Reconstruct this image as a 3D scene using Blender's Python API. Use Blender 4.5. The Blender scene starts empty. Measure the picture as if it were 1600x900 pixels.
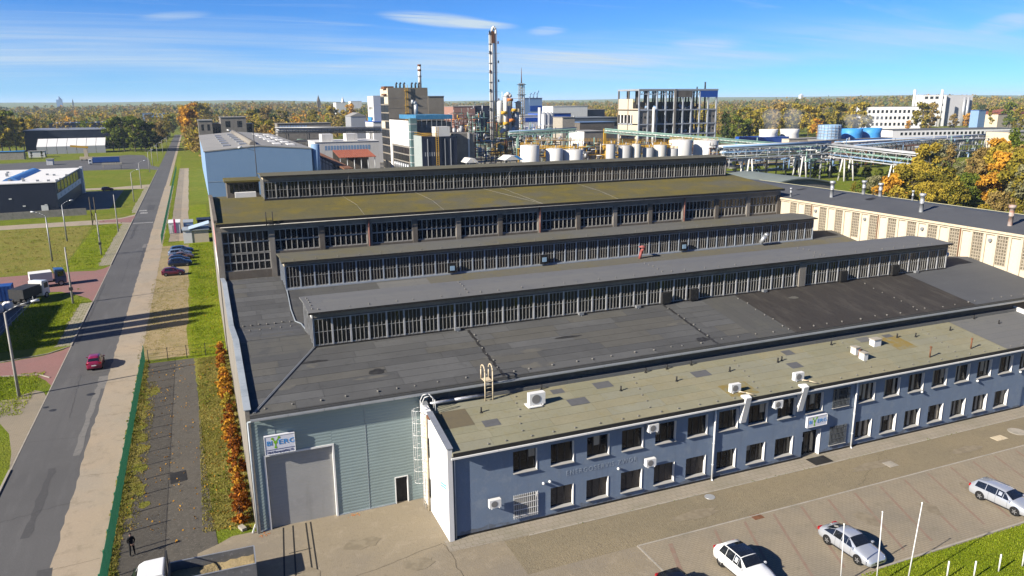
import bpy, math, random
import numpy as np
from mathutils import Vector, Matrix

# ------------------------------------------------------------------ camera
sc = bpy.context.scene
FPX, YAW, PITCH, ROLL, CAMH = 1183.3, 0.39068, 0.24050, -0.00866, 31.0
_f = np.array([math.sin(YAW)*math.cos(PITCH), math.cos(YAW)*math.cos(PITCH), -math.sin(PITCH)])
_r0 = np.array([math.cos(YAW), -math.sin(YAW), 0.0])
_u0 = np.cross(_r0, _f)
_r = _r0*math.cos(ROLL) + _u0*math.sin(ROLL)
_u = -_r0*math.sin(ROLL) + _u0*math.cos(ROLL)
cam_data = bpy.data.cameras.new('camera')
cam_data.sensor_width = 36.0
cam_data.lens = FPX/1600*36
cam_data.clip_start = 0.5
cam_data.clip_end = 60000
cam = bpy.data.objects.new('camera', cam_data)
sc.collection.objects.link(cam)
cam.matrix_world = Matrix(((_r[0], _u[0], -_f[0], 0), (_r[1], _u[1], -_f[1], 0), (_r[2], _u[2], -_f[2], CAMH), (0, 0, 0, 1)))
sc.camera = cam

# ------------------------------------------------------------------ sky, sun, exposure
SUN_EL, SUN_OFF = math.radians(29), math.radians(11.5)     # light travels towards +X, a little towards +Y
world = bpy.data.worlds.new('World'); sc.world = world; world.use_nodes = True
wn = world.node_tree; wn.nodes.clear()
sky = wn.nodes.new('ShaderNodeTexSky'); sky.sky_type = 'NISHITA'; sky.sun_disc = False
sky.sun_elevation = SUN_EL
sky.sun_rotation = math.radians(270) - SUN_OFF
sky.altitude = 3000; sky.air_density = 1.0; sky.dust_density = 0.0; sky.ozone_density = 3.0
tc = wn.nodes.new('ShaderNodeTexCoord')
def wmath(op, a, b=None, clamp=False):
    n = wn.nodes.new('ShaderNodeMath'); n.operation = op; n.use_clamp = clamp
    for i, v in enumerate((a, b)):
        if v is None: continue
        if isinstance(v, (int, float)): n.inputs[i].default_value = v
        else: wn.links.new(v, n.inputs[i])
    return n.outputs[0]
sep = wn.nodes.new('ShaderNodeSeparateXYZ'); wn.links.new(tc.outputs['Generated'], sep.inputs[0])
zc = wmath('MAXIMUM', sep.outputs[2], 0.012)
comb = wn.nodes.new('ShaderNodeCombineXYZ')               # thin cirrus on a flat high layer
zs = wmath('ADD', zc, 0.09)
wn.links.new(wmath('DIVIDE', sep.outputs[0], zs), comb.inputs[0])
wn.links.new(wmath('DIVIDE', sep.outputs[1], zs), comb.inputs[1])
def wnoise(scale, detail, rough, dist, rot, sx, sy, off=0.0):
    mp = wn.nodes.new('ShaderNodeMapping'); mp.inputs['Rotation'].default_value = (0, 0, rot)
    mp.inputs['Scale'].default_value = (sx, sy, 1); mp.inputs['Location'].default_value = (off, off*.7, off*1.3)
    wn.links.new(comb.outputs[0], mp.inputs[0])
    n = wn.nodes.new('ShaderNodeTexNoise'); n.inputs['Scale'].default_value = scale
    n.inputs['Detail'].default_value = detail; n.inputs['Roughness'].default_value = rough; n.inputs['Distortion'].default_value = dist
    wn.links.new(mp.outputs[0], n.inputs['Vector']); return n.outputs['Fac']
def wramp(v, lo, hi):
    n = wn.nodes.new('ShaderNodeMapRange'); n.interpolation_type = 'SMOOTHSTEP'
    n.inputs['From Min'].default_value = lo; n.inputs['From Max'].default_value = hi
    wn.links.new(v, n.inputs['Value']); return n.outputs[0]
big = wramp(wnoise(0.55, 5, .55, .6, -.39, .45, 1.5, 3.1), .52, .80)      # long soft veils
fine = wramp(wnoise(1.9, 7, .62, .9, -.30, .28, 1.7, 7.7), .56, .86)      # small wisps
veil = wmath('MULTIPLY', wramp(wnoise(.35, 4, .5, .4, -.39, .5, 1.3, 1.7), .36, .66), .75)
low = wmath('MULTIPLY', wramp(sep.outputs[2], .01, .05), wmath('SUBTRACT', 1.0, wramp(sep.outputs[2], .06, .115)))
fib2 = wramp(wnoise(1.5, 9, .68, .8, -.40, .30, 2.6, 9.3), .30, .70)
cl = wmath('ADD', wmath('MULTIPLY', big, .10), wmath('ADD', wmath('MULTIPLY', fine, .45), wmath('MULTIPLY', wmath('MULTIPLY', veil, wmath('ADD', .45, wmath('MULTIPLY', fib2, .75))), low)), True)
def wisp(px, py, rx, ry, rot, amt):                        # one feathered cirrus streak around a view direction
    d = _f + _r0*((px-800)/FPX) - _u0*((py-450)/FPX); d = d/np.linalg.norm(d); t_ = np.cross(d, (0, 0, 1)); t_ /= np.linalg.norm(t_); v_ = np.cross(t_, d)
    if v_[2] < 0: v_ = -v_
    c_, s_ = math.cos(rot), math.sin(rot); e1 = (t_*c_+v_*s_)/rx; e2 = (-t_*s_+v_*c_)/ry
    tot = None
    for e in (e1, e2):
        n = wn.nodes.new('ShaderNodeVectorMath'); n.operation = 'DOT_PRODUCT'; n.inputs[1].default_value = tuple(e)
        m2 = wn.nodes.new('ShaderNodeVectorMath'); m2.operation = 'SUBTRACT'; m2.inputs[1].default_value = tuple(d); wn.links.new(tc.outputs['Generated'], m2.inputs[0]); wn.links.new(m2.outputs[0], n.inputs[0])
        q = wmath('MULTIPLY', n.outputs['Value'], n.outputs['Value']); tot = q if tot is None else wmath('ADD', tot, q)
    g = wmath('SUBTRACT', 1.0, wramp(tot, 0.0, 1.0))
    return wmath('MULTIPLY', wmath('MULTIPLY', g, amt), wramp(wfib, .30, .62))
wfib = wnoise(2.6, 8, .65, .5, -.42, .22, 2.2, 5.0)
for a_ in ((690, 30, .085, .010, -.09, .95), (760, 38, .05, .006, -.06, .7), (278, 20, .045, .006, .10, .35), (1105, 72, .05, .008, -.05, .55), (860, 48, .03, .007, .05, .5), (1580, 42, .04, .012, .15, .55), (940, 95, .12, .012, -.03, .4)):
    cl = wmath('ADD', cl, wisp(*a_), True)
mixc = wn.nodes.new('ShaderNodeMix'); mixc.data_type = 'RGBA'
wn.links.new(cl, mixc.inputs['Factor']); 
hs0 = wn.nodes.new('ShaderNodeHueSaturation'); hs0.inputs['Saturation'].default_value = 1.12
wn.links.new(sky.outputs[0], hs0.inputs['Color'])
hs = wn.nodes.new('ShaderNodeMix'); hs.data_type = 'RGBA'; hs.blend_type = 'MULTIPLY'; hs.inputs['Factor'].default_value = 1
wn.links.new(hs0.outputs[0], hs.inputs['A']); hs.inputs['B'].default_value = (.32, .70, 1.14, 1)
wn.links.new(hs.outputs['Result'], mixc.inputs['A'])
mixc.inputs['B'].default_value = (4.7, 5.7, 6.6, 1)
bgn = wn.nodes.new('ShaderNodeBackground'); bgn.inputs['Strength'].default_value = 0.05
wn.links.new(mixc.outputs['Result'], bgn.inputs['Color'])
wo = wn.nodes.new('ShaderNodeOutputWorld'); wn.links.new(bgn.outputs[0], wo.inputs['Surface'])

sun_data = bpy.data.lights.new('sun', 'SUN'); sun_data.energy = 5.0; sun_data.angle = math.radians(.53); sun_data.color = (1.0, .93, .82)
sun = bpy.data.objects.new('sun', sun_data); sc.collection.objects.link(sun)
sun.rotation_euler = Vector((math.cos(SUN_EL)*math.cos(SUN_OFF), math.cos(SUN_EL)*math.sin(SUN_OFF), -math.sin(SUN_EL))).to_track_quat('-Z', 'Y').to_euler()
sc.view_settings.view_transform = 'Standard'; sc.view_settings.look = 'None'
sc.view_settings.exposure = 1.35; sc.view_settings.gamma = 1.0; sc.view_settings.use_curve_mapping = False
sc.render.engine = 'CYCLES'
sc.cycles.max_bounces = 5; sc.cycles.diffuse_bounces = 3; sc.cycles.glossy_bounces = 3; sc.cycles.transmission_bounces = 4; sc.cycles.transparent_max_bounces = 6

# ------------------------------------------------------------------ survey helpers: points of the photograph measured on a known plane
def _ray(px, py): return _f + _r*((px-800)/FPX) - _u*((py-450)/FPX)
def onZ(px, py, z=0.0):
    d = _ray(px, py); t = (z-CAMH)/d[2]; return Vector((d[0]*t, d[1]*t, z))
def onY(px, py, Y):
    d = _ray(px, py); t = Y/d[1]; return Vector((d[0]*t, Y, CAMH+d[2]*t))
def onX(px, py, X):
    d = _ray(px, py); t = X/d[0]; return Vector((X, d[1]*t, CAMH+d[2]*t))

# ------------------------------------------------------------------ materials
ALB = .69          # overall reflectance level of the place
def M(name, base, layers=(), rough=.85, metal=0.0, spec=.25, bump=None, brick=None, coord='pos', ref=None, rl=None):
    """layers: (scale, lo, hi, colour, amount[, stretch xyz]); brick: (w, h, mortar, colour, amount, tint); bump: (scale, strength)"""
    base = tuple(c*ALB for c in base); layers = [l[:3]+(tuple(c*ALB for c in l[3]),)+l[4:] for l in layers]
    if brick: brick = brick[:3]+(tuple(c*ALB for c in brick[3]), brick[4], tuple(c*ALB for c in brick[5]))+brick[6:]
    m = bpy.data.materials.new(name); m.use_nodes = True
    nt = m.node_tree; N = nt.nodes; L = nt.links
    b = N['Principled BSDF']
    b.inputs['Roughness'].default_value = rough; b.inputs['Metallic'].default_value = metal
    b.inputs['Specular IOR Level'].default_value = spec
    base = tuple(base)+(1,)
    if not layers and not bump and not brick:
        b.inputs['Base Color'].default_value = base; m.diffuse_color = base; return m
    if coord == 'pos':
        g = N.new('ShaderNodeNewGeometry'); vec = g.outputs['Position']
    else:
        g = N.new('ShaderNodeTexCoord'); vec = g.outputs['Object']
    cur = None
    def mix(fac, colr):
        nonlocal cur
        x = N.new('ShaderNodeMix'); x.data_type = 'RGBA'
        L.new(fac, x.inputs['Factor'])
        if cur is None: x.inputs['A'].default_value = base
        else: L.new(cur, x.inputs['A'])
        if isinstance(colr, tuple): x.inputs['B'].default_value = colr+(1,)
        else: L.new(colr, x.inputs['B'])
        cur = x.outputs['Result']
    def noise(scale, stretch, detail=6, rgh=.6):
        v = vec
        if stretch:
            mp = N.new('ShaderNodeMapping'); mp.inputs['Scale'].default_value = stretch; L.new(vec, mp.inputs[0]); v = mp.outputs[0]
        n = N.new('ShaderNodeTexNoise'); n.inputs['Scale'].default_value = scale; n.inputs['Detail'].default_value = detail
        n.inputs['Roughness'].default_value = rgh; L.new(v, n.inputs['Vector']); return n.outputs['Fac']
    def mr(v, lo, hi, amt):
        n = N.new('ShaderNodeMapRange'); n.interpolation_type = 'SMOOTHSTEP'
        n.inputs['From Min'].default_value = lo; n.inputs['From Max'].default_value = hi; n.inputs['To Max'].default_value = amt
        L.new(v, n.inputs['Value']); return n.outputs[0]
    bfac = None
    if brick:
        w, h, mo, mc, amt, tint = brick[:6]
        mp = N.new('ShaderNodeMapping'); L.new(vec, mp.inputs[0])
        if len(brick) > 6: mp.inputs['Rotation'].default_value = brick[6]
        bt = N.new('ShaderNodeTexBrick'); L.new(mp.outputs[0], bt.inputs['Vector'])
        bt.inputs['Scale'].default_value = 1; bt.inputs['Brick Width'].default_value = w; bt.inputs['Row Height'].default_value = h
        bt.inputs['Mortar Size'].default_value = mo; bt.inputs['Mortar Smooth'].default_value = .3
        bt.inputs['Color1'].default_value = (0, 0, 0, 1); bt.inputs['Color2'].default_value = (1, 1, 1, 1); bt.inputs['Mortar'].default_value = (0, 0, 0, 1)
        sp = N.new('ShaderNodeSeparateColor'); L.new(bt.outputs['Color'], sp.inputs[0])
        mix(mr(sp.outputs[0], 0, 1, .6), tint)
        bfac = bt.outputs['Fac']
    for l in layers:
        sc_, lo, hi, c, amt = l[:5]
        mix(mr(noise(sc_, l[5] if len(l) > 5 else None), lo, hi, amt), c)
    if bfac is not None: mix(mr(bfac, 0, 1, brick[4]), brick[3])
    if cur is not None: L.new(cur, b.inputs['Base Color'])
    else: b.inputs['Base Color'].default_value = base
    if rl:
        n = mr(noise(rl[0], None), .3, .7, 1); x = N.new('ShaderNodeMapRange'); x.inputs['To Min'].default_value = rl[1]; x.inputs['To Max'].default_value = rl[2]
        L.new(n, x.inputs['Value']); L.new(x.outputs[0], b.inputs['Roughness'])
    if bump:
        bn = N.new('ShaderNodeBump'); bn.inputs['Strength'].default_value = bump[1]; bn.inputs['Distance'].default_value = bump[2] if len(bump) > 2 else .05
        L.new(noise(bump[0], None, 5), bn.inputs['Height']); L.new(bn.outputs[0], b.inputs['Normal'])
    m.diffuse_color = base
    return m

# ------------------------------------------------------------------ mesh helpers
ORG = {}
def link(o): sc.collection.objects.link(o); return o
def tag(o, label=None, cat=None, group=None, kind=None):
    if label: o['label'] = label
    if cat: o['category'] = cat
    if group: o['group'] = group
    if kind: o['kind'] = kind
    return o
def empty(name, loc, label=None, cat=None, group=None):
    o = bpy.data.objects.new(name, None); o.empty_display_size = .5; link(o)
    o.location = loc; ORG[o] = Vector(loc); return tag(o, label, cat, group)
class MB:
    def __init__(s): s.v = []; s.f = []; s.m = []; s.sm = []; s.cm = 0; s.smooth = False
    def face(s, *pts):
        i = len(s.v); s.v += [tuple(p) for p in pts]; s.f.append(tuple(range(i, i+len(pts)))); s.m.append(s.cm); s.sm.append(s.smooth); return s
    def mesh(s, vs, fs, smooth=False):
        i = len(s.v); s.v += [tuple(p) for p in vs]
        for f in fs: s.f.append(tuple(i+k for k in f)); s.m.append(s.cm); s.sm.append(smooth)
        return s
    def box(s, x0, x1, y0, y1, z0, z1):
        vs = [(x0, y0, z0), (x1, y0, z0), (x1, y1, z0), (x0, y1, z0), (x0, y0, z1), (x1, y0, z1), (x1, y1, z1), (x0, y1, z1)]
        return s.mesh(vs, [(0, 3, 2, 1), (4, 5, 6, 7), (0, 1, 5, 4), (1, 2, 6, 5), (2, 3, 7, 6), (3, 0, 4, 7)])
    def bar(s, p, q, w, h=None, up=(0, 0, 1)):
        """square bar from p to q"""
        p = Vector(p); q = Vector(q); h = h or w; d = (q-p).normalized(); u = Vector(up)
        if abs(d.dot(u)) > .98: u = Vector((0, 1, 0))
        a = d.cross(u).normalized()*w/2; b = a.cross(d).normalized()*h/2
        vs = [p-a-b, p+a-b, p+a+b, p-a+b, q-a-b, q+a-b, q+a+b, q-a+b]
        return s.mesh(vs, [(0, 3, 2, 1), (4, 5, 6, 7), (0, 1, 5, 4), (1, 2, 6, 5), (2, 3, 7, 6), (3, 0, 4, 7)])
    def cyl(s, p, q, r, r2=None, n=12, caps=True, smooth=True):
        p = Vector(p); q = Vector(q); r2 = r if r2 is None else r2; d = (q-p).normalized()
        u = Vector((0, 0, 1)) if abs(d.z) < .95 else Vector((1, 0, 0))
        a = d.cross(u).normalized(); b = d.cross(a).normalized()
        cs = [(math.cos(2*math.pi*k/n), math.sin(2*math.pi*k/n)) for k in range(n)]
        vs = [p+a*(c*r)+b*(t*r) for c, t in cs]+[q+a*(c*r2)+b*(t*r2) for c, t in cs]
        fs = [(k, (k+1) % n, n+(k+1) % n, n+k) for k in range(n)]
        s.mesh(vs, fs, smooth)
        if caps:
            i = len(s.v)-2*n
            s.f.append(tuple(i+k for k in reversed(range(n)))); s.m.append(s.cm); s.sm.append(False)
            s.f.append(tuple(i+n+k for k in range(n))); s.m.append(s.cm); s.sm.append(False)
        return s
    def tube(s, pts, r, n=8):
        for a, b in zip(pts[:-1], pts[1:]): s.cyl(a, b, r, n=n)
        return s
    def prism(s, poly, axis, a, b):
        """poly in the two other axes, extruded along axis from a to b"""
        def P(t, c): return {'x': (c, t[0], t[1]), 'y': (t[0], c, t[1]), 'z': (t[0], t[1], c)}[axis]
        n = len(poly); vs = [P(t, a) for t in poly]+[P(t, b) for t in poly]
        return s.mesh(vs, [tuple(range(n)), tuple(range(2*n-1, n-1, -1))]+[(k, n+k, n+(k+1) % n, (k+1) % n) for k in range(n)])
    def lathe(s, prof, c=(0, 0, 0), n=16, smooth=True):
        vs = []; fs = []
        for r, z in prof:
            for k in range(n): vs.append((c[0]+r*math.cos(2*math.pi*k/n), c[1]+r*math.sin(2*math.pi*k/n), c[2]+z))
        for j in range(len(prof)-1):
            for k in range(n): fs.append((j*n+k, j*n+(k+1) % n, (j+1)*n+(k+1) % n, (j+1)*n+k))
        return s.mesh(vs, fs, smooth)
    def data(s, name, mats, org=(0, 0, 0)):
        me = bpy.data.meshes.new(name)
        o = Vector(org); me.from_pydata([(v[0]-o.x, v[1]-o.y, v[2]-o.z) for v in s.v], [], s.f)
        mats = mats if isinstance(mats, (list, tuple)) else [mats]
        for m in mats: me.materials.append(m)
        me.polygons.foreach_set('material_index', s.m); me.polygons.foreach_set('use_smooth', s.sm)
        me.update(); return me
    def build(s, name, mats, parent=None, label=None, cat=None, group=None, kind=None, fix=True):
        if parent is not None: org = ORG[parent]
        else:
            a = np.array(s.v); org = Vector(((a[:, 0].min()+a[:, 0].max())/2, (a[:, 1].min()+a[:, 1].max())/2, a[:, 2].min()))
        me = s.data(name, mats, org)
        if fix:
            import bmesh
            bm = bmesh.new(); bm.from_mesh(me); bmesh.ops.recalc_face_normals(bm, faces=bm.faces); bm.to_mesh(me); bm.free()
        o = bpy.data.objects.new(name, me); link(o)
        if parent is not None: o.parent = parent
        else: o.location = org
        ORG[o] = org
        return tag(o, label, cat, group, kind)
def place(name, me, parent, loc, rot=None, scale=None):
    """one more object on shared mesh data"""
    o = bpy.data.objects.new(name, me); link(o); o.parent = parent
    base = ORG[parent]; o.location = Vector(loc)-base; ORG[o] = Vector(loc)
    if rot: o.rotation_euler = rot
    if scale: o.scale = scale
    return o
def copy_tree(o, parent=None):
    c = o.copy(); sc.collection.objects.link(c); c.parent = parent
    for ch in o.children: copy_tree(ch, c)
    return c
def text_mesh(body, size, extrude=.01, spacing=1.0, shear=0.0, xs=1.0):
    cu = bpy.data.curves.new('lettering', 'FONT'); cu.body = body; cu.size = size; cu.extrude = extrude; cu.space_character = spacing; cu.shear = shear
    cu.align_x = 'CENTER'; cu.align_y = 'CENTER'; cu.resolution_u = 3
    t = bpy.data.objects.new('lettering', cu); link(t)
    me = bpy.data.meshes.new_from_object(t.evaluated_get(bpy.context.evaluated_depsgraph_get()))
    bpy.data.objects.remove(t); me.name = 'lettering'
    return me
R = random.Random(7)
# ------------------------------------------------------------------ shared materials
m_grass = M('grass', (.075, .115, .016), [(.05, .35, .7, (.13, .13, .035), .8), (.35, .4, .7, (.045, .085, .010), .8), (2.2, .45, .75, (.13, .16, .03), .6), (9, .45, .75, (.03, .055, .008), .7)], rough=.95, spec=.05, bump=(5, .9, .25))
m_lawn = M('lawn_grass', (.22, .27, .012), [(.12, .4, .7, (.28, .26, .045), .7), (.7, .42, .7, (.125, .185, .010), .75), (3, .5, .7, (.29, .31, .04), .6), (8, .45, .72, (.05, .08, .007), .7)], rough=.95, spec=.05, bump=(7, .9, .2))
m_drygrass = M('dry_grass', (.26, .235, .05), [(.25, .4, .68, (.18, .215, .025), .85), (1.5, .45, .7, (.34, .27, .10), .7), (7, .45, .7, (.08, .08, .015), .7)], rough=.95, spec=.05, bump=(6, .9, .2))
m_asphalt = M('asphalt', (.112, .108, .104), [(.55, .5, .7, (.085, .082, .080), .6, (1, .03, 1)), (.08, .4, .65, (.088, .085, .082), .8), (.9, .5, .72, (.15, .145, .14), .5, (1, .12, 1)), (14, .4, .7, (.07, .07, .07), .6), (60, .45, .7, (.2, .2, .2), .35)], rough=.82, bump=(40, .4, .02))
m_darkasphalt = M('coarse_asphalt', (.092, .082, .066), [(1.1, .5, .7, (.055, .05, .042), .7), (4.5, .5, .68, (.16, .145, .12), .7), (.2, .45, .7, (.115, .10, .078), .8), (2.5, .52, .75, (.13, .12, .10), .6), (8, .55, .72, (.02, .02, .02), .7), (30, .5, .75, (.2, .19, .17), .45)], rough=.9, bump=(18, .7, .05))
m_verge = M('dusty_concrete', (.38, .305, .215), [(.35, .5, .7, (.27, .22, .15), .6, (1, .25, 1)), (.12, .4, .66, (.33, .285, .22), .8), (.8, .5, .74, (.22, .18, .125), .6), (5, .5, .75, (.46, .38, .28), .5), (25, .5, .75, (.2, .17, .13), .4)], rough=.9, bump=(12, .4, .03))
m_sand = M('trodden_sand', (.34, .26, .135), [(.3, .42, .68, (.24, .20, .09), .85), (1.6, .5, .72, (.40, .31, .18), .7), (7, .5, .72, (.14, .12, .05), .7)], rough=.95, bump=(8, .8, .1))
m_redpave = M('red_paving', (.30, .155, .135), [(.3, .4, .7, (.24, .14, .12), .7), (4, .5, .75, (.36, .21, .18), .5)], brick=(.2, .1, .008, (.12, .08, .07), .5, (.26, .12, .11)), rough=.88)
m_greypave = M('grey_paving', (.30, .248, .172), [(.2, .4, .7, (.23, .20, .15), .8), (5, .5, .75, (.34, .285, .21), .5), (1.2, .52, .75, (.2, .175, .12), .6)], brick=(.4, .2, .018, (.14, .125, .10), .6, (.32, .268, .19)), rough=.88)
m_bars = M('grimy_glazing_bars', (.34, .33, .31), [(2, .45, .7, (.20, .19, .17), .7), (6, .55, .72, (.26, .24, .21), .6)], rough=.8)
m_cobble = M('cobbled_concrete', (.275, .225, .14), [(.1, .4, .65, (.225, .19, .125), .8), (.6, .5, .75, (.31, .255, .165), .6), (3, .5, .72, (.19, .15, .10), .6), (16, .42, .7, (.13, .105, .07), .6)], rough=.9, bump=(10, .8, .06))
m_yard = M('worn_concrete_yard', (.285, .235, .16), [(.15, .4, .66, (.24, .205, .155), .8), (.9, .5, .72, (.36, .30, .215), .6), (4, .52, .74, (.20, .165, .115), .6), (22, .5, .75, (.15, .125, .09), .5)], rough=.9, bump=(14, .6, .04))
m_walk = M('walkway_slabs', (.31, .27, .215), [(.3, .4, .7, (.24, .215, .16), .8), (2.5, .5, .75, (.19, .18, .11), .5), (18, .5, .75, (.38, .33, .26), .4)], brick=(.5, .5, .02, (.16, .14, .09), .7, (.34, .29, .22)), rough=.9)
m_redline = M('red_bay_bricks', (.265, .18, .13), [(1.5, .4, .7, (.26, .215, .16), .9), (12, .45, .7, (.2, .12, .10), .6)], rough=.88)
m_kerb = M('kerb_concrete', (.38, .34, .28), [(1.2, .4, .7, (.27, .25, .2), .8), (9, .5, .7, (.45, .41, .35), .5)], rough=.9)
m_concrete = M('weathered_concrete', (.26, .235, .20), [(.5, .4, .7, (.18, .165, .14), .8), (2.0, .5, .75, (.32, .29, .25), .6, (1, 1, .2)), (9, .5, .72, (.15, .135, .115), .5)], rough=.9, bump=(6, .4, .03))
m_towerconcrete = M('grey_brown_concrete', (.265, .235, .19), [(.15, .4, .7, (.19, .16, .12), .8), (.8, .5, .75, (.29, .245, .19), .6, (1, 1, .25)), (4, .5, .72, (.16, .135, .105), .5)], rough=.92)
m_darkconcrete = M('sooty_concrete', (.15, .13, .108), [(.35, .4, .7, (.105, .092, .078), .8), (1.2, .5, .75, (.21, .185, .155), .6, (1, 1, .25)), (7, .5, .72, (.08, .07, .06), .5)], rough=.92, bump=(6, .4, .03))
m_bitumen = M('bitumen_sheets', (.092, .092, .089), [(.07, .4, .65, (.108, .104, .088), .8), (.25, .55, .72, (.055, .055, .055), .6, (1, .5, 1)), (.5, .5, .72, (.062, .064, .068), .7), (3, .5, .7, (.11, .105, .092), .5), (25, .45, .7, (.05, .05, .05), .5)], brick=(5.2, 1.0, .022, (.03, .03, .03), .75, (.095, .096, .098)), rough=.78, bump=(30, .3, .02))
m_bitumen2 = M('grey_felt', (.158, .157, .150), [(.08, .4, .65, (.175, .172, .16), .7), (.7, .5, .75, (.122, .126, .134), .7), (20, .45, .7, (.08, .08, .08), .4)], brick=(9, 1.0, .02, (.05, .05, .05), .5, (.14, .14, .14)), rough=.78, bump=(30, .3, .02))
m_blackfelt = M('blackened_felt', (.040, .035, .031), [(.8, .45, .7, (.075, .066, .056), .8, (1, .25, 1)), (3, .5, .72, (.022, .02, .019), .8, (1, .3, 1)), (14, .5, .75, (.10, .085, .07), .35)], rough=.85, bump=(16, .5, .03))
m_mossfelt = M('mossy_felt', (.125, .105, .030), [(.045, .46, .64, (.115, .108, .085), .8, (1, 2, 1)), (.3, .44, .68, (.175, .135, .016), .85), (1.6, .5, .72, (.075, .072, .03), .6), (10, .5, .72, (.05, .045, .02), .5)], brick=(6, 1.0, .02, (.05, .045, .03), .4, (.11, .10, .05)), rough=.92, bump=(12, .5, .04))
m_palefelt = M('pale_green_felt', (.26, .24, .152), [(.1, .42, .66, (.215, .207, .145), .8), (.35, .55, .75, (.25, .19, .07), .7), (1.8, .5, .72, (.275, .245, .155), .6), (22, .5, .72, (.15, .14, .09), .45)], brick=(5, 1.0, .02, (.14, .13, .09), .6, (.25, .23, .15)), rough=.85, bump=(25, .3, .02))
m_patch = M('grey_felt_patch', (.115, .115, .118), [(3, .45, .7, (.09, .09, .09), .7)], rough=.8)
m_beigefelt = M('dark_grey_felt', (.092, .095, .10), [(.2, .4, .7, (.075, .078, .085), .7), (6, .62, .72, (.22, .22, .23), .5), (25, .5, .7, (.06, .06, .065), .4)], brick=(10, 1.0, .018, (.055, .055, .06), .4, (.10, .103, .108)), rough=.75)
m_teal = M('blue_green_cladding', (.285, .36, .352), [(.25, .4, .7, (.24, .30, .285), .6), (1.5, .55, .75, (.21, .255, .235), .4, (.4, 1, 2)), (.6, .6, .8, (.30, .38, .36), .5)], rough=.55, spec=.4)
m_blueplaster = M('blue_plaster', (.192, .252, .345), [(3.2, .55, .75, (.15, .19, .26), .55, (1, 1, .05)), (.3, .4, .7, (.20, .25, .325), .7), (1.4, .48, .72, (.27, .315, .37), .6), (1.1, .5, .72, (.165, .21, .285), .7, (1, 1, .12)), (5, .5, .7, (.19, .235, .30), .5), (16, .45, .7, (.155, .20, .27), .5)], rough=.9, bump=(25, .5, .03))
m_white = M('white_paint', (.78, .77, .74), [(1.2, .5, .75, (.68, .67, .63), .5), (6, .55, .75, (.72, .70, .64), .5)], rough=.6)
m_whitewall = M('white_render', (.75, .74, .72), [(.5, .45, .7, (.64, .63, .60), .5, (1, 1, .3)), (4, .5, .75, (.7, .69, .66), .5)], rough=.85)
m_cream = M('cream_render', (.60, .51, .375), [(.3, .42, .7, (.58, .49, .36), .7), (1.5, .5, .75, (.50, .42, .31), .5, (1, 1, .3)), (8, .5, .72, (.7, .62, .48), .5)], rough=.9, bump=(10, .3, .02))
m_cream2 = M('yellowed_cream_panel', (.62, .535, .40), [(.5, .45, .7, (.62, .54, .40), .6), (5, .5, .72, (.72, .65, .52), .5)], rough=.9)
m_glassdark = M('dark_glass', (.012, .014, .017), [(.9, .45, .7, (.03, .032, .034), .8)], rough=.12, spec=.5)
m_dirtyglass = M('dirty_glass', (.012, .012, .011), [(.9, .45, .66, (.032, .028, .022), .9), (5, .5, .7, (.012, .012, .013), .6)], rough=.35, spec=.4)
m_brownglass = M('brown_grimy_glass', (.024, .019, .014), [(.7, .42, .66, (.055, .043, .029), .9, (1, 1, .5)), (5, .5, .7, (.02, .016, .012), .6)], rough=.4, spec=.4)
m_blind = M('window_blinds', (.16, .135, .115), [(.8, .4, .7, (.09, .075, .065), .8)], rough=.6)
m_curtain = M('pale_curtain', (.42, .37, .29), [(5, .4, .7, (.25, .21, .16), .8, (1, 1, .1))], rough=.8)
m_winframe = M('dark_window_frame', (.035, .03, .028), rough=.5)
m_frame_pale = M('chalky_steel_posts', (.44, .445, .45), [(1.5, .45, .7, (.30, .30, .30), .8), (5, .55, .75, (.2, .14, .10), .6)], rough=.7)
m_frame_blue = M('chalky_blue_posts', (.36, .40, .45), [(1.5, .45, .7, (.27, .31, .37), .8), (5, .58, .75, (.22, .15, .10), .6)], rough=.7)
m_frame_old = M('old_concrete_bars', (.40, .385, .35), [(1.5, .45, .7, (.29, .275, .25), .8), (5, .55, .75, (.24, .13, .09), .5)], rough=.85)
m_flash = M('black_flashing', (.022, .021, .02), [(3, .5, .7, (.05, .045, .04), .6)], rough=.7)
m_zinc = M('zinc_sheet', (.50, .52, .54), [(1.2, .45, .7, (.40, .42, .44), .6)], rough=.42, metal=.6, spec=.5)
m_coping = M('pale_coping_metal', (.40, .44, .47), [(.8, .42, .7, (.28, .32, .35), .8), (4, .5, .7, (.46, .49, .50), .5)], rough=.6, metal=.2)
m_steel = M('galvanised_steel', (.36, .37, .38), [(3, .45, .7, (.28, .28, .28), .6)], rough=.5, metal=.5)
m_darksteel = M('dark_steel', (.045, .047, .05), [(3, .45, .7, (.08, .07, .065), .6)], rough=.6, metal=.3)
m_rust = M('rusty_steel', (.20, .085, .04), [(3, .4, .7, (.10, .05, .03), .8)], rough=.9)
m_creampaint = M('cream_paint', (.62, .52, .36), [(4, .5, .72, (.40, .22, .10), .5)], rough=.7)
m_yellow = M('yellow_paint', (.62, .36, .03), [(3, .5, .75, (.42, .24, .04), .6)], rough=.6)
m_orange = M('orange_paint', (.60, .20, .04), rough=.6)
m_green = M('green_mesh_paint', (.03, .20, .10), [(3, .45, .7, (.05, .26, .15), .6)], rough=.6)
m_greensteel = M('pale_green_steel', (.22, .36, .30), [(2, .45, .7, (.15, .25, .2), .6)], rough=.6)
m_brightblue = M('bright_blue_paint', (.05, .27, .62), [(.6, .45, .7, (.07, .33, .68), .6)], rough=.5)
m_royal = M('royal_blue_sheet', (.012, .075, .36), [(.6, .45, .7, (.015, .09, .42), .6)], rough=.5)
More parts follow.
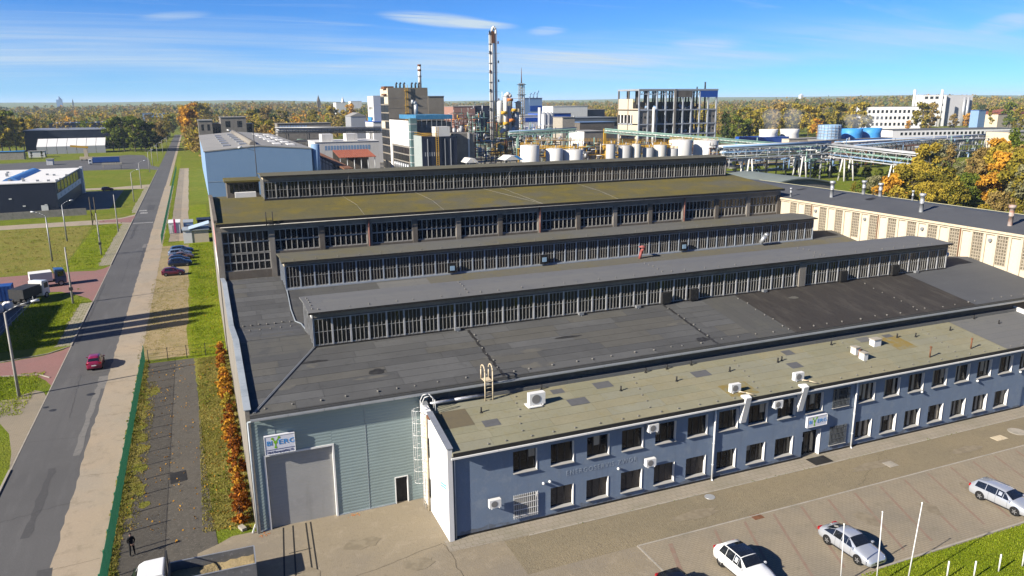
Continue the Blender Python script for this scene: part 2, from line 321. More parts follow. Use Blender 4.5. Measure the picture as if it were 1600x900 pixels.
m_bluewall = M('sky_blue_cladding', (.22, .34, .52), [(.1, .4, .7, (.19, .31, .50), .6), (.9, .5, .75, (.25, .37, .55), .5, (1, 1, .3))], rough=.6)
m_navy = M('navy_cladding', (.018, .024, .045), [(.3, .4, .7, (.024, .03, .055), .6)], rough=.5)
m_tankwhite = M('white_tank_paint', (.70, .685, .65), [(.4, .45, .7, (.58, .555, .51), .7, (1, 1, .2)), (1.5, .55, .75, (.45, .38, .30), .6, (1, 1, .1))], rough=.5)
m_tankgrey = M('grey_tank_sheet', (.48, .49, .50), [(.5, .45, .75, (.38, .39, .40), .6, (1, 1, .3))], rough=.45, metal=.4)
m_redroof = M('red_tiles', (.33, .10, .055), [(.4, .45, .7, (.26, .08, .05), .7)], rough=.85)
m_greyroof = M('grey_sheet_roof', (.30, .29, .27), [(.15, .4, .7, (.24, .235, .22), .7), (1.2, .5, .75, (.34, .33, .31), .5)], rough=.8)
m_trunk = M('bark', (.09, .07, .05), [(2, .4, .7, (.15, .13, .10), .7, (1, 1, .2))], rough=.95, coord='obj')
m_black = M('black_rubber', (.012, .012, .012), rough=.8)
m_chromerim = M('alloy_rim', (.45, .45, .46), rough=.35, metal=.7)
m_carglass = M('tinted_car_glass', (.012, .014, .017), rough=.03, spec=.9)
m_lampglass = M('lamp_glass', (.62, .64, .66), rough=.15, spec=.6)
m_redlamp = M('red_lamp', (.35, .012, .012), rough=.2, spec=.5)
def paint(name, c, metal=.25, rough=.28):
    m = M(name, c, rough=rough, metal=metal, spec=.5); m.node_tree.nodes['Principled BSDF'].inputs['Coat Weight'].default_value = .5; m.node_tree.nodes['Principled BSDF'].inputs['Coat Roughness'].default_value = .05; return m
# ------------------------------------------------------------------ ground and paving
def sst(a, b, x): t = min(1, max(0, (x-a)/(b-a))); return t*t*(3-2*t)
def terrain(x, y):
    r = math.hypot(x, y); a = math.atan2(x, y)
    n = math.sin(a*7+1.3)+.6*math.sin(a*17+.4)+.5*math.sin(r*.0017+a*5)
    h = sst(1000, 2600, r)*(13+5*n)*(1-.6*sst(-.02, .12, -abs(a-.75)+.5)*0)
    h += sst(4500, 9500, r)*(48+9*math.sin(a*9+2)+6*math.sin(a*23))
    return h
rad = [0, 60, 150, 300, 500, 700, 900, 1100, 1300, 1500, 1700, 1900, 2200, 2600, 3200, 4000, 5000, 6000, 7000, 8000, 9000, 10000, 12000, 16000, 24000]
NA = 144
gm = MB(); vs = [(0, 0, 0)]
for r_ in rad[1:]:
    for k in range(NA):
        a = 2*math.pi*k/NA; x, y = r_*math.sin(a), r_*math.cos(a); vs.append((x, y, terrain(x, y)))
fs = [(0, 1+(k+1) % NA, 1+k) for k in range(NA)]
for j in range(len(rad)-2):
    for k in range(NA): fs.append((1+j*NA+k, 1+j*NA+(k+1) % NA, 1+(j+1)*NA+(k+1) % NA, 1+(j+1)*NA+k))
gm.mesh(vs, fs, True)
m_ground = M('meadow', (.18, .225, .018), [(.0012, .42, .6, (.21, .19, .05), .8), (.006, .45, .65, (.19, .21, .025), .8), (.05, .4, .7, (.25, .235, .04), .8), (.4, .42, .7, (.11, .16, .012), .75), (2.2, .45, .75, (.13, .155, .03), .55), (9, .45, .75, (.03, .05, .008), .6)], rough=.95, spec=.05, bump=(5, .9, .25))
g_ = bpy.data.objects.new('ground', gm.data('ground', m_ground)); link(g_); tag(g_, kind='structure')
def sheet(name, mat, pts, z, parent=None):
    b = MB(); b.face(*[(p[0], p[1], z) for p in pts]); return b.build(name, mat, parent, kind='structure', fix=False)
def rect(x0, x1, y0, y1): return [(x0, y0), (x1, y0), (x1, y1), (x0, y1)]
def wavy(x0, x1, y0, y1, amp, n=40, seed=1, left=True, right=True):
    q = random.Random(seed)
    a = [(x0+(q.uniform(-amp, amp) if left else 0), y0+(y1-y0)*k/n) for k in range(n+1)]
    b = [(x1+(q.uniform(-amp, amp) if right else 0), y0+(y1-y0)*k/n) for k in range(n+1)]
    return b+a[::-1] if False else a[:1]+b+a[:0:-1]
road = sheet('road', m_asphalt, rect(-17.6, -11.8, -30, 1500), .012)
q = random.Random(5)
vv = wavy(-12.0, -8.75, -30, 330, .10, 300, 3)
sheet('verge', m_verge, vv, .018)
sheet('verge', m_verge, rect(-11.9, -10.4, 330, 900), .008)
sheet('sand_lot', m_sand, wavy(-9.4, -2.9, 100.6, 186, .5, 40, 4), .008)
sheet('grass_strip', m_lawn, wavy(-3.3, 1.6, 97.5, 262, .25, 40, 6), .014)
sheet('grass_strip', m_lawn, rect(-9.4, -7.6, 186, 520), .014)
sheet('path', m_verge, wavy(-7.6, -3.4, 192, 420, .15, 30, 8), .014)
sheet('parking_strip', m_darkasphalt, [(-7.95, 43), (-1.0, 43), (-1.15, 52), (-1.45, 58), (-1.75, 66), (-2.0, 75), (-2.25, 85), (-2.45, 99.2), (-7.95, 99.2)], .022)
sheet('grass_strip', m_drygrass, [(1.5, 54.6), (1.5, 99)]+[(-2.35-.5*(y-55)/44*.4+R.uniform(-.16, .16)+.95*(1-(y-55)/44), y) for y in [99-k*.8 for k in range(55)]], .027)
sheet('grass_strip', m_drygrass, wavy(-8.75, -7.75, 43, 101, .22, 160, 11), .027)
sheet('grass_strip', m_drygrass, wavy(-7.8, -7.3, 60, 90, .3, 60, 12), .031)
for k in range(9):        # weeds spreading over the parking strip
    y = R.uniform(60, 92); x = R.uniform(-7.4, -6.5); n = 9
    sheet('weed_patch', m_drygrass, [(x+R.uniform(.25, .7)*math.cos(6.28*i/n), y+R.uniform(.5, 1.5)*math.sin(6.28*i/n)) for i in range(n)], .035+.0003*k)
sheet('yard', m_yard, [(-9, 20), (27.2, 20), (27.2, 47.4), (14.4, 47.4), (14.4, 54.2), (1.5, 54.2), (-.2, 54.2), (-1.2, 53.5), (-2.6, 52.8), (-3, 47), (-9, 44)], .030)
sheet('cobbled_drive', m_cobble, rect(18, 130, 41.3, 45.6), .034)
sheet('walkway', m_walk, [(14.0, 45.9), (20, 45.65), (130, 45.65), (130, 48.1), (14.8, 48.1), (14.8, 47.4), (14.0, 47.4)], .044)
sheet('car_park', m_greypave, [(25.5, 20), (130, 20), (130, 41.3), (26.6, 41.3)], .040)
sheet('concrete_apron', m_yard, [(72, 38.5), (130, 38.5), (130, 44), (70.5, 43.2), (69.2, 41.2)], .0455)
b = MB(); b.box(26.6, 130, 41.22, 41.36, -.1, .052); b.box(26.5, 26.64, 30, 41.3, -.1, .052); b.build('kerb', m_kerb, kind='structure')
b = MB(); b.box(20, 130, 45.57, 45.68, -.1, .055); b.build('kerb', m_kerb, kind='structure')
bx = [32.85+2.75*k for k in range(0, 17)]
for k, x in enumerate(bx):     # red brick lines between the slanted bays
    dx = -.42
    if 28 < x: sheet('bay_line', m_redline, [(x, 40.9), (x+.22, 40.9), (x+.22+dx*7.4, 33.5), (x+dx*7.4, 33.5)], .0465)
sheet('bay_line', m_redline, [(28.7, 40.6), (29.05, 40.6), (29.05-.4*6, 34.6), (28.7-.4*6, 34.6)], .0465)
sheet('lawn', m_lawn, [(34.0, 10), (130, 10), (130, 32.55), (56, 32.35), (40, 32.45), (37.2, 31.6), (34, 28)], .055)
b = MB(); b.box(40, 130, 32.45, 32.6, -.1, .10); b.build('kerb', m_kerb, kind='structure')
# left side of the road
b = MB()
for y0, y1 in ((-30, 73), (111.2, 136), (168, 236), (243, 420)): b.box(-17.78, -17.6, y0, y1, -.1, .11)
b.build('kerb', m_kerb, kind='structure')
b = MB(); b.box(-17.72, -17.6, 73, 111.2, -.1, .03); b.box(-17.72, -17.6, 136, 168, -.1, .03); b.build('kerb', m_kerb, kind='structure')
m_verge2 = M('rough_verge_paving', (.33, .29, .20), [(1.0, .45, .7, (.14, .15, .05), .85), (6, .5, .72, (.40, .35, .26), .5)], brick=(.8, .8, .06, (.10, .11, .04), .8, (.36, .31, .22)), rough=.92, bump=(6, .6, .05))
sheet('verge_paving', m_verge2, wavy(-19.6, -17.75, 111.5, 136, .25, 20, 21, right=False), .02)
sheet('verge_paving', m_verge2, wavy(-20.0, -17.75, 168, 236, .25, 40, 22, right=False), .02)
sheet('verge_paving', m_verge2, wavy(-19.2, -17.75, 250, 330, .25, 40, 23, right=False), .02)
sheet('grass_strip', m_lawn, wavy(-27.5, -19.4, 112, 139, .2, 20, 24), .014)
sheet('grass_strip', m_lawn, wavy(-26, -19.8, 166, 236, .3, 20, 25), .014)
sheet('driveway', m_redpave, [(-17.6, 136.2), (-18.6, 139.2), (-20.4, 142.2), (-23.6, 146.5), (-30, 148), (-45, 149), (-45, 164.5), (-23.5, 164), (-20, 163.2), (-18.6, 164.8), (-17.6, 167.8)], .024)
sheet('driveway', m_redpave, [(-17.6, 95), (-18.6, 97.6), (-20, 99.8), (-23.5, 101), (-36, 101.6), (-36, 107.2), (-24.5, 107), (-20.5, 108), (-18.4, 109.6), (-17.6, 111.6)], .024)
sheet('driveway', m_greypave, [(-17.6, 72), (-18.3, 77), (-19.4, 82), (-21.2, 86.2), (-26, 87.5), (-26, 91.5), (-21, 92.5), (-19.2, 94.4), (-18.2, 93.5), (-17.6, 91.5)], .028)
b = MB()
for pl in ([(-18.3, 98.4), (-19.8, 100.3), (-23.5, 101.1), (-30, 101.5)], [(-17.9, 110.8), (-20, 108.6), (-24.5, 107.3), (-32, 107.4)]):
    for p, q_ in zip(pl[:-1], pl[1:]): b.bar((p[0], p[1], .04), (q_[0], q_[1], .04), .14, .12)
b.build('kerb', m_kerb, kind='structure')
sheet('side_road', m_verge, [(-17.6, 226), (-22, 229), (-60, 229.5), (-120, 229.5), (-120, 237.5), (-60, 237.5), (-24, 238.5), (-20.5, 241), (-17.6, 247)], .024)
sheet('side_road', m_redpave, [(-17.6, 229), (-21, 231.5), (-26, 232.5), (-26, 236.8), (-21, 238), (-17.6, 243)], .028)
sheet('rough_field', m_drygrass, [(-26, 165), (-120, 165), (-120, 228), (-40, 228), (-27, 226)], .006)
sheet('truck_yard', m_asphalt, [(-17.6, 415), (-24, 426), (-60, 430), (-110, 425), (-190, 415), (-190, 500), (-95, 505), (-60, 520), (-40, 555), (-30, 545), (-25, 500), (-22, 450), (-17.6, 434)], .012)
sheet('service_yard', m_asphalt, rect(-40.3, -26, 263, 322), .012)
sheet('side_road', m_verge, [(-17.6, 322), (-30, 326), (-75, 326), (-75, 334), (-30, 334), (-17.6, 340)], .016)
sheet('plant_yard', M('plant_yard_gravel', (.22, .20, .165), [(.05, .4, .65, (.16, .15, .12), .8), (.02, .5, .62, (.10, .125, .03), .9), (1, .5, .7, (.28, .25, .2), .6)], rough=.92), [(60, 165), (120, 190), (165, 285), (300, 300), (430, 330), (560, 420), (420, 560), (60, 560), (40, 420)], .010)
# road wear: patches, faint crossing marks and covers
m_tarpatch = M('tar_patch', (.075, .073, .072), [(3, .45, .7, (.095, .092, .09), .7)], rough=.8)
m_palepatch = M('pale_road_patch', (.19, .18, .165), [(2, .45, .7, (.14, .135, .13), .8)], rough=.85)
for k, (x0, x1, y0, y1, mm) in enumerate([(-12.9, -12.2, 186, 191, m_palepatch), (-12.6, -11.9, 168, 186, m_tarpatch), (-14.6, -14.0, 60, 72, m_tarpatch), (-13.0, -12.4, 74, 92, m_palepatch), (-12.9, -11.9, 92, 96.5, m_palepatch), (-17.3, -16.9, 112, 150, m_tarpatch), (-15.2, -13.2, 255, 268, m_tarpatch), (-16.4, -15.8, 200, 224, m_tarpatch), (-12.8, -11.9, 42, 55, m_tarpatch)]):
    sheet('road_patch', mm, wavy(x0, x1, y0, y1, .12, 12, 30+k), .0165+.0002*k)
m_mark = M('worn_road_paint', (.42, .41, .38), [(2.5, .42, .6, (.14, .14, .14), .9)], rough=.8)
sheet('road_marking', m_mark, rect(-17.2, -12.3, 226.5, 227.6), .0195)
sheet('road_marking', m_mark, rect(-16.6, -14.6, 247, 250), .0195)
sheet('road_marking', m_mark, rect(-17.1, -15.0, 253, 255.5), .0195)
for x, y, s_ in ((-13.2, 90.5, .45), (-16.4, 87, .35), (-17.2, 88.2, .3)):
    b = MB(); b.cyl((x, y, 0), (x, y, .024), s_, n=14); b.build('manhole_cover', m_darksteel, label={.45: 'round iron cover in the road near the pale concrete verge', .35: 'small round iron cover in the middle of the asphalt lane', .3: 'small gully cover against the left kerb of the road'}[s_], cat='manhole cover')
b = MB(); b.face((-4.6, 64.6, .045), (-3.3, 64.9, .045), (-3.45, 66.9, .045), (-4.7, 66.7, .045)); b.build('manhole_cover', m_flash, label='black square hatch set in the dark parking strip', cat='manhole cover', fix=False)
p = onZ(1109, 777); b = MB(); b.cyl((p.x, p.y, 0), (p.x, p.y, .062), .42, n=16); b.build('manhole_cover', m_tankgrey, label='round grey cover at the edge of the slab walkway', cat='manhole cover')
p = onZ(1183, 808); b = MB(); b.box(p.x-.45, p.x+.45, p.y-.35, p.y+.35, 0, .050); b.build('drain_grate', m_rust, label='square drain grate in the cobbles beside the car park', cat='drain')
p = onZ(1391, 726); b = MB(); b.box(p.x-.5, p.x+.5, p.y-.45, p.y+.45, 0, .062); b.build('manhole_cover', m_kerb, label='pale square slab in the cobbled drive near the entrance', cat='manhole cover')
p = onZ(1561, 685); b = MB(); b.box(p.x-.7, p.x+.7, p.y-.4, p.y+.4, 0, .062); b.build('manhole_cover', m_creampaint, label='yellowish square slab near the far end of the cobbled drive', cat='manhole cover')
p = onZ(1589, 675); b = MB(); b.cyl((p.x, p.y, 0), (p.x, p.y, .062), .8, n=18); b.build('manhole_cover', m_kerb, label='pale round slab by the walkway at the far right', cat='manhole cover')
b = MB()
for x0, x1 in ((3.35, 2.2), (4.05, 3.0), (5.0, 4.2), (5.35, 4.55)):
    b.face((x0, 53.9, .036), (x0+.11, 53.9, .036), (x1+.11, 42, .036), (x1, 42, .036))
for y in (50.2, 47.5, 45): b.face((3.4, y, .036), (5.0, y+.05, .036), (5.0, y+.13, .036), (3.4, y+.08, .036))
b.build('sunk_rail', m_flash, label='old sunken rails running from the factory gate across the yard', cat='rails', fix=False)

q4 = random.Random(77); m_crack = M('tarred_crack', (.035, .034, .033), rough=.8); cb_ = MB()
def crack(b, x0, y0, x1, y1, n, w, z, amp):
    pts = [(x0+(x1-x0)*k/n+q4.uniform(-amp, amp), y0+(y1-y0)*k/n+q4.uniform(-amp, amp)) for k in range(n+1)]
    dx, dy = x1-x0, y1-y0; L_ = math.hypot(dx, dy); nx_, ny_ = -dy/L_*w, dx/L_*w
    for (a, c), (e, g) in zip(pts[:-1], pts[1:]): b.face((a-nx_, c-ny_, z), (e-nx_, g-ny_, z), (e+nx_, g+ny_, z), (a+nx_, c+ny_, z))
for y in (48, 63, 79, 97, 118, 141, 160, 173, 198, 221, 250, 290): crack(cb_, -17.4, y, -11.9, y+q4.uniform(-2.5, 2.5), 14, .014, .0205, .12)
for y in (84, 150): crack(cb_, -14.7+q4.uniform(-.4, .4), y, -14.7+q4.uniform(-.4, .4), y+q4.uniform(14, 26), 24, .012, .0208, .08)
cb_.build('road_cracks', m_crack, kind='structure', fix=False)
cb_ = MB()
for k in range(9): y = 46+k*11.5+q4.uniform(-3, 3); crack(cb_, -11.9, y, -8.9, y+q4.uniform(-.6, .6), 8, .014, .0265, .10)
cb_.build('verge_cracks', M('earth_crack', (.13, .105, .07), rough=.95), kind='structure', fix=False)
cb_ = MB()
for a in ((0, 44, 13.8, 47.2), (13.9, 36, 13.9, 47), (48, 41.6, 55, 45.5)): crack(cb_, *a, 24, .012, .0465, .12)
cb_.build('yard_cracks', M('yard_crack', (.13, .11, .075), rough=.95), kind='structure', fix=False)
m_stain = M('damp_stain', (.215, .178, .122), [(1.6, .40, .6, (.27, .225, .155), .97)], rough=.7)
for k, (x, y, r1, r2) in enumerate(((8.5, 49.5, 1.6, .9), (4.2, 46.5, 1.1, 1.6), (11.5, 45.5, 1.3, .8), (33, 43.2, 2.4, .7), (52, 43.8, 3.0, .6), (44.5, 37.5, .8, 1.3), (50.2, 36.8, .7, 1.2), (56, 37.4, .8, 1.3), (62, 42.8, 2.2, .6))):
    n = 14; sheet('stain', m_stain, [(x+r1*q4.uniform(.6, 1.1)*math.cos(6.283*i/n), y+r2*q4.uniform(.6, 1.1)*math.sin(6.283*i/n)) for i in range(n)], .0475+.0002*k)
# ------------------------------------------------------------------ front factory hall (two gables, each with a roof monitor)
HX0, HX1, HY0 = 1.5, 90.0, 54.0
HP = [(54.0, 9.45), (65.5, 11.35), (76.9, 9.45), (88.3, 11.35), (99.8, 9.45)]
def hz(y):
    for (a, za), (b_, zb) in zip(HP[:-1], HP[1:]):
        if y <= b_: return za+(zb-za)*(y-a)/(b_-a)
    return HP[-1][1]
hall = empty('factory_hall', (45, 54, 0), 'long low factory hall with dark felt roof and two rows of roof windows', 'factory')
def ribbed(x0, x1, z0, z1, y, pitch=.25, depth=.009):
    """horizontal ribbed sheet facing -Y"""
    b = MB(); n = max(1, round((z1-z0)/pitch)); h = (z1-z0)/n
    for k in range(n):
        a = z0+k*h
        prof = [(a, 0), (a+h*.18, -depth), (a+h*.55, -depth), (a+h*.73, 0), (a+h, 0)]
        for (za, da), (zb, db) in zip(prof[:-1], prof[1:]): b.face((x0, y+da, za), (x1, y+da, za), (x1, y+db, zb), (x0, y+db, zb))
    return b
GX0, GX1, GZ = 2.6, 7.42, 5.95
DX0, DX1, DZ = 12.15, 13.08, 2.25
cl_ = MB()
for x0, x1, z0, z1 in ((HX0+.3, GX0, 0, 9.1), (GX0, GX1, GZ, 9.1), (GX1, DX0, 0, 9.1), (DX0, DX1, DZ, 9.1), (DX1, 15.0, 0, 9.1)):
    r_ = ribbed(x0, x1, z0, z1, HY0); cl_.mesh(r_.v, r_.f)
cl_.build('wall_cladding', m_teal, hall, fix=False)
b = MB()
for x in (HX0+.32, 3.4, 10.0): b.box(x-.012, x+.012, HY0-.03, HY0, 0 if not GX0 < x < GX1 else GZ, 9.1)
b.box(HX0+.3, GX0-.15, HY0-.06, HY0+.02, -.05, .12); b.box(GX1+.15, DX0-.05, HY0-.06, HY0+.02, -.05, .12)
b.build('joint_strip', m_coping, hall)
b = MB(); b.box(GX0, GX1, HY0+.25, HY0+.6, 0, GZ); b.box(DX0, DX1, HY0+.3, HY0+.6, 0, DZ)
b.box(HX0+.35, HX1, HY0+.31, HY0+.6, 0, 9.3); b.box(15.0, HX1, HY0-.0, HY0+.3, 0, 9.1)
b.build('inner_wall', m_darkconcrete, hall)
m_gate = M('roller_gate_sheet', (.37, .365, .345), [(.4, .4, .7, (.32, .315, .30), .7), (3, .5, .72, (.41, .40, .38), .4), (1.2, .55, .72, (.27, .26, .24), .5, (1, 1, .08))], rough=.6)
b = MB(); n = 22
for k in range(n):
    z0, z1 = GZ*k/n, GZ*(k+1)/n; b.face((GX0, HY0+.2, z0), (GX1, HY0+.2, z0), (GX1, HY0+.2, z1-.02), (GX0, HY0+.2, z1-.02)); b.face((GX0, HY0+.2, z1-.02), (GX1, HY0+.2, z1-.02), (GX1, HY0+.212, z1), (GX0, HY0+.212, z1))
gate = b.build('gate', m_gate, hall, fix=False)
b = MB(); t = .13
b.box(GX0-t, GX0, HY0-.08, HY0+.22, 0, GZ+t); b.box(GX1, GX1+t, HY0-.08, HY0+.22, 0, GZ+t); b.box(GX0, GX1, HY0-.08, HY0+.22, GZ, GZ+t); b.build('gate_frame', m_white, gate)
b = MB(); b.box(DX0, DX1, HY0+.2, HY0+.26, 0, DZ); dr = b.build('door', m_flash, hall)
b = MB(); t = .07
b.box(DX0-t, DX0, HY0-.07, HY0+.2, 0, DZ+t); b.box(DX1, DX1+t, HY0-.07, HY0+.2, 0, DZ+t); b.box(DX0, DX1, HY0-.07, HY0+.2, DZ, DZ+t); b.build('door_frame', m_white, dr)
# left side wall with coping
b = MB(); prof = [(HY0-.06, 0)]+[(y, z+.32) for y, z in HP]+[(99.8, 0)]
prof[1] = (HY0-.06, 9.75)
b.prism(prof, 'x', HX0, HX0+.3); b.build('side_wall', m_concrete, hall)
for i, ((ya, za), (yb, zb)) in enumerate(zip(HP[:-1], HP[1:])):
    n = 6
    for k in range(n):
        y0, y1 = ya+(yb-ya)*k/n+.01, ya+(yb-ya)*(k+1)/n-.01
        if i == 0 and k == 0: y0 = HY0-.1
        b = MB(); b.prism([(y0, hz(max(y0, 54))+.325), (y1, hz(y1)+.325), (y1, hz(y1)+.37), (y0, hz(max(y0, 54))+.37)], 'x', HX0-.07, HX0+.42); b.build('coping', m_coping, hall)
b = MB(); b.prism([(y, z) for y, z in HP]+[(y, z-.25) for y, z in HP[::-1]], 'x', HX0+.31, HX1); b.prism([(53.55, 9.376), (54.0, 9.45), (54.0, 9.25), (53.55, 9.2)], 'x', HX0+.31, HX1); b.build('roof', m_bitumen, hall)
# roof areas of another felt, laid 8 mm proud
def roofpatch(x0, x1, y0, y1, mat, dz=.012, parent=hall, zf=hz, name='roof_patch'):
    b = MB(); ys = [y0]+[y for y, _ in HP if y0 < y < y1]+[y1]
    for a, c in zip(ys[:-1], ys[1:]): b.face((x0, a, zf(a)+dz), (x1, a, zf(a)+dz), (x1, c, zf(c)+dz), (x0, c, zf(c)+dz))
    return b.build(name, mat, parent, fix=False)
xa = onZ(1196, 488, 10.3).x; xb = onZ(1458, 447, 10.3).x
roofpatch(xa, xb, 53.7, 63.0, m_blackfelt)
roofpatch(xb, HX1-.1, 53.7, 76.5, m_beigefelt)
(lambda *a: None)(30, 47, 53.7, 63, M('bitumen_newer', (.096, .096, .097), [(.15, .4, .65, (.084, .085, .088), .8), (3, .5, .7, (.105, .10, .09), .5), (25, .45, .7, (.06, .06, .06), .5)], brick=(5.2, 1.0, .02, (.04, .04, .04), .6, (.105, .105, .107)), rough=.78), .006); roofpatch(47, xa-.05, 53.7, 63, M('grey_brown_felt', (.088, .086, .078), [(.4, .45, .7, (.11, .108, .09), .7), (3, .5, .7, (.07, .07, .07), .6), (22, .45, .7, (.05, .05, .05), .4)], brick=(1.0, 11, .018, (.045, .045, .04), .6, (.095, .093, .085)), rough=.8), .008)
roofpatch(18, HX1-.2, 77.2, 85, m_bitumen2, .006)
roofpatch(24, HX1-.2, 83.2, 85.2, M('brownish_felt', (.125, .118, .095), [(.3, .45, .7, (.14, .122, .065), .7), (2, .5, .7, (.10, .098, .09), .7)], rough=.85), .010)
# single felt sheets on the nearer slopes, four tones, each its own piece
fm_tones = [M('felt_sheet_%s' % nm, c, [(.35, .42, .68, tuple(v*1.22 for v in c), .7), (1.4, .5, .72, tuple(v*.72 for v in c), .6), (25, .45, .7, tuple(v*.6 for v in c), .5)], rough=.8, bump=(30, .3, .02)) for nm, c in (('slate', (.094, .094, .091)), ('dark', (.082, .082, .080)), ('brownish', (.104, .100, .088)), ('greyer', (.108, .108, .105)))]
def felt_sheets(parent, x0, x1, y0, y1, zf, L_, W_, tones, seed, dz=.012, gap=.03):
    q5 = random.Random(seed); sl = math.atan2(zf(y1)-zf(y0), y1-y0); ny_ = max(1, round((y1-y0)/W_)); w = (y1-y0)/ny_
    b = MB(); b.box(gap/2, L_-gap/2, gap/2, w/math.cos(sl)-gap/2, 0, .008); mes = [b.data('felt_sheet', t) for t in tones]
    for j in range(ny_):
        x = x0-q5.uniform(0, L_*.8)
        while x < x1-.3:
            xa2, xb2 = max(x, x0), min(x+L_, x1)
            if xb2-xa2 > .5:
                y = y0+j*w; place('felt_sheet', q5.choice(mes), parent, (xa2, y, zf(y)+dz+q5.uniform(0, .004)), rot=(sl, 0, 0), scale=((xb2-xa2)/L_, 1, 1))
            x += L_
felt_sheets(hall, HX0+.45, 47.0, 53.75, 62.55, hz, 6.2, 1.1, fm_tones, 5)
felt_sheets(hall, HX0+.45, 7.6, 66.2, 76.7, hz, 2.9, 1.17, fm_tones, 6)
felt_sheets(hall, HX0+.45, 7.8, 77.1, 88.2, hz, 2.9, 1.17, fm_tones, 7)
felt_sheets(hall, HX0+.45, 7.8, 88.5, 99.5, hz, 2.9, 1.22, fm_tones, 8)
# tar repairs and ponding marks on the felt
m_tarrep = M('tar_repair', (.03, .029, .028), [(2, .45, .7, (.055, .053, .05), .8)], rough=.55); m_pond = M('dried_pond_mark', (.125, .118, .10), [(.9, .42, .62, (.088, .087, .083), .95), (6, .5, .7, (.10, .097, .085), .5)], rough=.85)
def blob_patch(x, y, rx, ry, mat, zf, parent, dz, seed, nm='roof_patch'):
    q5 = random.Random(seed); n = 16; b = MB(); b.face(*[(x+rx*c_*k_, y+ry*s_*k_, zf(y+ry*s_*k_)+dz) for c_, s_, k_ in [(math.cos(6.283*i/n), math.sin(6.283*i/n), q5.uniform(.7, 1.08)) for i in range(n)]]); b.build(nm, mat, parent, fix=False)
q6 = random.Random(12)
for k in range(12): blob_patch(q6.uniform(4, 58), q6.uniform(54.6, 61), q6.uniform(.5, 2.2), q6.uniform(.2, .5), m_tarrep if k % 3 == 0 else m_pond, hz, hall, .030+.0004*k, 300+k)
for k in range(8): blob_patch(q6.uniform(10, 80), q6.uniform(79, 83), q6.uniform(.8, 2.6), q6.uniform(.25, .6), m_pond if k % 2 else m_tarrep, hz, hall, .030+.0004*k, 330+k)
for x in (21.4, 42.4):
    b = MB(); ys = [53.8+.55*k for k in range(17)]
    for ya, yb in zip(ys[:-1], ys[1:]): d0, d1 = q6.uniform(-.08, .08), q6.uniform(-.08, .08); b.face((x-.13+d0, ya, hz(ya)+.034), (x+.13+d0, ya, hz(ya)+.034), (x+.13+d1, yb, hz(yb)+.034), (x-.13+d1, yb, hz(yb)+.034))
    b.build('seam_strip', m_tarrep, hall, fix=False)
# eaves gutter
for k in range(34):
    x0 = HX0+.3+k*2.6; x1 = min(HX1, x0+2.58)
    if x0 > HX1: break
    b = MB(); b.box(x0, x1, 53.38, 53.62, 9.04, 9.20); b.box(x0+.02, x1-.02, 53.30, 53.38, 9.07, 9.17); b.build('gutter', m_zinc, hall)
b = MB(); b.box(HX0+.3, HX1, 53.60, 53.66, 9.20, 9.42); b.box(HX0+.3, HX1, 53.62, 54.0, 9.10, 9.19); b.build('eaves_board', m_flash, hall)
b = MB(); b.cyl((HX0+.12, 53.8, 0), (HX0+.12, 53.8, 8.9), .07, n=8); b.cyl((HX0+.12, 53.8, 8.9), (HX0+.5, 53.5, 9.05), .07, n=8); b.build('downpipe', m_coping, hall)
# conduit over the roof
def zr(x, y): return hz(y)+.07
b = MB(); pts = [(2.1, 53.9), (7.75, 62.95)]
for d in (-.05, .07): b.bar((pts[0][0]+d, pts[0][1], zr(*pts[0])), (pts[1][0]+d, pts[1][1], zr(*pts[1])), .05, .06)
b.build('conduit', m_steel, hall)
b = MB(); pts = [(8.0, 85.2), (7.75, 80), (7.8, 77.0), (8.1, 74.5), (7.85, 68.6)]
for p, q_ in zip(pts[:-1], pts[1:]): b.bar((*p, zr(*p)), (*q_, zr(*q_)), .09, .07)
b.build('conduit', m_coping, hall)
# small roof vents along the seams
vb = MB(); vb.lathe([(.07, 0), (.07, .06), (.105, .08), (.09, .13), (.015, .15)], n=8); vent_me = vb.data('roof_vent', M('dull_vent_metal', (.2, .19, .17), rough=.7))
def vent(x, y, par=hall, zf=hz, s=1.0): place('roof_vent', vent_me, par, (x, y, zf(y)), scale=(s, s, s))
for k in range(44): vent(3.2+k*1.9+R.uniform(-.5, .5), 54.35+R.uniform(-.12, .12), s=R.uniform(.7, 1.1))
for x in (21.5, 42.5, xa-.2, 68.5):
    for k in range(6): vent(x+R.uniform(-.15, .15), 55.4+k*1.25+R.uniform(-.3, .3), s=R.uniform(.7, 1.0))
for k in range(7): vent(2.8+k*.75, 77.1+R.uniform(-.1, .1), s=.9)
for k in range(5): vent(3.2+k*.95, 73.2+R.uniform(-.1, .1), s=.9)
for k in range(4): vent(3.4+k*1.15, 97.4+R.uniform(-.1, .1), s=.9)
for k in range(30): vent(18+k*2.15+R.uniform(-.3, .3), 82.2+R.uniform(-.2, .2), s=.9)

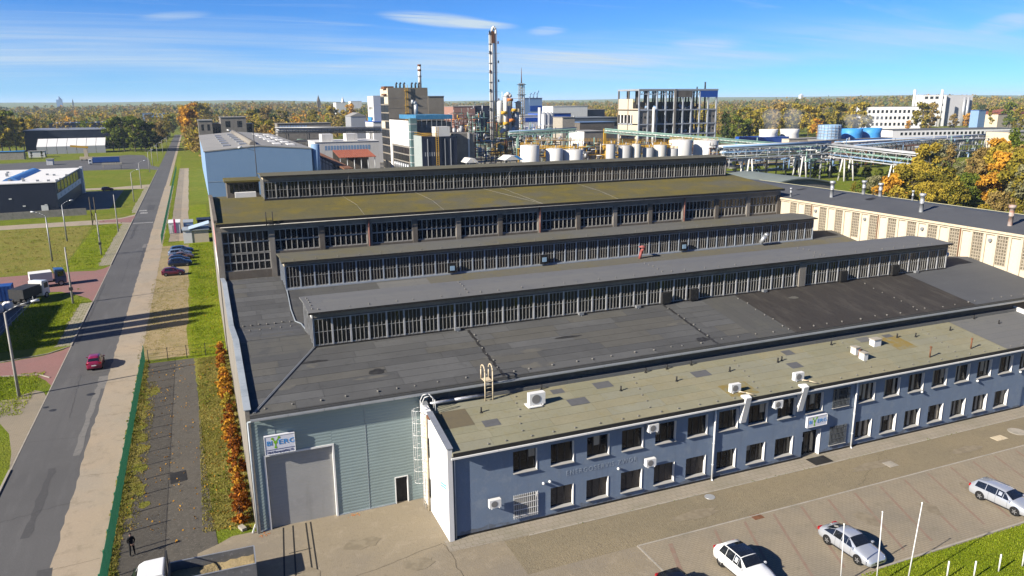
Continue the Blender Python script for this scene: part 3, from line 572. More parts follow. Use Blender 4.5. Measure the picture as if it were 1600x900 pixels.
# ------------------------------------------------------------------ roof monitors
PITCH_B = 1.56
m_palepane = M('milky_pane', (.05, .048, .044), [(1.5, .4, .7, (.03, .029, .027), .8)], rough=.4)
def bay_mesh(w, h, bars, post, bar, mid, depth=.10):
    b = MB(); b.box(0, post, -depth, 0, 0, h)                     # left post
    b.cm = 1
    for k in range(1, bars): x = post+(w-post)*k/bars; b.box(x-bar/2, x+bar/2, -depth*.6, 0, .02, h-.02)
    for z, t in mid: b.box(post, w, -depth*.5, -.001, z-t/2, z+t/2)
    return b
def monitor(parent, x0, x1, y0, depth, zb, zt, zf, frame, glass, roofmat, bars, fascia, endmat, crown=.22, mids=None, sillmat=None, barmat=None):
    n = round((x1-x0)/PITCH_B); w = (x1-x0)/n; h = zt-fascia-zb-.12
    zlow = min(zf(y0), zf(y0+depth))-.3
    b = MB(); b.box(x0+.05, x1-.05, y0+.14, y0+depth-.02, zlow, zt-.02); b.build('monitor_body', glass if False else m_darkconcrete, parent)
    b = MB(); b.box(x0, x1, y0+.02, y0+.14, zt-fascia, zt); b.build('monitor_fascia', m_concrete, parent)
    b = MB(); b.box(x0-.03, x1+.03, y0-.08, y0+.14, zlow+.2, zb+.02); b.build('monitor_sill', sillmat or m_flash, parent)
    b = MB(); yc = y0+depth/2
    pr = [(y0-.38, zt+.02), (yc, zt+.02+crown), (y0+depth+.3, zt+.02), (y0+depth+.3, zt-.12), (yc, zt+crown-.12), (y0-.38, zt-.12)]
    b.prism(pr, 'x', x0-.3, x1+.3); rf = b.build('monitor_roof', roofmat, parent)
    b = MB(); b.box(x0-.32, x1+.32, y0-.43, y0-.38, zt-.14, zt+.035); b.build('roof_edge', m_flash, parent)
    # left end wall: pale gable board, glazing below
    b = MB(); b.prism([(y0, zt-.55), (y0, zt), (yc, zt+crown), (y0+depth, zt), (y0+depth, zt-.3)], 'x', x0-.05, x0+.05); b.build('gable_board', endmat, parent)
    b = MB()
    for k in range(7): y = y0+.05+(depth-.1)*k/6; b.box(x0-.03, x0+.05, y-.04, y+.04, zf(y)-.05, zt-.5)
    b.build('end_mullions', frame, parent)
    b = MB(); b.face((x0+.02, y0, zf(y0)), (x0+.02, y0+depth, zf(y0+depth)), (x0+.02, y0+depth, zt-.2), (x0+.02, y0, zt-.5)); b.build('end_glazing', glass, parent, fix=False)
    mids = mids or [(h*.5, .05), (.05, .10), (h-.05, .10)]
    fm = bay_mesh(w, h, bars, .15, .05, mids).data('window', [frame, barmat or m_bars])
    gms = []
    for var in range(9):
        q5 = random.Random(var*13+bars); gb = MB()
        for k in range(bars):
            a, c = .15+(w-.15)*k/bars+.02, .15+(w-.15)*(k+1)/bars-.02
            for z0, z1 in ((.1, h*.5-.025), (h*.5+.025, h-.1)):
                rr_ = q5.random(); gb.cm = 1 if rr_ < .12 else (2 if rr_ < .2 else 0); ti = q5.uniform(-.012, .004); tj = q5.uniform(-.006, .006)
                gb.face((a, -.015, z0), (c, -.015+tj, z0), (c, -.015+ti+tj, z1), (a, -.015+ti, z1))
        gms.append(gb.data('panes', [glass, m_palepane, m_glassdark]))
    for k in range(n):
        o = place('window', fm, parent, (x0+k*w, y0+.13, zb+.03))
        place('panes', gms[(k*5+k//3) % 9], o, ORG[o])
    b = MB(); b.box(x1-.08, x1+.06, y0+.02, y0+.14, zb, zt-.3); b.build('corner_post', frame, parent)
    return rf
M1Z, M2Z = 14.05, 14.08
def zmon(y0, depth, zt, crown=.22):
    yc = y0+depth/2
    return lambda y: zt+.02+crown*(1-abs(y-yc)/(depth/2+.35))
monitor(hall, 7.75, 82.9, 63.0, 5.4, 11.0, M1Z, hz, m_frame_pale, m_dirtyglass, m_bitumen2, 4, .55, m_whitewall)
monitor(hall, 7.95, 83.4, 85.4, 5.0, 11.0, M2Z, hz, m_frame_blue, m_brownglass, M('worn_grey_felt', (.125, .12, .10), [(.06, .42, .62, (.14, .12, .05), .75), (.6, .5, .72, (.10, .10, .095), .7), (15, .45, .7, (.08, .078, .065), .5)], brick=(8, 1.0, .02, (.06, .06, .05), .5, (.135, .13, .11)), rough=.85), 4, .45, m_creampaint, sillmat=m_frame_blue)
z1f, z2f = zmon(63.0, 5.4, M1Z), zmon(85.4, 5.0, M2Z)
for k in range(36): vent(8.6+k*2.05+R.uniform(-.4, .4), 63.3, zf=z1f, s=R.uniform(.55, .8))
for x in (21.8, 42.7, 63.5):
    for k in range(5): vent(x+k*.12, 63.6+k*1.0, zf=z1f, s=.75)
for k in range(5): vent(7.9, 63.6+k*.9, zf=z1f, s=.75)
for k in range(30): vent(9+k*2.45, 85.6, zf=z2f, s=.75)
# air boxes and red cowl on monitor two
for x in (27.3, 39.5, 60.5):
    b = MB(); b.box(x-.55, x+.55, 85.05, 85.25, 11.1, 12.3); b.build('vent_box', m_flash, hall)
    b = MB(); b.box(x-.28, x+.28, 85.0, 85.05, 11.4, 11.95); b.build('vent_panel', M('pale_blue_panel', (.32, .48, .62), rough=.5), hall)
b = MB(); x = 53.2; b.cyl((x, 84.6, 10.7), (x+.15, 84.5, 11.7), .2, .2, 10); b.cyl((x+.15, 84.5, 11.7), (x+.45, 84.3, 12.2), .2, .2, 10); b.lathe([(.0, .6), (.5, .42), (.5, .36), (.2, .3)], (x+.3, 84.5, 11.9), 10); b.build('exhaust_cowl', M('red_oxide', (.32, .09, .08), [(3, .45, .7, (.22, .07, .06), .7)], rough=.7), hall)
b = MB(); x = 73.4; b.cyl((x, 84.9, 11.2), (x+.5, 84.6, 12.2), .30, .34, 10); b.cyl((x+.5, 84.6, 12.2), (x+.9, 84.6, 12.5), .34, .30, 10); b.build('exhaust_cowl', m_zinc, hall, label='pale bent metal exhaust duct')
for x in (42.7, 46.1, 66.3, 74.2):
    b = MB(); b.box(x-.5, x+.5, 62.6, 62.85, 11.05, 12.2); b.build('vent_box', m_flash, hall)
b = MB(); b.box(60.0, 60.9, 62.85, 63.02, 11.0, 13.6); b.build('blind_panel', m_concrete, hall)
for x in (20.2, 32.8, 39.2, 55.0, 77.5):
    b = MB(); b.box(x, x+.5, 62.6, 62.95, 10.95, 11.2); b.cyl((x+.25, 62.7, 10.95), (x+.25, 62.55, 10.6), .08, n=6); b.build('rain_spout', m_steel, hall)
b = MB(); b.cyl((83.2, 63.5, 12.6), (83.5, 63.3, 12.6), .25, n=10); b.build('lamp', m_brightblue, hall)

# roof access hoops at the eaves above the office
lad = empty('access_ladder', (24.6, 53.2, 7.7), 'cream tubular step ladder with hooped handrails between office and hall roofs', 'ladder')
lx = onY(762, 600, 53.2).x
for x in (lx-.3, lx+.35):
    b = MB(); pts = [(x, 53.0, 7.75), (x, 53.0, 10.35)]
    for k in range(7): a = math.pi*k/6; pts.append((x, 53.45-.45*math.cos(a), 10.35+.45*math.sin(a)))
    pts.append((x, 53.9, 9.5)); b.tube(pts, .055, 8); b.build('rail', m_creampaint, lad)
b = MB(); b.box(lx-.3, lx+.35, 52.95, 53.9, 9.5, 9.55); b.build('platform', m_creampaint, lad)
for z in (7.95, 8.3, 8.65, 9.0, 9.3):
    b = MB(); b.cyl((lx-.3, 53.0, z), (lx+.35, 53.0, z), .025, n=6); b.build('rung', m_creampaint, lad)

# ------------------------------------------------------------------ tall hall behind
TY0, TY1, TZ = 100.0, 130.0, 16.65
tall = empty('tall_factory_hall', (45, 100, 0), 'taller sooty concrete hall with moss-yellowed roof behind the low hall', 'factory')
def tz(y): return TZ+1.35*(1-abs(y-115)/15)
b = MB(); b.box(HX0+.1, HX1-.1, TY0+.35, TY1, 0, TZ-.3); b.build('body', m_darkconcrete, tall)
b = MB(); b.prism([(99.5, TZ), (115, TZ+1.35), (130.5, TZ), (130.5, TZ-.3), (115, TZ+1.05), (99.5, TZ-.3)], 'x', HX0+.05, HX1+.25); b.build('roof', m_mossfelt, tall)
b = MB(); b.box(HX0+.05, HX1+.25, 99.42, 99.5, TZ-.34, TZ+.02); b.build('roof_edge', m_flash, tall)
b = MB(); b.cyl((HX0+.5, 99.35, TZ-.42), (HX1, 99.35, TZ-.30), .05, n=8); b.build('gutter', m_frame_old, tall)
b = MB(); b.prism([(100, 0), (100, TZ+.1), (115, TZ+1.7), (130, TZ+.1), (130, 0)], 'x', HX0-.12, HX0+.12); b.build('side_wall', m_concrete, tall)
b = MB(); b.prism([(100, TZ+.1), (100, TZ+.45), (115, TZ+1.9), (130, TZ+.45), (130, TZ+.1), (115, TZ+1.6)], 'x', HX0-.15, HX0+.25); b.build('parapet', m_darkconcrete, tall)
for z0, z1, mm in ((12.6, 15.2, M('faded_pink_paint', (.55, .25, .25), [(1, .45, .7, (.5, .42, .38), .8)], rough=.8)), (9.9, 12.2, m_whitewall)):
    b = MB(); b.face((HX0-.125, 100.5, z0), (HX0-.125, 112, z0+.5), (HX0-.125, 112, z1+.5), (HX0-.125, 100.5, z1)); b.build('painted_panel', mm, tall, fix=False)
NW = 14; pw = (HX1-.2-1.95)/NW
b = MB(); b.box(HX0+.1, HX1-.1, TY0+.0, TY0+.34, 15.55, TZ-.3); b.build('lintel_band', m_concrete, tall)
b = MB(); b.box(HX0+.1, HX1-.1, TY0+.0, TY0+.34, 9.2, 10.45); b.box(8.2, HX1-.1, TY0+.02, TY0+.34, 10.45, 12.65); b.build('sill_wall', m_darkconcrete, tall)
def grid_window(w, h, nx, ny, t):
    f = MB(); g = MB()
    for k in range(nx+1): x = w*k/nx; f.box(x-t/2, x+t/2, -.08, 0, 0, h)
    for k in range(ny+1): z = h*k/ny; f.box(0, w, -.07, -.002, z-t*.8, z+t*.8)
    for i in range(nx):
        for j in range(ny): g.face((w*i/nx+t/2, -.02, h*j/ny+t*.8), (w*(i+1)/nx-t/2, -.02, h*j/ny+t*.8), (w*(i+1)/nx-t/2, -.02, h*(j+1)/ny-t*.8), (w*i/nx+t/2, -.02, h*(j+1)/ny-t*.8))
    return f, g
f, g = grid_window(5.55, 2.75, 8, 2, .10); fme, gme = f.data('window', m_frame_old), g.data('panes', m_glassdark)
f2, g2 = grid_window(5.55, 2.15, 8, 2, .10); fme2, gme2 = f2.data('window', m_frame_old), g2.data('panes', m_glassdark)
for k in range(NW):
    x = 2.15+k*pw
    o = place('window', fme, tall, (x, TY0+.2, 12.72)); place('panes', gme, o, ORG[o])
    if k == 0: o = place('window', fme2, tall, (x, TY0+.2, 10.48)); place('panes', gme2, o, ORG[o])
    b = MB(); b.box(x+5.6, x+5.6+pw-5.62, TY0-.08, TY0+.3, 9.3, 15.55); b.build('pillar', m_darkconcrete if k % 2 else m_concrete, tall)
    if k % 4 == 2: b = MB(); b.cyl((x+5.85, TY0-.18, 10), (x+5.85, TY0-.18, 16.2), .1, n=8); b.build('downpipe', M('rust_red_pipe%d' % k, (.22, .08, .06), [(2, .4, .7, (.28, .2, .16), .7)], rough=.85), tall)
b = MB(); b.box(HX0+.1, 2.1, TY0-.08, TY0+.3, 9.3, 15.55); b.build('pillar', m_concrete, tall)
# brick stair column and roof hatch rails at the first pillar
b = MB(); b.cyl((7.5, 99.2, 16.2), (7.5, 99.2, 17.9), .06, n=6); b.cyl((8.3, 99.2, 16.2), (8.3, 99.2, 17.9), .06, n=6)
for z in (16.4, 16.8): b.cyl((7.5, 99.2, z), (8.3, 99.2, z), .04, n=6)
b.build('hatch_rail', m_flash, tall)
monitor(tall, 8.55, 88.0, 112.3, 5.4, 18.0, 21.2, tz, m_frame_old, m_glassdark, M('olive_felt', (.125, .115, .075), [(.05, .42, .65, (.105, .10, .085), .8), (3, .5, .7, (.10, .09, .05), .6)], rough=.9), 3, .75, m_creampaint, crown=.18)
b = MB(); b.box(3.9, 8.4, 119, 124, 16, 19.9); th = b.build('roof_house', m_darkconcrete, tall)
b = MB(); b.box(3.6, 8.7, 118.6, 124.4, 19.9, 20.15); b.build('slab', m_mossfelt, th)
for k in range(6): b = MB(); b.box(4.3+k*.68, 4.75+k*.68, 118.94, 118.99, 18.4, 19.6); b.build('pane', m_glassdark, th)
b = MB(); b.box(4.9, 7.8, 117.6, 118.5, 17.2, 18.5); b.build('duct_box', m_whitewall, tall)
def wire(pts, par, r=.012, mat=None):
    b = MB(); b.tube(pts, r, 5); b.build('lightning_wire', mat or m_frame_old, par)
for x in (19.5, 30.5, 58.0):
    wire([(x, 112.2, tz(112.2)+.06), (x+.8, 106, tz(106)+.06), (x+.5, 99.6, tz(99.6)+.06)], tall)
wire([(44.5, 112.2, tz(112.2)+.06), (45.2, 106, tz(106)+.06), (46.0, 99.6, tz(99.6)+.06)], tall); wire([(41.5, 112.2, tz(112.2)+.06), (45.9, 99.7, tz(99.7)+.06)], tall)
wire([(20.5, 112.0, 21.2), (20.2, 112.1, 18.2)], tall); wire([(46.5, 111.9, 21.2), (44.5, 112.1, 18.1)], tall)
# ------------------------------------------------------------------ blue two-storey office in front of the hall
OX0, OX1, OY, OYB = 14.35, 82.6, 47.35, 53.55
off = empty('office_building', (48, 47.35, 0), 'two-storey office wing with blue rendered front, white end wall and pale felt roof', 'office building')
def oz(y): return 7.0+(y-47.0)*(8.0-7.0)/(OYB-47.0)
WX = [19.47+3.075*k for k in range(19)]; WW = 1.93
UZ0, UZ1, LZ0, LZ1 = 4.28, 6.02, .68, 2.42
DOOR = (47.1, 49.15, 2.55); EXIT = (75.85, 76.85, 2.3)
holes = []
for k, x in enumerate(WX):
    if x+WW > OX1-1: continue
    holes.append((x, x+WW, UZ0, UZ1, 'u', k))
    if k != 9 and x < 74: holes.append((x, x+WW, LZ0, LZ1, 'l', k))
holes.append((DOOR[0], DOOR[1], 0, DOOR[2], 'd', -1)); holes.append((EXIT[0], EXIT[1], 0, EXIT[2], 'e', -1))
def wall_with_holes(b, x0, x1, z0, z1, holes, y0, y1):
    xs = sorted({x0, x1, *[h[0] for h in holes], *[h[1] for h in holes]})
    for a, c in zip(xs[:-1], xs[1:]):
        col = sorted([(h[2], h[3]) for h in holes if h[0] < (a+c)/2 < h[1]]); z = z0
        for h0, h1 in col:
            if h0 > z: b.box(a, c, y0, y1, z, h0)
            z = h1
        if z < z1: b.box(a, c, y0, y1, z, z1)
b = MB(); wall_with_holes(b, OX0+.36, OX1, 0, 6.72, holes, OY, OY+.35); b.build('wall', m_blueplaster, off)
b = MB(); b.box(OX0+.36, OX1, OY-.02, OY, 0, .22); 
bp = b  # dark plinth
bp = MB()
segs = sorted([(DOOR[0], DOOR[1]), (EXIT[0], EXIT[1])]); xx = OX0+.36
for a, c in segs: bp.box(xx, a, OY-.03, OY, 0, .2); xx = c
bp.box(xx, OX1, OY-.03, OY, 0, .2); bp.build('plinth', m_flash, off)
q7 = random.Random(8); m_splash = M('splash_dirt', (.15, .165, .19), [(1.8, .42, .62, (.20, .25, .325), .95)], rough=.95)
for a_, c_ in ((OX0+.4, DOOR[0]-.05), (DOOR[1]+.05, EXIT[0]-.05)):
    n_ = int((c_-a_)/.45); pts_ = [(a_+(c_-a_)*i/n_, OY-.004, .34+.22*q7.random()**2+.1*math.sin(i*.31)) for i in range(n_+1)]; b = MB()
    for p0, p1 in zip(pts_[:-1], pts_[1:]): b.face((p0[0], p0[1], .2), (p1[0], p1[1], .2), p1, p0)
    b.build('splash_zone', m_splash, off, fix=False)
b = MB(); b.box(OX0+.36, OX1, OY+.75, OYB+.3, 0, 6.6); b.build('inner_core', m_darkconcrete, off)
# end wall (white) with raised coping, and the corner return on the front
b = MB(); b.prism([(OY-.28, 0), (OY-.28, 7.32), (OYB+.4, oz(OYB)+.55), (OYB+.4, 0)], 'x', OX0, OX0+.36); b.build('end_wall', m_whitewall, off)
for k in range(7):
    y0 = OY-.32+k*1.0; y1 = y0+.985; zf_ = lambda y: 7.32+(y-OY+.28)*(oz(OYB)+.55-7.32)/(OYB+.4-OY+.28)
    if k == 5: continue
    b = MB(); b.prism([(y0, zf_(y0)+.005), (y1, zf_(y1)+.005), (y1, zf_(y1)+.06), (y0, zf_(y0)+.06)], 'x', OX0-.05, OX0+.42); b.build('coping', m_zinc, off)
b = MB(); b.prism([(OYB-1.2, 7.75), (OYB-.25, 7.9), (OYB-.25, 8.5), (OYB-1.2, 8.5)], 'x', OX0-.08, OX0+.4); b.build('coping', m_rust, off, label='rusty bared coping') if False else None
m_cyan = M('cyan_paint', (.05, .42, .70), rough=.6)
for dz in (0, .2):
    b = MB(); b.face((OX0-.006, OY+.15, 4.0+dz), (OX0-.006, OY+1.55, 3.65+dz), (OX0-.006, OY+1.55, 3.77+dz), (OX0-.006, OY+.15, 4.12+dz)); b.build('painted_stripe', m_cyan, off, fix=False)
for y0, z0 in ((51.6, 4.6), (51.6, 1.2)):
    b = MB(); b.box(OX0-.02, OX0+.02, y0, y0+.9, z0, z0+1.6); b.build('end_window', m_glassdark, off)
# roof
b = MB(); b.prism([(OY-.45, oz(OY-.45)), (OYB, oz(OYB)), (OYB, oz(OYB)-.3), (OY-.45, oz(OY-.45)-.25)], 'x', OX0+.36, OX1); b.build('roof', m_palefelt, off)
b = MB(); b.prism([(OYB-.02, oz(OYB)-.3), (OYB-.02, oz(OYB)+.3), (OYB+.4, oz(OYB)+.36), (OYB+.4, oz(OYB)-.3)], 'x', OX0+.36, OX1+.3); b.build('upstand', m_bitumen2, off)
b = MB(); b.box(OX1-.02, OX1+.3, OY-.4, OYB+.4, 0, 6.6); b.prism([(OY-.45, 6.6), (OY-.45, 7.35), (OYB+.4, oz(OYB)+.5), (OYB+.4, 6.6)], 'x', OX1, OX1+.3); b.build('end_wall', m_whitewall, off)
of_tones = [M('office_felt_%s' % nm, c, [(.3, .42, .68, tuple(v*1.15 for v in c), .7), (1.6, .5, .72, (.24, .20, .09), .45), (4, .52, .72, tuple(v*.75 for v in c), .5), (25, .45, .7, tuple(v*.65 for v in c), .45)], rough=.88, bump=(25, .3, .02)) for nm, c in (('pale', (.255, .24, .160)), ('green', (.240, .228, .150)), ('grey', (.246, .236, .168)), ('warm', (.258, .235, .150)))]
felt_sheets(off, OX0+.4, 72.0, OY-.42, OYB-.08, oz, 5.0, 1.05, of_tones, 9, dz=.003)
def opatch(x0, x1, y0, y1, mat, dz=.024):
    b = MB(); b.face((x0, y0, oz(y0)+dz), (x1, y0, oz(y0)+dz), (x1, y1, oz(y1)+dz), (x0, y1, oz(y1)+dz)); b.build('roof_patch', mat, off, fix=False)
def opx(x0, y0, x1, y1):     # patch from two photo corners on the roof
    a = onZ(x0, y0, 7.5); c = onZ(x1, y1, 7.5); return min(a.x, c.x), max(a.x, c.x), min(a.y, c.y), max(a.y, c.y)
opatch(xb-13.5 if False else 72.0, OX1-.05, OY-.4, OYB-.05, m_bitumen2)
m_tan = M('brown_stained_felt', (.14, .115, .07), [(2, .45, .7, (.11, .095, .07), .7)], rough=.85)
opatch(14.9, 17.5, 50.0, 52.4, m_tan); opatch(18.1, 19.4, 49.4, 50.3, m_patch); opatch(25.7, 27.4, 50.2, 51.2, m_patch)
opatch(25.1, 26.2, 52.3, 53.0, m_patch); opatch(29.0, 30.6, 52.0, 53.0, m_patch); opatch(38.3, 40.0, 51.2, 52.2, m_patch); opatch(49.2, 50.3, 52.3, 53.2, m_patch); opatch(47.9, 49.2, 50.0, 51.0, m_patch); opatch(58.6, 60.2, 52.4, 53.3, m_bitumen2); opatch(61.9, 63.0, 52.5, 53.1, m_patch)
m_ochre = M('ochre_moss', (.24, .17, .045), [(1.5, .42, .62, (.22, .205, .125), .9)], rough=.95)
opatch(39.2, 42.0, 47.4, 49.4, m_ochre, .020); opatch(61.0, 63.4, 50.0, 52.6, m_ochre, .020)
b = MB(); b.box(OX0+.36, OX1, OY-.52, OY-.45, oz(OY)-.32, oz(OY)-.04); b.build('eaves_board', m_flash, off)
k = 0; x = OX0+.2
while x < OX1:
    x1 = min(OX1, x+3.6); b = MB(); b.box(x, x1-.03, OY-.62, OY-.50, 6.60, 6.72); b.build('gutter', m_white, off); x = x1
vb2 = lambda x, y, s=.8: place('roof_vent', vent_me, off, (x, y, oz(y)), scale=(s, s, s))
for k in range(36): vb2(15.4+k*1.85+R.uniform(-.3, .3), OY-.1)
for xs in (20.6, 31.6, 42.3, 55.2, 66.0):
    for k in range(6): vb2(xs+k*.28+R.uniform(-.1, .1), 48.1+k*.95, .7)
# windows
def win_parts(w, h, style):
    f = MB(); t = .07
    f.box(0, t, -.03, .05, 0, h); f.box(w-t, w, -.03, .05, 0, h); f.box(t, w-t, -.03, .05, 0, t); f.box(t, w-t, -.03, .05, h-t, h)
    for k in (1, 2): x = w*k/3; f.box(x-.05, x+.05, -.03, .05, t, h-t)
    return f
OFR = win_parts(WW, UZ1-UZ0, 0).data('window', m_winframe)
pane = MB(); pane.face((0, 0, 0), (WW/3-.12, 0, 0), (WW/3-.12, 0, 1.58), (0, 0, 1.58))
m_officeglass = M('office_glass', (.010, .011, .013), [(.35, .42, .62, (.030, .028, .026), .8), (1.6, .5, .66, (.008, .008, .009), .7)], rough=.08, spec=.3)
PANES = [pane.data('pane', m_officeglass), pane.data('pane', m_blind), pane.data('pane', m_curtain)]
silm = MB(); silm.prism([(-.38, -.015), (-.38, .015), (.06, .05), (.06, -.015)], 'x', 0, WW+.04); SIL = silm.data('sill', M('dull_white_sill', (.38, .37, .345), rough=.75))
revm = MB(); revm.box(WW-.0, WW+.02, -.30, .06, 0, UZ1-UZ0); REV = revm.data('reveal', m_white)
sl = MB()
for j in range(26): z = .05+j*.06; sl.face((0, -.005, z), (WW/3-.12, -.005, z), (WW/3-.12, -.02, z+.04), (0, -.02, z+.04))
BLIND = sl.data('blind', M('slatted_blind', (.20, .17, .145), rough=.6))
for x0, x1, z0, z1, kind, k in holes:
    if kind not in 'ul': continue
    y = OY+.27
    w = place('window', OFR, off, (x0, y, z0))
    brown = k >= 10
    for j in range(3):
        p_ = place('pane', PANES[0], w, (x0+WW*j/3+.06, y+.015, z0+.08))
        if kind == 'l' and k in (1, 2, 3, 4, 5) : place('blind', BLIND, p_, (x0+WW*j/3+.06, y+.01, z0+.08))
        elif (k*5+j*3+(kind == 'u')) % 7 == 0: place('blind', PANES[2], p_, (x0+WW*j/3+.06, y+.01, z0+.08+1.58*(1-.25-.09*((k+j) % 6))), scale=(1, 1, .25+.09*((k+j) % 6)))
        elif brown and (j*7+k*3) % 5 < 3: place('curtain', PANES[2], p_, (x0+WW*j/3+.06+.03*(k % 3), y+.012, z0+.08), scale=(.55 if j else .9, 1, .98))
    place('sill', SIL, w, (x0-.02, OY+.24, z0-.005)); place('reveal', REV, w, (x0-.021, OY+.26, z0))
# bars on three windows
gr = MB()
for j in range(13): x = WW*j/12; gr.box(x-.018, x+.018, -.02, .02, -.1, UZ1-UZ0+.12)
for z in (.1, .6, 1.1, 1.6): gr.box(-.05, WW+.05, -.03, .0, z-.02, z+.02)
GR = gr.data('window_bars', m_white); GR2 = gr.data('window_bars', M('dark_bars', (.10, .11, .12), rough=.5))
place('window_bars', GR, off, (WX[0], OY-.12, LZ0)); place('window_bars', GR2, off, (WX[10], OY-.05, LZ0)); place('window_bars', GR2, off, (WX[10], OY-.05, UZ0))
# entrance
b = MB(); b.box(DOOR[0], DOOR[1], OY+.6, OY+.7, 0, DOOR[2]); dr = b.build('entrance_door', m_glassdark, off)
b = MB()
for x in (DOOR[0]+.05, DOOR[0]+.75, DOOR[0]+1.4, DOOR[1]-.05): b.box(x-.04, x+.04, OY+.52, OY+.6, 0, DOOR[2])
b.box(DOOR[0], DOOR[1], OY+.53, OY+.6, 2.05, 2.13); b.build('door_frame', m_winframe, dr)
b = MB(); b.box(DOOR[0]+.25, DOOR[0]+.6, OY+.505, OY+.515, 1.35, 1.75); b.build('notice', m_white, dr)
b = MB(); b.box(DOOR[1]-.02, DOOR[1]+.02, OY-.02, OY+.5, 0, DOOR[2]); b.build('reveal', m_white, off)
b = MB(); b.box(EXIT[0], EXIT[1], OY+.2, OY+.28, 0, EXIT[2]); b.build('side_door', M('grey_blue_door', (.22, .30, .40), rough=.5), off)
b = MB(); b.box(DOOR[0]+.25, DOOR[1]+.2, 45.75, 47.0, .045, .065); b.build('door_mat', m_flash, label='black rubber mat in front of the office entrance', cat='door mat')
# downpipes
for x in (37.45, 52.85):
    b = MB(); b.cyl((x, OY-.12, .12), (x, OY-.12, 6.62), .075, n=10); b.cyl((x, OY-.12, .12), (x-.05, OY-.3, .02), .075, n=8)
    for z in (1.4, 3.3, 5.2): b.cyl((x, OY-.12, z), (x, OY-.12, z+.08), .1, n=10)
    b.build('downpipe', m_white, off)
b = MB(); b.cyl((OX0+.55, OY-.1, .05), (OX0+.55, OY-.1, 6.5), .06, n=8); b.build('downpipe', m_coping, off)
b = MB(); b.box(OX0+.37, OX0+.62, OY-.05, OY+.0, 3.2, 6.2); b.box(OX0+.37, OX0+.6, OY-.05, OY, .1, 1.5); b.build('corner_patch', M('bare_plaster', (.24, .27, .31), [(3, .45, .7, (.34, .34, .33), .7)], rough=.9), off)
# lettering in relief on the plaster: the readable middle of the old company name
m_relief = M('pale_plaster_relief', (.30, .35, .41), rough=.9)
me = text_mesh('ENERGOSERVIS-ZWOR', .60, .006, 1.28); me.materials.clear(); me.materials.append(m_relief)
place('wall_lettering', me, off, (27.0, OY-.013, 3.36), rot=(math.pi/2, 0, 0), scale=(.84, 1, 1))
# white boxed ducts carrying the roof units' pipes over the eaves
for x in (43.15, 49.05)[:0]: pass
for px, py in ((1168, 616), (1258, 597)):
    x = onY(px, py, OY-.5).x
    b = MB(); b.prism([(OY-.75, 7.15), (OY-.35, 7.3), (OY-.02, 7.2), (OY-.02, 4.75), (OY-.22, 4.75)], 'x', x-.28, x+.28); b.build('pipe_duct', m_white, off)
# caged ladder on the end wall
cl2 = empty('caged_ladder', (14.2, 52.6, 0), 'white caged ladder on the side of the office end wall', 'ladder')
for y in (52.35, 52.85):
    b = MB(); pts = [(OX0-.25, y, 0), (OX0-.25, y, 8.9), (OX0-.05, y, 9.3), (OX0+.4, y, 9.35), (OX0+.75, y, 9.0), (OX0+.8, y, 8.1)]; b.tube(pts, .035, 6); b.build('rail', m_white, cl2)
for k in range(26):
    b = MB(); b.cyl((OX0-.25, 52.35, .35+k*.33), (OX0-.25, 52.85, .35+k*.33), .022, n=5); b.build('rung', m_creampaint, cl2)
for k in range(7):
    z = 2.3+k*1.0; b = MB(); pts = [(OX0-.25-.75*math.sin(math.pi*j/8), 52.6-.42*math.cos(math.pi*j/8), z) for j in range(9)]; b.tube(pts, .018, 5); b.build('cage_hoop', m_white, cl2)
for j in (2, 4, 6):
    b = MB(); x, y = OX0-.25-.75*math.sin(math.pi*j/8), 52.6-.42*math.cos(math.pi*j/8); b.cyl((x, y, 2.3), (x, y, 8.3), .014, n=5); b.build('cage_strap', m_white, cl2)
b = MB(); b.cyl((OX0-.12, 51.9, 0), (OX0-.12, 51.9, 7.9), .09, n=8); b.build('downpipe', m_creampaint, off)
b = MB(); b.box(OX0-.1, OX0+.5, 51.2, 51.9, 7.9, 8.08); b.build('rusty_plate', m_rust, off)
b = MB(); b.tube([(15.0, 53.35, 8.3), (17, 53.35, 8.32), (19.6, 53.35, 8.3)], .13, 8); b.build('wrapped_pipe', M('foil_wrap', (.55, .56, .60), [(6, .4, .7, (.25, .26, .3), .8)], rough=.35, metal=.5), off)

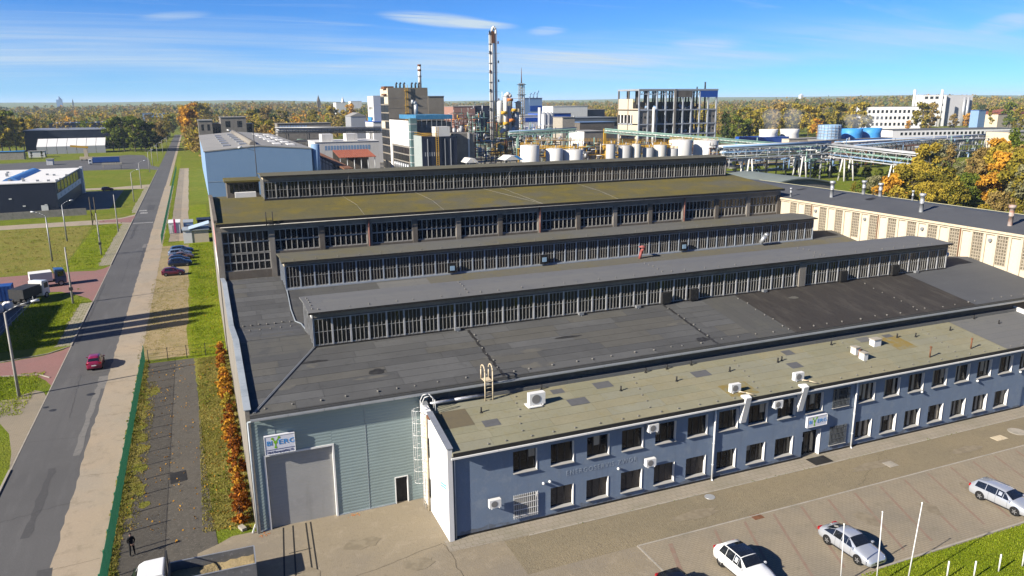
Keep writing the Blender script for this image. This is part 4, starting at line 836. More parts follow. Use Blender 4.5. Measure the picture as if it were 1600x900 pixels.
# ------------------------------------------------------------------ signs
def biosign(name, cx, y, z0, z1, w, label, address):
    s = empty(name, (cx, y, z0), label, 'sign')
    H = z1-z0; b = MB(); b.box(cx-w/2, cx+w/2, y, y+.22, z0, z1); b.build('panel', M('sign_panel', (.72, .73, .80), rough=.4), s)
    t = .04; b = MB()
    b.box(cx-w/2, cx+w/2, y-.02, y, z1-t, z1); b.box(cx-w/2, cx+w/2, y-.02, y, z0, z0+t); b.box(cx-w/2, cx-w/2+t, y-.02, y, z0+t, z1-t); b.box(cx+w/2-t, cx+w/2, y-.02, y, z0+t, z1-t)
    b.build('frame', m_white, s)
    zc_ = z0+(H*.62 if address else H*.5); hh = H*(.74 if address else .98); sblue = M('sign_blue', (.03, .28, .68), rough=.4); sgreen = M('sign_green', (.22, .50, .02), rough=.4)
    for tx, dx, sx in (('BI', -.335, 1.0), ('ERG', .235, 1.28)):
        me = text_mesh(tx, hh*.48, .006, 1.02); me.materials.clear(); me.materials.append(sblue)
        place('lettering', me, s, (cx+dx*w, y-.012, zc_-.01*w), rot=(math.pi/2, 0, 0), scale=(sx, 1, 1))
    mx = cx-.14*w; g = MB()
    pts = [(mx, zc_+.02*hh), (mx-.19*hh, zc_+.30*hh), (mx+.24*hh, zc_+.34*hh), (mx-.01*hh, zc_-.34*hh)]
    for (a, c), rr in zip(pts, (.115, .085, .085, .085)): g.cyl((a, y-.012, c), (a, y-.002, c), rr*hh, n=18)
    for a, c in pts[1:]: g.bar((pts[0][0], y-.007, pts[0][1]), (a, y-.007, c), .075*hh, .008, up=(0, 1, 0))
    g.build('emblem', sgreen, s)
    if address:
        b = MB(); b.box(cx-w/2+t, cx+w/2-t, y-.008, y-.001, z0+H*.24, z0+H*.27); b.build('rule', M('sign_navy', (.02, .04, .16), rough=.5), s)
        me = text_mesh('Unii Europejskiej 15', hh*.24, .006, 1.0); me.materials.clear(); me.materials.append(M('sign_navy_text', (.012, .02, .12), rough=.5))
        place('lettering', me, s, (cx, y-.012, z0+H*.125), rot=(math.pi/2, 0, 0), scale=(.86, 1, 1))
    return s
biosign('company_sign', 3.68, 53.72, 6.15, 7.62, 2.16, 'white company sign with green molecule emblem over the grey gate', True)
biosign('company_sign', 48.35, OY-.3, 3.02, 4.02, 2.25, 'white company sign with green emblem over the office entrance', False)

# ------------------------------------------------------------------ air conditioners and roof pieces of the office
def ac_unit(label, loc, rz=0, legs=True, fan='front', s=1.0):
    t = empty('air_conditioner', loc, label, 'air conditioner', 'air conditioning units of the office'); t.rotation_euler.z = rz; t.scale = (s, s, s); ORG[t] = Vector((0, 0, 0))
    b = MB(); b.box(-.45, .45, -.17, .17, .12, .75); b.build('casing', m_white, t)
    b = MB(); b.cyl((-.08, -.185, .43), (-.08, -.17, .43), .25, n=18); b.build('fan_grille', M('fan_grey', (.22, .21, .20), rough=.6), t)
    b = MB()
    for x in (-.3, .3): b.box(x-.03, x+.03, -.22, .42, .06, .12)
    b.build('bracket', m_white, t); return t
def ac_wall(px, py, label, big=1.0):
    p = onY(px, py, OY-.45); ac_unit(label, (p.x, OY-.45, p.z-.43*big), s=big)
ac_wall(773, 786, 'white wall air conditioner left of the barred ground-floor window')
ac_wall(1020, 668, 'white wall air conditioner beside the fifth upper window from the white end wall')
ac_wall(1016, 722, 'white wall air conditioner between the two rows of windows, above a blinds window')
ac_wall(1215, 631, 'white wall air conditioner between the two white pipe ducts')
for px, py, s, lb in ((838, 628, 1.5, 'large white boxed air conditioner on the roof near the step ladder'), (1148, 600, 1.1, 'white roof air conditioner whose pipe runs to the left white duct'), (1247, 582, 1.1, 'white roof air conditioner whose pipe runs to the right white duct')):
    p = onZ(px, py+8, 7.45); y = p.y; z = oz(y)
    t = ac_unit(lb, (p.x, y, z-.05*s), rz=.0, s=s)
    if s < 1.3:
        b = MB(); b.tube([(p.x+.2, y-.3, z+.15), (p.x+.6, y-.7, z+.12), (p.x+1.15, OY-.35, 7.15)], .05, 6); b.build('pipe_sleeve', m_creampaint, off)
    else:
        b = MB(); b.box(p.x-.9, p.x+.3, y-.55, y+.5, z+.02, z+.08); b.build('plinth_slab', m_white, off)
for px, py in ((752, 648), (975, 570), (1009, 566), (1045, 560), (1057, 598), (1140, 583), (1215, 569), (1221, 567), (840, 612), (1298, 545), (1365, 541), (1401, 532), (1430, 530), (1484, 520), (1510, 502), (1560, 509), (970, 613)):
    p = onZ(px, py, 7.5); y = min(max(p.y, OY), OYB-.2); b = MB(); b.cyl((p.x, y, oz(y)-.02), (p.x, y, oz(y)+.42), .07, n=8); b.lathe([(.16, 0), (.07, .06)], (p.x, y, oz(y)), 8); b.build('vent_pipe', m_flash, off)
for px, py in ((1453, 556), (1517, 543)):
    p = onZ(px, py, 7.3); b = MB(); b.cyl((p.x, p.y, oz(p.y)), (p.x, p.y, oz(p.y)+.95), .07, n=8); b.lathe([(.11, .95), (.11, 1.08), (.02, 1.12)], (p.x, p.y, oz(p.y)), 8); b.build('vent_pipe', m_rust, off)
for px, py, w in ((1336, 552, .55), (1349, 558, .5), (1367, 541, .9)):
    p = onZ(px, py, 7.6); z = oz(p.y); b = MB(); b.box(p.x-w/2, p.x+w/2, p.y-.3, p.y+.3, z-.05, z+.62); c = b.build('chimney', m_creampaint if False else m_whitewall, off)
    b = MB(); b.box(p.x-w/2-.06, p.x+w/2+.06, p.y-.36, p.y+.36, z+.62, z+.72); b.build('cap', m_kerb, c)
p = onZ(1343, 556, 7.6); b = MB(); b.box(p.x-.08, p.x+.08, p.y-.1, p.y+.1, oz(p.y), oz(p.y)+.75); b.build('brick_flue', m_rust, off)
# small lamps and boxes on the front
for px, py in ((849, 755), (859, 752), (966, 732), (1440, 612), (1527, 595), (1594, 581)):
    p = onY(px, py, OY-.1); b = MB(); b.lathe([(.02, -.12), (.11, -.06), (.12, .04), (.03, .12)], (p.x, OY-.14, p.z), 10); b.cyl((p.x, OY-.14, p.z), (p.x, OY+.01, p.z), .03, n=6); b.build('wall_lamp', m_white, off)
# ------------------------------------------------------------------ cream workshop running away on the right
BX, BXE, BZ = 90.05, 105.5, 15.2
bei = empty('workshop_building', (98, 70, 0), 'cream rendered workshop with glass-block windows and dark roof along the hall end', 'factory')
BY0, BY1 = 44.0, 124.0
def bz(x): return BZ+.9*(1-abs(x-97.8)/7.8)
b = MB(); b.box(BX+.12, BXE, BY0, BY1, 0, BZ-.25); b.build('body', m_cream, bei)
b = MB(); xm = 97.8
b.prism([(BX-.35, BZ), (xm, BZ+.9), (BXE+.3, BZ), (BXE+.3, BZ-.25), (xm, BZ+.65), (BX-.35, BZ-.25)], 'y', BY0-.3, BY1+.3); b.build('roof', m_beigefelt, bei)
b = MB(); b.box(BX-.12, BX+.12, BY0, BY1, BZ-.55, BZ-.25); b.build('cornice', m_cream, bei)
b = MB(); b.box(BX-.36, BX-.30, BY0, BY1, BZ-.27, BZ+.02); b.build('eaves_strip', m_creampaint, bei)
b = MB(); b.box(BXE+.3, BXE+.42, BY0, BY1, BZ-.1, BZ+.05); b.build('gutter', M('pale_yellow_gutter', (.5, .47, .28), rough=.6), bei)
gw = MB(); W_, H_ = 1.3, 3.6; nx, nz = 4, 9
for i in range(nx+1): y = W_*i/nx; gw.box(-.03, .02, y-.04, y+.04, 0, H_)
for j in range(nz+1): z = H_*j/nz; gw.box(-.03, .02, 0, W_, z-.05, z+.05)
GWF = gw.data('window', M('glass_block_joints', (.44, .38, .29), [(3, .45, .7, (.34, .28, .2), .7)], rough=.9))
gg = MB(); gg.face((-.005, 0, 0), (-.005, 0, H_), (-.005, W_, H_), (-.005, W_, 0)); GWG = gg.data('panes', M('cloudy_glass_blocks', (.10, .085, .06), [(4, .42, .6, (.20, .17, .12), .8)], rough=.3, spec=.5))
k = 0; y = 97.6
while y > BY0:
    o = place('window', GWF, bei, (BX+.10, y-1.3, 11.0)); place('panes', GWG, o, ORG[o])
    for yy in (y+.16, y-1.62):
        b = MB(); b.box(BX-.06, BX+.12, yy-.16, yy+.16, 9, BZ-.55); b.build('pilaster', m_cream, bei)
    b = MB(); b.box(BX+.06, BX+.12, y-3.05, y-1.8, 9.2, 14.45); b.build('wall_panel', m_cream2, bei)
    if k % 4 == 1: b = MB(); b.cyl((BX-.14, y-1.6, 9), (BX-.14, y-1.6, BZ-.2), .07, n=8); b.build('downpipe', m_rust, bei)
    if k % 3 == 1: b = MB(); b.cyl((BX-.2, y-2.4, 13.9), (BX+.08, y-2.4, 13.9), .22, n=10); b.build('fan_outlet', m_steel, bei)
    k += 1; y -= 3.235
for px, py, h in ((1299, 309, 2.6), (1349, 303, 2.3), (1375, 306, 2.2), (1439, 331, 2.6), (1443, 310, 1.6), (1578, 352, 2.6), (1234, 305, 1.5)):
    zz = 15.6; p = onZ(px, py, zz); x = min(max(p.x, 91), 104); zr_ = bz(x); r_ = .28 if h > 1.8 else .14
    b = MB(); b.lathe([(r_, -.1), (r_, h*.45), (r_*1.06, h*.45), (r_*1.06, h*.52), (r_, h*.52), (r_, h*.85), (r_*1.5, h*.85), (r_*1.5, h), (.02, h)], (x, p.y, zr_), 12); b.build('roof_stack', m_tankgrey if px < 1500 else M('rust_streaked_stack', (.42, .36, .32), [(2, .45, .65, (.36, .15, .09), .8)], rough=.7), bei)
for px, py in ((1252, 299), (1357, 315), (1360, 314)):
    p = onZ(px, py, 15.6); b = MB(); b.face((p.x-.9, p.y-.4, bz(p.x-.9)+.01), (p.x+.9, p.y-.5, bz(p.x+.9)+.01), (p.x+.8, p.y+.4, bz(p.x+.8)+.01), (p.x-.9, p.y+.5, bz(p.x-.9)+.01)); b.build('roof_patch', m_flash, bei, fix=False)
# low green-felt store behind it
st = empty('store_building', (100, 155, 0), 'low store with curved grey-green felt roof behind the tall hall', 'building')
sx0, sx1, sy0, sy1 = 93.0, 127.0, 140.0, 160.0
sx0 = onY(1180, 290, 140).x; sx1 = onY(1304, 290, 140).x
def sz(x): t = (x-sx0)/(sx1-sx0); return 11.2+1.6*math.sin(math.pi*min(1, max(0, t*1.1-.1)))
pr = [(sx0+(sx1-sx0)*k/12, sz(sx0+(sx1-sx0)*k/12)) for k in range(13)]
b = MB(); b.prism(pr+[(sx1, 0), (sx0, 0)], 'y', sy0, sy1); b.build('body', M('grey_brick', (.24, .22, .20), [(2, .4, .7, (.18, .165, .15), .7)], brick=(.5, .2, .02, (.16, .15, .13), .6, (.26, .24, .22), (math.pi/2, 0, 0)), rough=.9), st)
b = MB(); b.prism([(x-.0, z+.02) for x, z in pr]+[(x, z+.3) for x, z in pr[::-1]], 'y', sy0-.5, sy1+.5); b.build('roof', M('grey_green_felt', (.19, .22, .20), [(.3, .4, .7, (.16, .18, .165), .7)], rough=.85), st)
b = MB(); b.box(sx0-1, sx0+8, sy0-.7, sy0-.5, 9.6, 11.0); b.build('white_fascia', m_whitewall, st)
# ------------------------------------------------------------------ cars
def wheel_meshes(r, w):
    t = MB(); t.lathe([(r*.62, -w/2), (r*.93, -w/2), (r, -w*.36), (r, w*.36), (r*.93, w/2), (r*.62, w/2)], n=18)
    k = MB(); k.lathe([(r*.64, -w*.42), (r*.64, w*.42), (r*.55, w*.46), (r*.5, w*.30), (.01, w*.34)], n=18)
    for j in range(5):
        a = 2*math.pi*j/5; k.bar((.03*math.cos(a), .03*math.sin(a), w*.40), (r*.58*math.cos(a), r*.58*math.sin(a), w*.42), r*.2, .03)
    k.lathe([(r*.58, -w*.44), (.01, -w*.44)], n=12)
    return t.data('wheel', m_black), k.data('rim', m_chromerim)
WH = {}
CAR = {
 'sedan': dict(L=4.67, W=1.80, st=[(-.5, .42, .62, .66, .74, .55), (-.485, .28, .78, .86, .84, .62), (-.44, .24, .92, 1.0, .89, .66), (-.375, .22, .95, 1.06, .90, .66), (-.19, .2, .95, 1.40, .90, .60), (-.04, .2, .94, 1.46, .90, .61), (.06, .2, .93, 1.43, .90, .60), (.225, .2, .90, 1.0, .90, .70), (.34, .22, .84, .90, .89, .68), (.45, .24, .72, .78, .85, .64), (.49, .28, .58, .64, .76, .56), (.5, .4, .52, .54, .66, .5)], rear=(3, 4), wind=(6, 7), side=[(3, 4, .35), (4, 5, 0), (5, 6, 0), (6, 7, -.45)], ax=(-.29, .285), r=.325),
 'wagon': dict(L=4.69, W=1.80, st=[(-.5, .42, .70, .80, .76, .60), (-.49, .28, .86, 1.0, .85, .66), (-.465, .24, .95, 1.12, .89, .66), (-.40, .22, .97, 1.40, .90, .60), (-.22, .2, .96, 1.47, .90, .61), (-.04, .2, .95, 1.48, .90, .62), (.07, .2, .94, 1.43, .90, .60), (.225, .2, .91, 1.01, .90, .70), (.34, .22, .85, .91, .89, .68), (.45, .24, .73, .79, .85, .64), (.49, .28, .6, .66, .76, .56), (.5, .4, .52, .54, .66, .5)], rear=(2, 3), wind=(6, 7), side=[(3, 4, .1), (4, 5, 0), (5, 6, 0), (6, 7, -.45)], ax=(-.29, .285), r=.325),
 'hatch': dict(L=4.05, W=1.72, st=[(-.5, .42, .70, .82, .74, .58), (-.485, .28, .88, 1.02, .82, .64), (-.455, .24, .95, 1.12, .85, .63), (-.36, .22, .96, 1.44, .86, .57), (-.2, .2, .95, 1.50, .86, .59), (-.03, .2, .95, 1.50, .86, .60), (.08, .2, .94, 1.45, .86, .58), (.25, .2, .92, 1.04, .86, .68), (.36, .22, .86, .93, .85, .66), (.455, .24, .74, .80, .81, .62), (.49, .28, .6, .66, .72, .54), (.5, .4, .52, .54, .64, .48)], rear=(2, 3), wind=(6, 7), side=[(3, 4, .2), (4, 5, 0), (5, 6, 0), (6, 7, -.45)], ax=(-.31, .30), r=.31),
 'suv': dict(L=4.40, W=1.84, st=[(-.5, .45, .80, .92, .78, .60), (-.485, .32, .98, 1.12, .88, .68), (-.455, .27, 1.05, 1.22, .91, .66), (-.355, .24, 1.06, 1.55, .92, .60), (-.2, .23, 1.04, 1.62, .92, .63), (-.03, .23, 1.03, 1.62, .92, .64), (.07, .23, 1.02, 1.57, .92, .62), (.23, .23, 1.0, 1.14, .92, .72), (.35, .25, .96, 1.04, .91, .70), (.455, .28, .84, .92, .87, .66), (.49, .32, .66, .74, .78, .58), (.5, .42, .56, .6, .68, .5)], rear=(2, 3), wind=(6, 7), side=[(3, 4, .25), (4, 5, 0), (5, 6, 0), (6, 7, -.45)], ax=(-.30, .295), r=.36)}
def car(kind, pm, name, label, loc, rz, group=None, roofpanel=None):
    c = CAR[kind]; L, W = c['L'], c['W']; hw = W/2
    t = empty(name, loc, label, 'car', group); t.rotation_euler.z = rz; ORG[t] = Vector((0, 0, 0))
    def ring(s):
        x, zb, zs, zt, w, wt = s; k = hw/.9; w *= k; wt *= k; x *= L
        zm = zb+(zs-zb)*.55
        h = [(0, zb), (w*.9, zb), (w*.985, zb+.1), (w, zm), (w*.97, zs), (wt, zt), (wt*.55, zt+.025), (0, zt+.035)]
        return [(x, y, z) for y, z in h]+[(x, -y, z) for y, z in h[-2:0:-1]]
    rs = [ring(s) for s in c['st']]; n = len(rs[0]); b = MB()
    vs = [p for r_ in rs for p in r_]; fs = []
    for j in range(len(rs)-1):
        for k in range(n): fs.append((j*n+k, j*n+(k+1) % n, (j+1)*n+(k+1) % n, (j+1)*n+k))
    fs += [tuple(range(n)), tuple((len(rs)-1)*n+k for k in reversed(range(n)))]
    b.mesh(vs, fs, True); body = b.build('body', pm, t)
    body.data.polygons.foreach_set('use_smooth', [True]*len(body.data.polygons))
    def panel(name, quads, mat, par, off=.008):
        b = MB()
        for q_ in quads:
            q_ = [Vector(p) for p in q_]; nrm = (q_[1]-q_[0]).cross(q_[-1]-q_[0]).normalized(); cen = sum(q_, Vector())/len(q_)
            if nrm.dot(cen-Vector((0, 0, .7))) < 0: nrm = -nrm
            b.face(*[p+nrm*off for p in q_])
        return b.build(name, mat, par, fix=False)
    def lerp(a, c_, f_): return tuple(u+(v-u)*f_ for u, v in zip(a, c_))
    def shrink(q_, f_=.08):
        cen = [sum(p[i] for p in q_)/len(q_) for i in range(3)]; return [tuple(p[i]+(cen[i]-p[i])*f_ for i in range(3)) for p in q_]
    for nm, (i, j) in (('windscreen', c['wind']), ('rear_window', c['rear'])):
        A, B_ = rs[i], rs[j]; qs = []
        for k in (5, 6, 7, 8): qs.append([lerp(A[k], B_[k], .06), lerp(A[k+1], B_[k+1], .06), lerp(B_[k+1], A[k+1], .08), lerp(B_[k], A[k], .08)])
        panel(nm, qs, m_carglass, t)
    for i, j, cut in c['side']:
        for s in (0, 1):
            k0, k1 = (4, 5) if not s else (n-4, n-5)
            A, B_ = rs[i], rs[j]
            q_ = [lerp(A[k0], A[k1], .03), lerp(B_[k0], B_[k1], .03), lerp(B_[k1], B_[k0], .07), lerp(A[k1], A[k0], .07)]
            if cut > 0: q_[3] = lerp(q_[3], q_[2], cut); 
            if cut < 0: q_[2] = lerp(q_[3], q_[2], .10); q_[1] = lerp(q_[0], q_[1], .80)
            q_ = [lerp(q_[0], q_[1], .03), lerp(q_[1], q_[0], .03), lerp(q_[2], q_[3], .03), lerp(q_[3], q_[2], .03)]
            panel('side_window', [q_], m_carglass, t)
    if roofpanel:
        qs = []
        for i_ in (3, 4, 5):
            for k in (5, 6, 7, 8): A_, B2 = rs[i_], rs[i_+1]; qs.append([lerp(A_[k], B2[k], .5 if i_ == 3 else 0), lerp(A_[k+1], B2[k+1], .5 if i_ == 3 else 0), B2[k+1], B2[k]])
        panel('glass_roof', qs, m_carglass, t, .012)
    key = c['r']
    if key not in WH: WH[key] = wheel_meshes(c['r'], .21)
    ar = MB(); ar.cyl((0, 0, -.1), (0, 0, .1), c['r']*1.16, n=18)
    if ('a', key) not in WH: WH[('a', key)] = ar.data('wheel_arch', m_black)
    for ax in c['ax']:
        for s in (-1, 1):
            rot = (-s*math.pi/2, 0, 0)
            o = place('wheel', WH[key][0], t, (ax*L, s*(hw-.095), c['r']), rot=rot); o2 = place('rim', WH[key][1], o, ORG[o])
            place('wheel_arch', WH[('a', key)], t, (ax*L, s*(hw-.098), c['r']+.03), rot=rot)
    st = c['st']
    for s in (-1, 1):
        zf = st[-3][2]; b = MB(); b.mesh([(L*.492, s*hw*.45, zf-.16), (L*.465, s*hw*.88, zf-.12), (L*.44, s*hw*.93, zf-.02), (L*.478, s*hw*.5, zf-.03), (L*.47, s*hw*.45, zf-.16), (L*.43, s*hw*.86, zf-.12), (L*.42, s*hw*.9, zf-.02), (L*.45, s*hw*.5, zf-.03)], [(0, 1, 2, 3), (4, 5, 6, 7), (0, 1, 5, 4), (1, 2, 6, 5), (2, 3, 7, 6), (3, 0, 4, 7)]); b.build('headlight', m_lampglass, t)
        zr_ = st[1][2]; b = MB(); b.box(-L*.495, -L*.455, min(s*hw*.55, s*hw*.96), max(s*hw*.55, s*hw*.96), zr_-.06, zr_+.13); b.build('tail_light', m_redlamp, t)
        xm = L*.19; b = MB(); b.box(xm-.07, xm+.07, min(s*hw*.98, s*(hw+.15)), max(s*hw*.98, s*(hw+.15)), st[6][2]-.0, st[6][2]+.12); b.build('mirror', pm, t)
    b = MB(); b.box(L*.475, L*.503, -hw*.42, hw*.42, st[-1][1]+.06, st[-2][2]-.04); b.build('grille', m_flash, t)
    b = MB(); b.box(-L*.503, -L*.49, -.26, .26, st[0][1]+.2, st[0][1]+.31); b.build('number_plate', m_white, t)
    b = MB()
    for j, f_ in ((4, .35), (5, .0), (6, .55)):
        for s in (0, 1):
            A = [lerp(rs[j][k], rs[min(j+1, len(rs)-1)][k], f_) for k in range(n)]; ks = (2, 3, 4) if not s else (n-2, n-3, n-4)
            for k0, k1 in zip(ks[:-1], ks[1:]):
                p0, p1 = Vector(A[k0]), Vector(A[k1]); o_ = Vector((0, .004 if not s else -.004, 0)); d_ = Vector((.007, 0, 0)); b.face(p0+o_-d_, p0+o_+d_, p1+o_+d_, p1+o_-d_)
    b.build('door_seam', m_black, t, fix=False)
    b = MB()
    for s in (-1, 1): b.box(-L*.2, L*.2, min(s*hw*.955, s*hw*1.004), max(s*hw*.955, s*hw*1.004), .24, .33)
    b.build('sill', m_flash, t)
    return t
p_silver = paint('silver_paint', (.66, .69, .74), .55, .22); p_white = paint('white_car_paint', (.80, .80, .78), 0); p_red = paint('cherry_paint', (.30, .015, .06), .2); p_dred = paint('dark_red_paint', (.13, .012, .03), .3)
p_navy = paint('navy_paint', (.012, .02, .05), .3); p_blue = paint('mid_blue_paint', (.03, .08, .20), .3); p_ice = paint('ice_blue_paint', (.30, .38, .48), .5); p_copper = paint('copper_paint', (.30, .16, .10), .4); p_blk = paint('black_paint', (.01, .01, .012), .3)
def axle_place(kind, rear, front):
    """car pose from two wheel contact points on the near side"""
    a, f_ = onZ(*rear), onZ(*front); d = (f_-a); rz = math.atan2(d.y, d.x); c = CAR[kind]
    u = Vector((math.cos(rz), math.sin(rz), 0)); s = Vector((-math.sin(rz), math.cos(rz), 0))
    mid = (a+f_)/2 - u*(c['ax'][0]+c['ax'][1])/2*c['L'] + s*(c['W']/2-.1)
    return (mid.x, mid.y, .045), rz
loc, rz = axle_place('sedan', (1292, 850), (1340.5, 882.5)); car('sedan', p_silver, 'parked_car', 'silver saloon car parked in a bay near the flagpoles', loc, rz)
RZ = rz
loc, _ = axle_place('wagon', (1531.6, 781), (1582.8, 805.3)); car('wagon', p_silver, 'parked_car', 'silver estate car parked at the right end of the car park', loc, rz+.05)
a = onZ(1143, 893); car('suv', p_white, 'parked_car', 'white sport utility car with black glass roof cut by the lower edge', (a.x+.95*math.cos(RZ)+.0+.55, a.y+1.3*math.sin(RZ)+.75, .045), RZ, roofpanel=True)
a = onZ(1053, 894, 1.48); car('hatch', p_blk, 'parked_car', 'black car of which only the roof edge shows at the bottom', (a.x+1.1*math.cos(RZ), a.y+1.1*math.sin(RZ), .045), RZ)
car('hatch', p_red, 'moving_car', 'cherry red hatchback driving away on the asphalt road', (-13.72, 100.9, .02), math.pi/2+.02)
car('hatch', p_dred, 'parked_car', 'dark red hatchback parked alone on the sandy lot', (-5.85, 152.6, .02), -.03)
for k, (kd, pm, y, x, lb) in enumerate([('suv', p_navy, 161.3, -4.75, 'navy off-road car, nearest of the parked row on the lot'), ('hatch', p_navy, 165.0, -4.95, 'dark blue hatchback second in the parked row on the lot'), ('sedan', p_copper, 168.6, -4.5, 'copper coloured saloon in the middle of the parked row'), ('wagon', p_ice, 172.4, -4.9, 'pale blue estate car fourth in the parked row'), ('wagon', p_blue, 176.6, -4.6, 'mid blue estate car, farthest of the parked row')]):
    car(kd, pm, 'parked_car', lb, (x, y, .02), R.uniform(-.05, .03), 'cars parked in a row on the sandy lot')
car('hatch', p_dred, 'parked_car', 'dark red car by the gate of the dark warehouse yard', (-31.5, 321.5, .02), .3)

# ------------------------------------------------------------------ tipper truck at the lower edge
tr = empty('tipper_truck', (-3.0, 48.3, .03), 'white flatbed truck with an open sandy load bed at the lower edge', 'truck'); tr.rotation_euler.z = math.radians(-1); ORG[tr] = Vector((0, 0, 0))
b = MB(); prof = [(-3.95, .45), (-3.95, 1.05), (-3.45, 1.3), (-2.95, 2.15), (-2.6, 2.32), (-1.45, 2.36), (-1.35, 2.25), (-1.35, .45)]
pw = []
for x, z in prof: pw.append(x)
b.prism([(x, z) for x, z in prof], 'y', -1.0, 1.0); cab = b.build('cab', p_white, tr)
bv = cab.modifiers.new('bevel', 'BEVEL'); bv.width = .10; bv.segments = 3; bv.limit_method = 'ANGLE'
b = MB(); b.face((-3.50, -.85, 1.40), (-3.50, .85, 1.40), (-3.04, .78, 2.12), (-3.04, -.78, 2.12)); b.build('windscreen', m_carglass, tr, fix=False)
for v in tr.children[-1].data.vertices: v.co.x -= .05; v.co.z += .02
for s in (-1, 1):
    b = MB(); y = s*1.006; b.face((-3.2, y, 1.35), (-2.1, y, 1.35), (-2.1, y, 2.05), (-2.85, y, 2.05)); b.build('side_window', m_carglass, tr, fix=False)
    b = MB(); b.box(-3.35, -3.2, min(s*1.05, s*1.28), max(s*1.05, s*1.28), 1.4, 1.75); b.build('mirror', m_flash, tr)
b = MB(); b.box(-1.3, 3.6, -.85, .85, .55, .75); b.build('chassis', m_darksteel, tr)
m_bed = M('grey_bed_boards', (.16, .16, .16), [(2, .4, .7, (.11, .11, .11), .6), (5, .55, .7, (.3, .3, .3), .6)], rough=.6)
b = MB(); b.box(-1.2, 4.1, -1.12, 1.12, .80, .90); b.build('bed_floor', m_bed, tr)
for nm, bb in (('side_board', (-1.2, 4.1, -1.12, -1.07)), ('side_board', (-1.2, 4.1, 1.07, 1.12)), ('tail_board', (4.05, 4.1, -1.07, 1.07)), ('head_board', (-1.2, -1.15, -1.07, 1.07))):
    b = MB(); b.box(*bb, .9, 1.72 if nm != 'head_board' else 1.95); b.build(nm, m_bed, tr)
b = MB(); b.box(-1.2, 4.1, -1.14, -1.06, 1.72, 1.76); b.box(-1.2, 4.1, 1.06, 1.14, 1.72, 1.76); b.box(4.04, 4.12, -1.06, 1.06, 1.72, 1.76); b.build('rail', m_zinc, tr)
n = 14; b = MB(); vs = [(-1.12+5.14*i/n, -1.04+2.08*j/6, 1.06+R.uniform(-.06, .10)+.12*math.sin(i*.6)*math.sin(j*.5)) for i in range(n+1) for j in range(7)]
b.mesh(vs, [(i*7+j, (i+1)*7+j, (i+1)*7+j+1, i*7+j+1) for i in range(n) for j in range(6)], True); b.build('load', m_sand, tr, fix=False)
b = MB(); b.bar((-1.28, -1.0, .9), (-1.28, -1.0, 2.75), .07); b.bar((-1.28, 1.0, .9), (-1.28, 1.0, 2.75), .07); b.bar((-1.28, -1.0, 2.72), (-1.28, 1.0, 2.72), .07); b.build('rack', m_darksteel, tr)
wm = wheel_meshes(.4, .26)
for x in (-2.75, 2.3):
    for s in (-1, 1): o = place('wheel', wm[0], tr, (x, s*.95, .4), rot=(-s*math.pi/2, 0, 0)); place('rim', wm[1], o, ORG[o])

# ------------------------------------------------------------------ person in dark clothes
def skin_body(name, chain_pts, edges, radii, mat, parent):
    me = bpy.data.meshes.new(name); me.from_pydata(chain_pts, edges, []); o = bpy.data.objects.new(name, me); link(o); o.parent = parent
    md = o.modifiers.new('skin', 'SKIN'); md.use_smooth_shade = True
    for i, v in enumerate(me.skin_vertices[0].data): v.radius = radii[i]; v.use_root = (i == 0)
    sd = o.modifiers.new('sub', 'SUBSURF'); sd.levels = 1; sd.render_levels = 2
    me.materials.append(mat); return o
per = empty('person', (-6.85, 54.4, .03), 'person in black clothes standing on the parking strip by the green fence', 'person'); per.rotation_euler.z = .35; ORG[per] = Vector((0, 0, 0))
m_cloth = M('black_clothes', (.012, .012, .014), rough=.9); m_skin = M('skin', (.45, .27, .20), rough=.6); m_hair = M('dark_hair', (.02, .015, .012), rough=.8)
P_ = [(0, 0, .95), (0, .01, 1.15), (0, 0, 1.36), (0, -.01, 1.46), (0, -.02, 1.53),
      (-.17, 0, 1.40), (-.25, -.02, 1.14), (-.10, -.22, 1.00), (.17, 0, 1.40), (.25, -.02, 1.14), (.10, -.22, .98),
      (-.10, 0, .90), (-.12, -.02, .50), (-.14, .02, .09), (-.15, -.14, .05), (.10, 0, .90), (.13, -.02, .50), (.15, .02, .09), (.17, -.14, .05)]
E_ = [(0, 1), (1, 2), (2, 3), (3, 4), (2, 5), (5, 6), (6, 7), (2, 8), (8, 9), (9, 10), (0, 11), (11, 12), (12, 13), (13, 14), (0, 15), (15, 16), (16, 17), (17, 18)]
Rr = [(.16, .12), (.15, .11), (.17, .11), (.07, .07), (.055, .055), (.075, .07), (.055, .055), (.04, .04), (.075, .07), (.055, .055), (.04, .04), (.10, .10), (.068, .07), (.05, .05), (.045, .04), (.10, .10), (.068, .07), (.05, .05), (.045, .04)]
skin_body('body', P_, E_, Rr, m_cloth, per)
b = MB(); b.lathe([(.01, -.125), (.055, -.11), (.072, -.05), (.078, .02), (.07, .08), (.04, .115), (.005, .125)], (0, -.03, 1.645), 14)
b.mesh([(-.014, -.105, 1.62), (.014, -.105, 1.62), (0, -.098, 1.67), (0, -.125, 1.622)], [(0, 1, 3), (1, 2, 3), (2, 0, 3)])
for s in (-1, 1): b.mesh([(s*.075, -.02, 1.62), (s*.09, -.01, 1.63), (s*.09, -.01, 1.67), (s*.075, -.03, 1.67)], [(0, 1, 2, 3)])
hd = b.build('head', m_skin, per, fix=False)
b = MB(); b.lathe([(.083, .0), (.087, .05), (.07, .10), (.03, .13), (.005, .135)], (0, -.018, 1.65), 14); b.build('hair', m_hair, hd)
b = MB()
for s in (-1, 1): b.cyl((s*.028, -.105, 1.66), (s*.028, -.098, 1.66), .011, n=8)
b.build('eyes', m_black, hd)
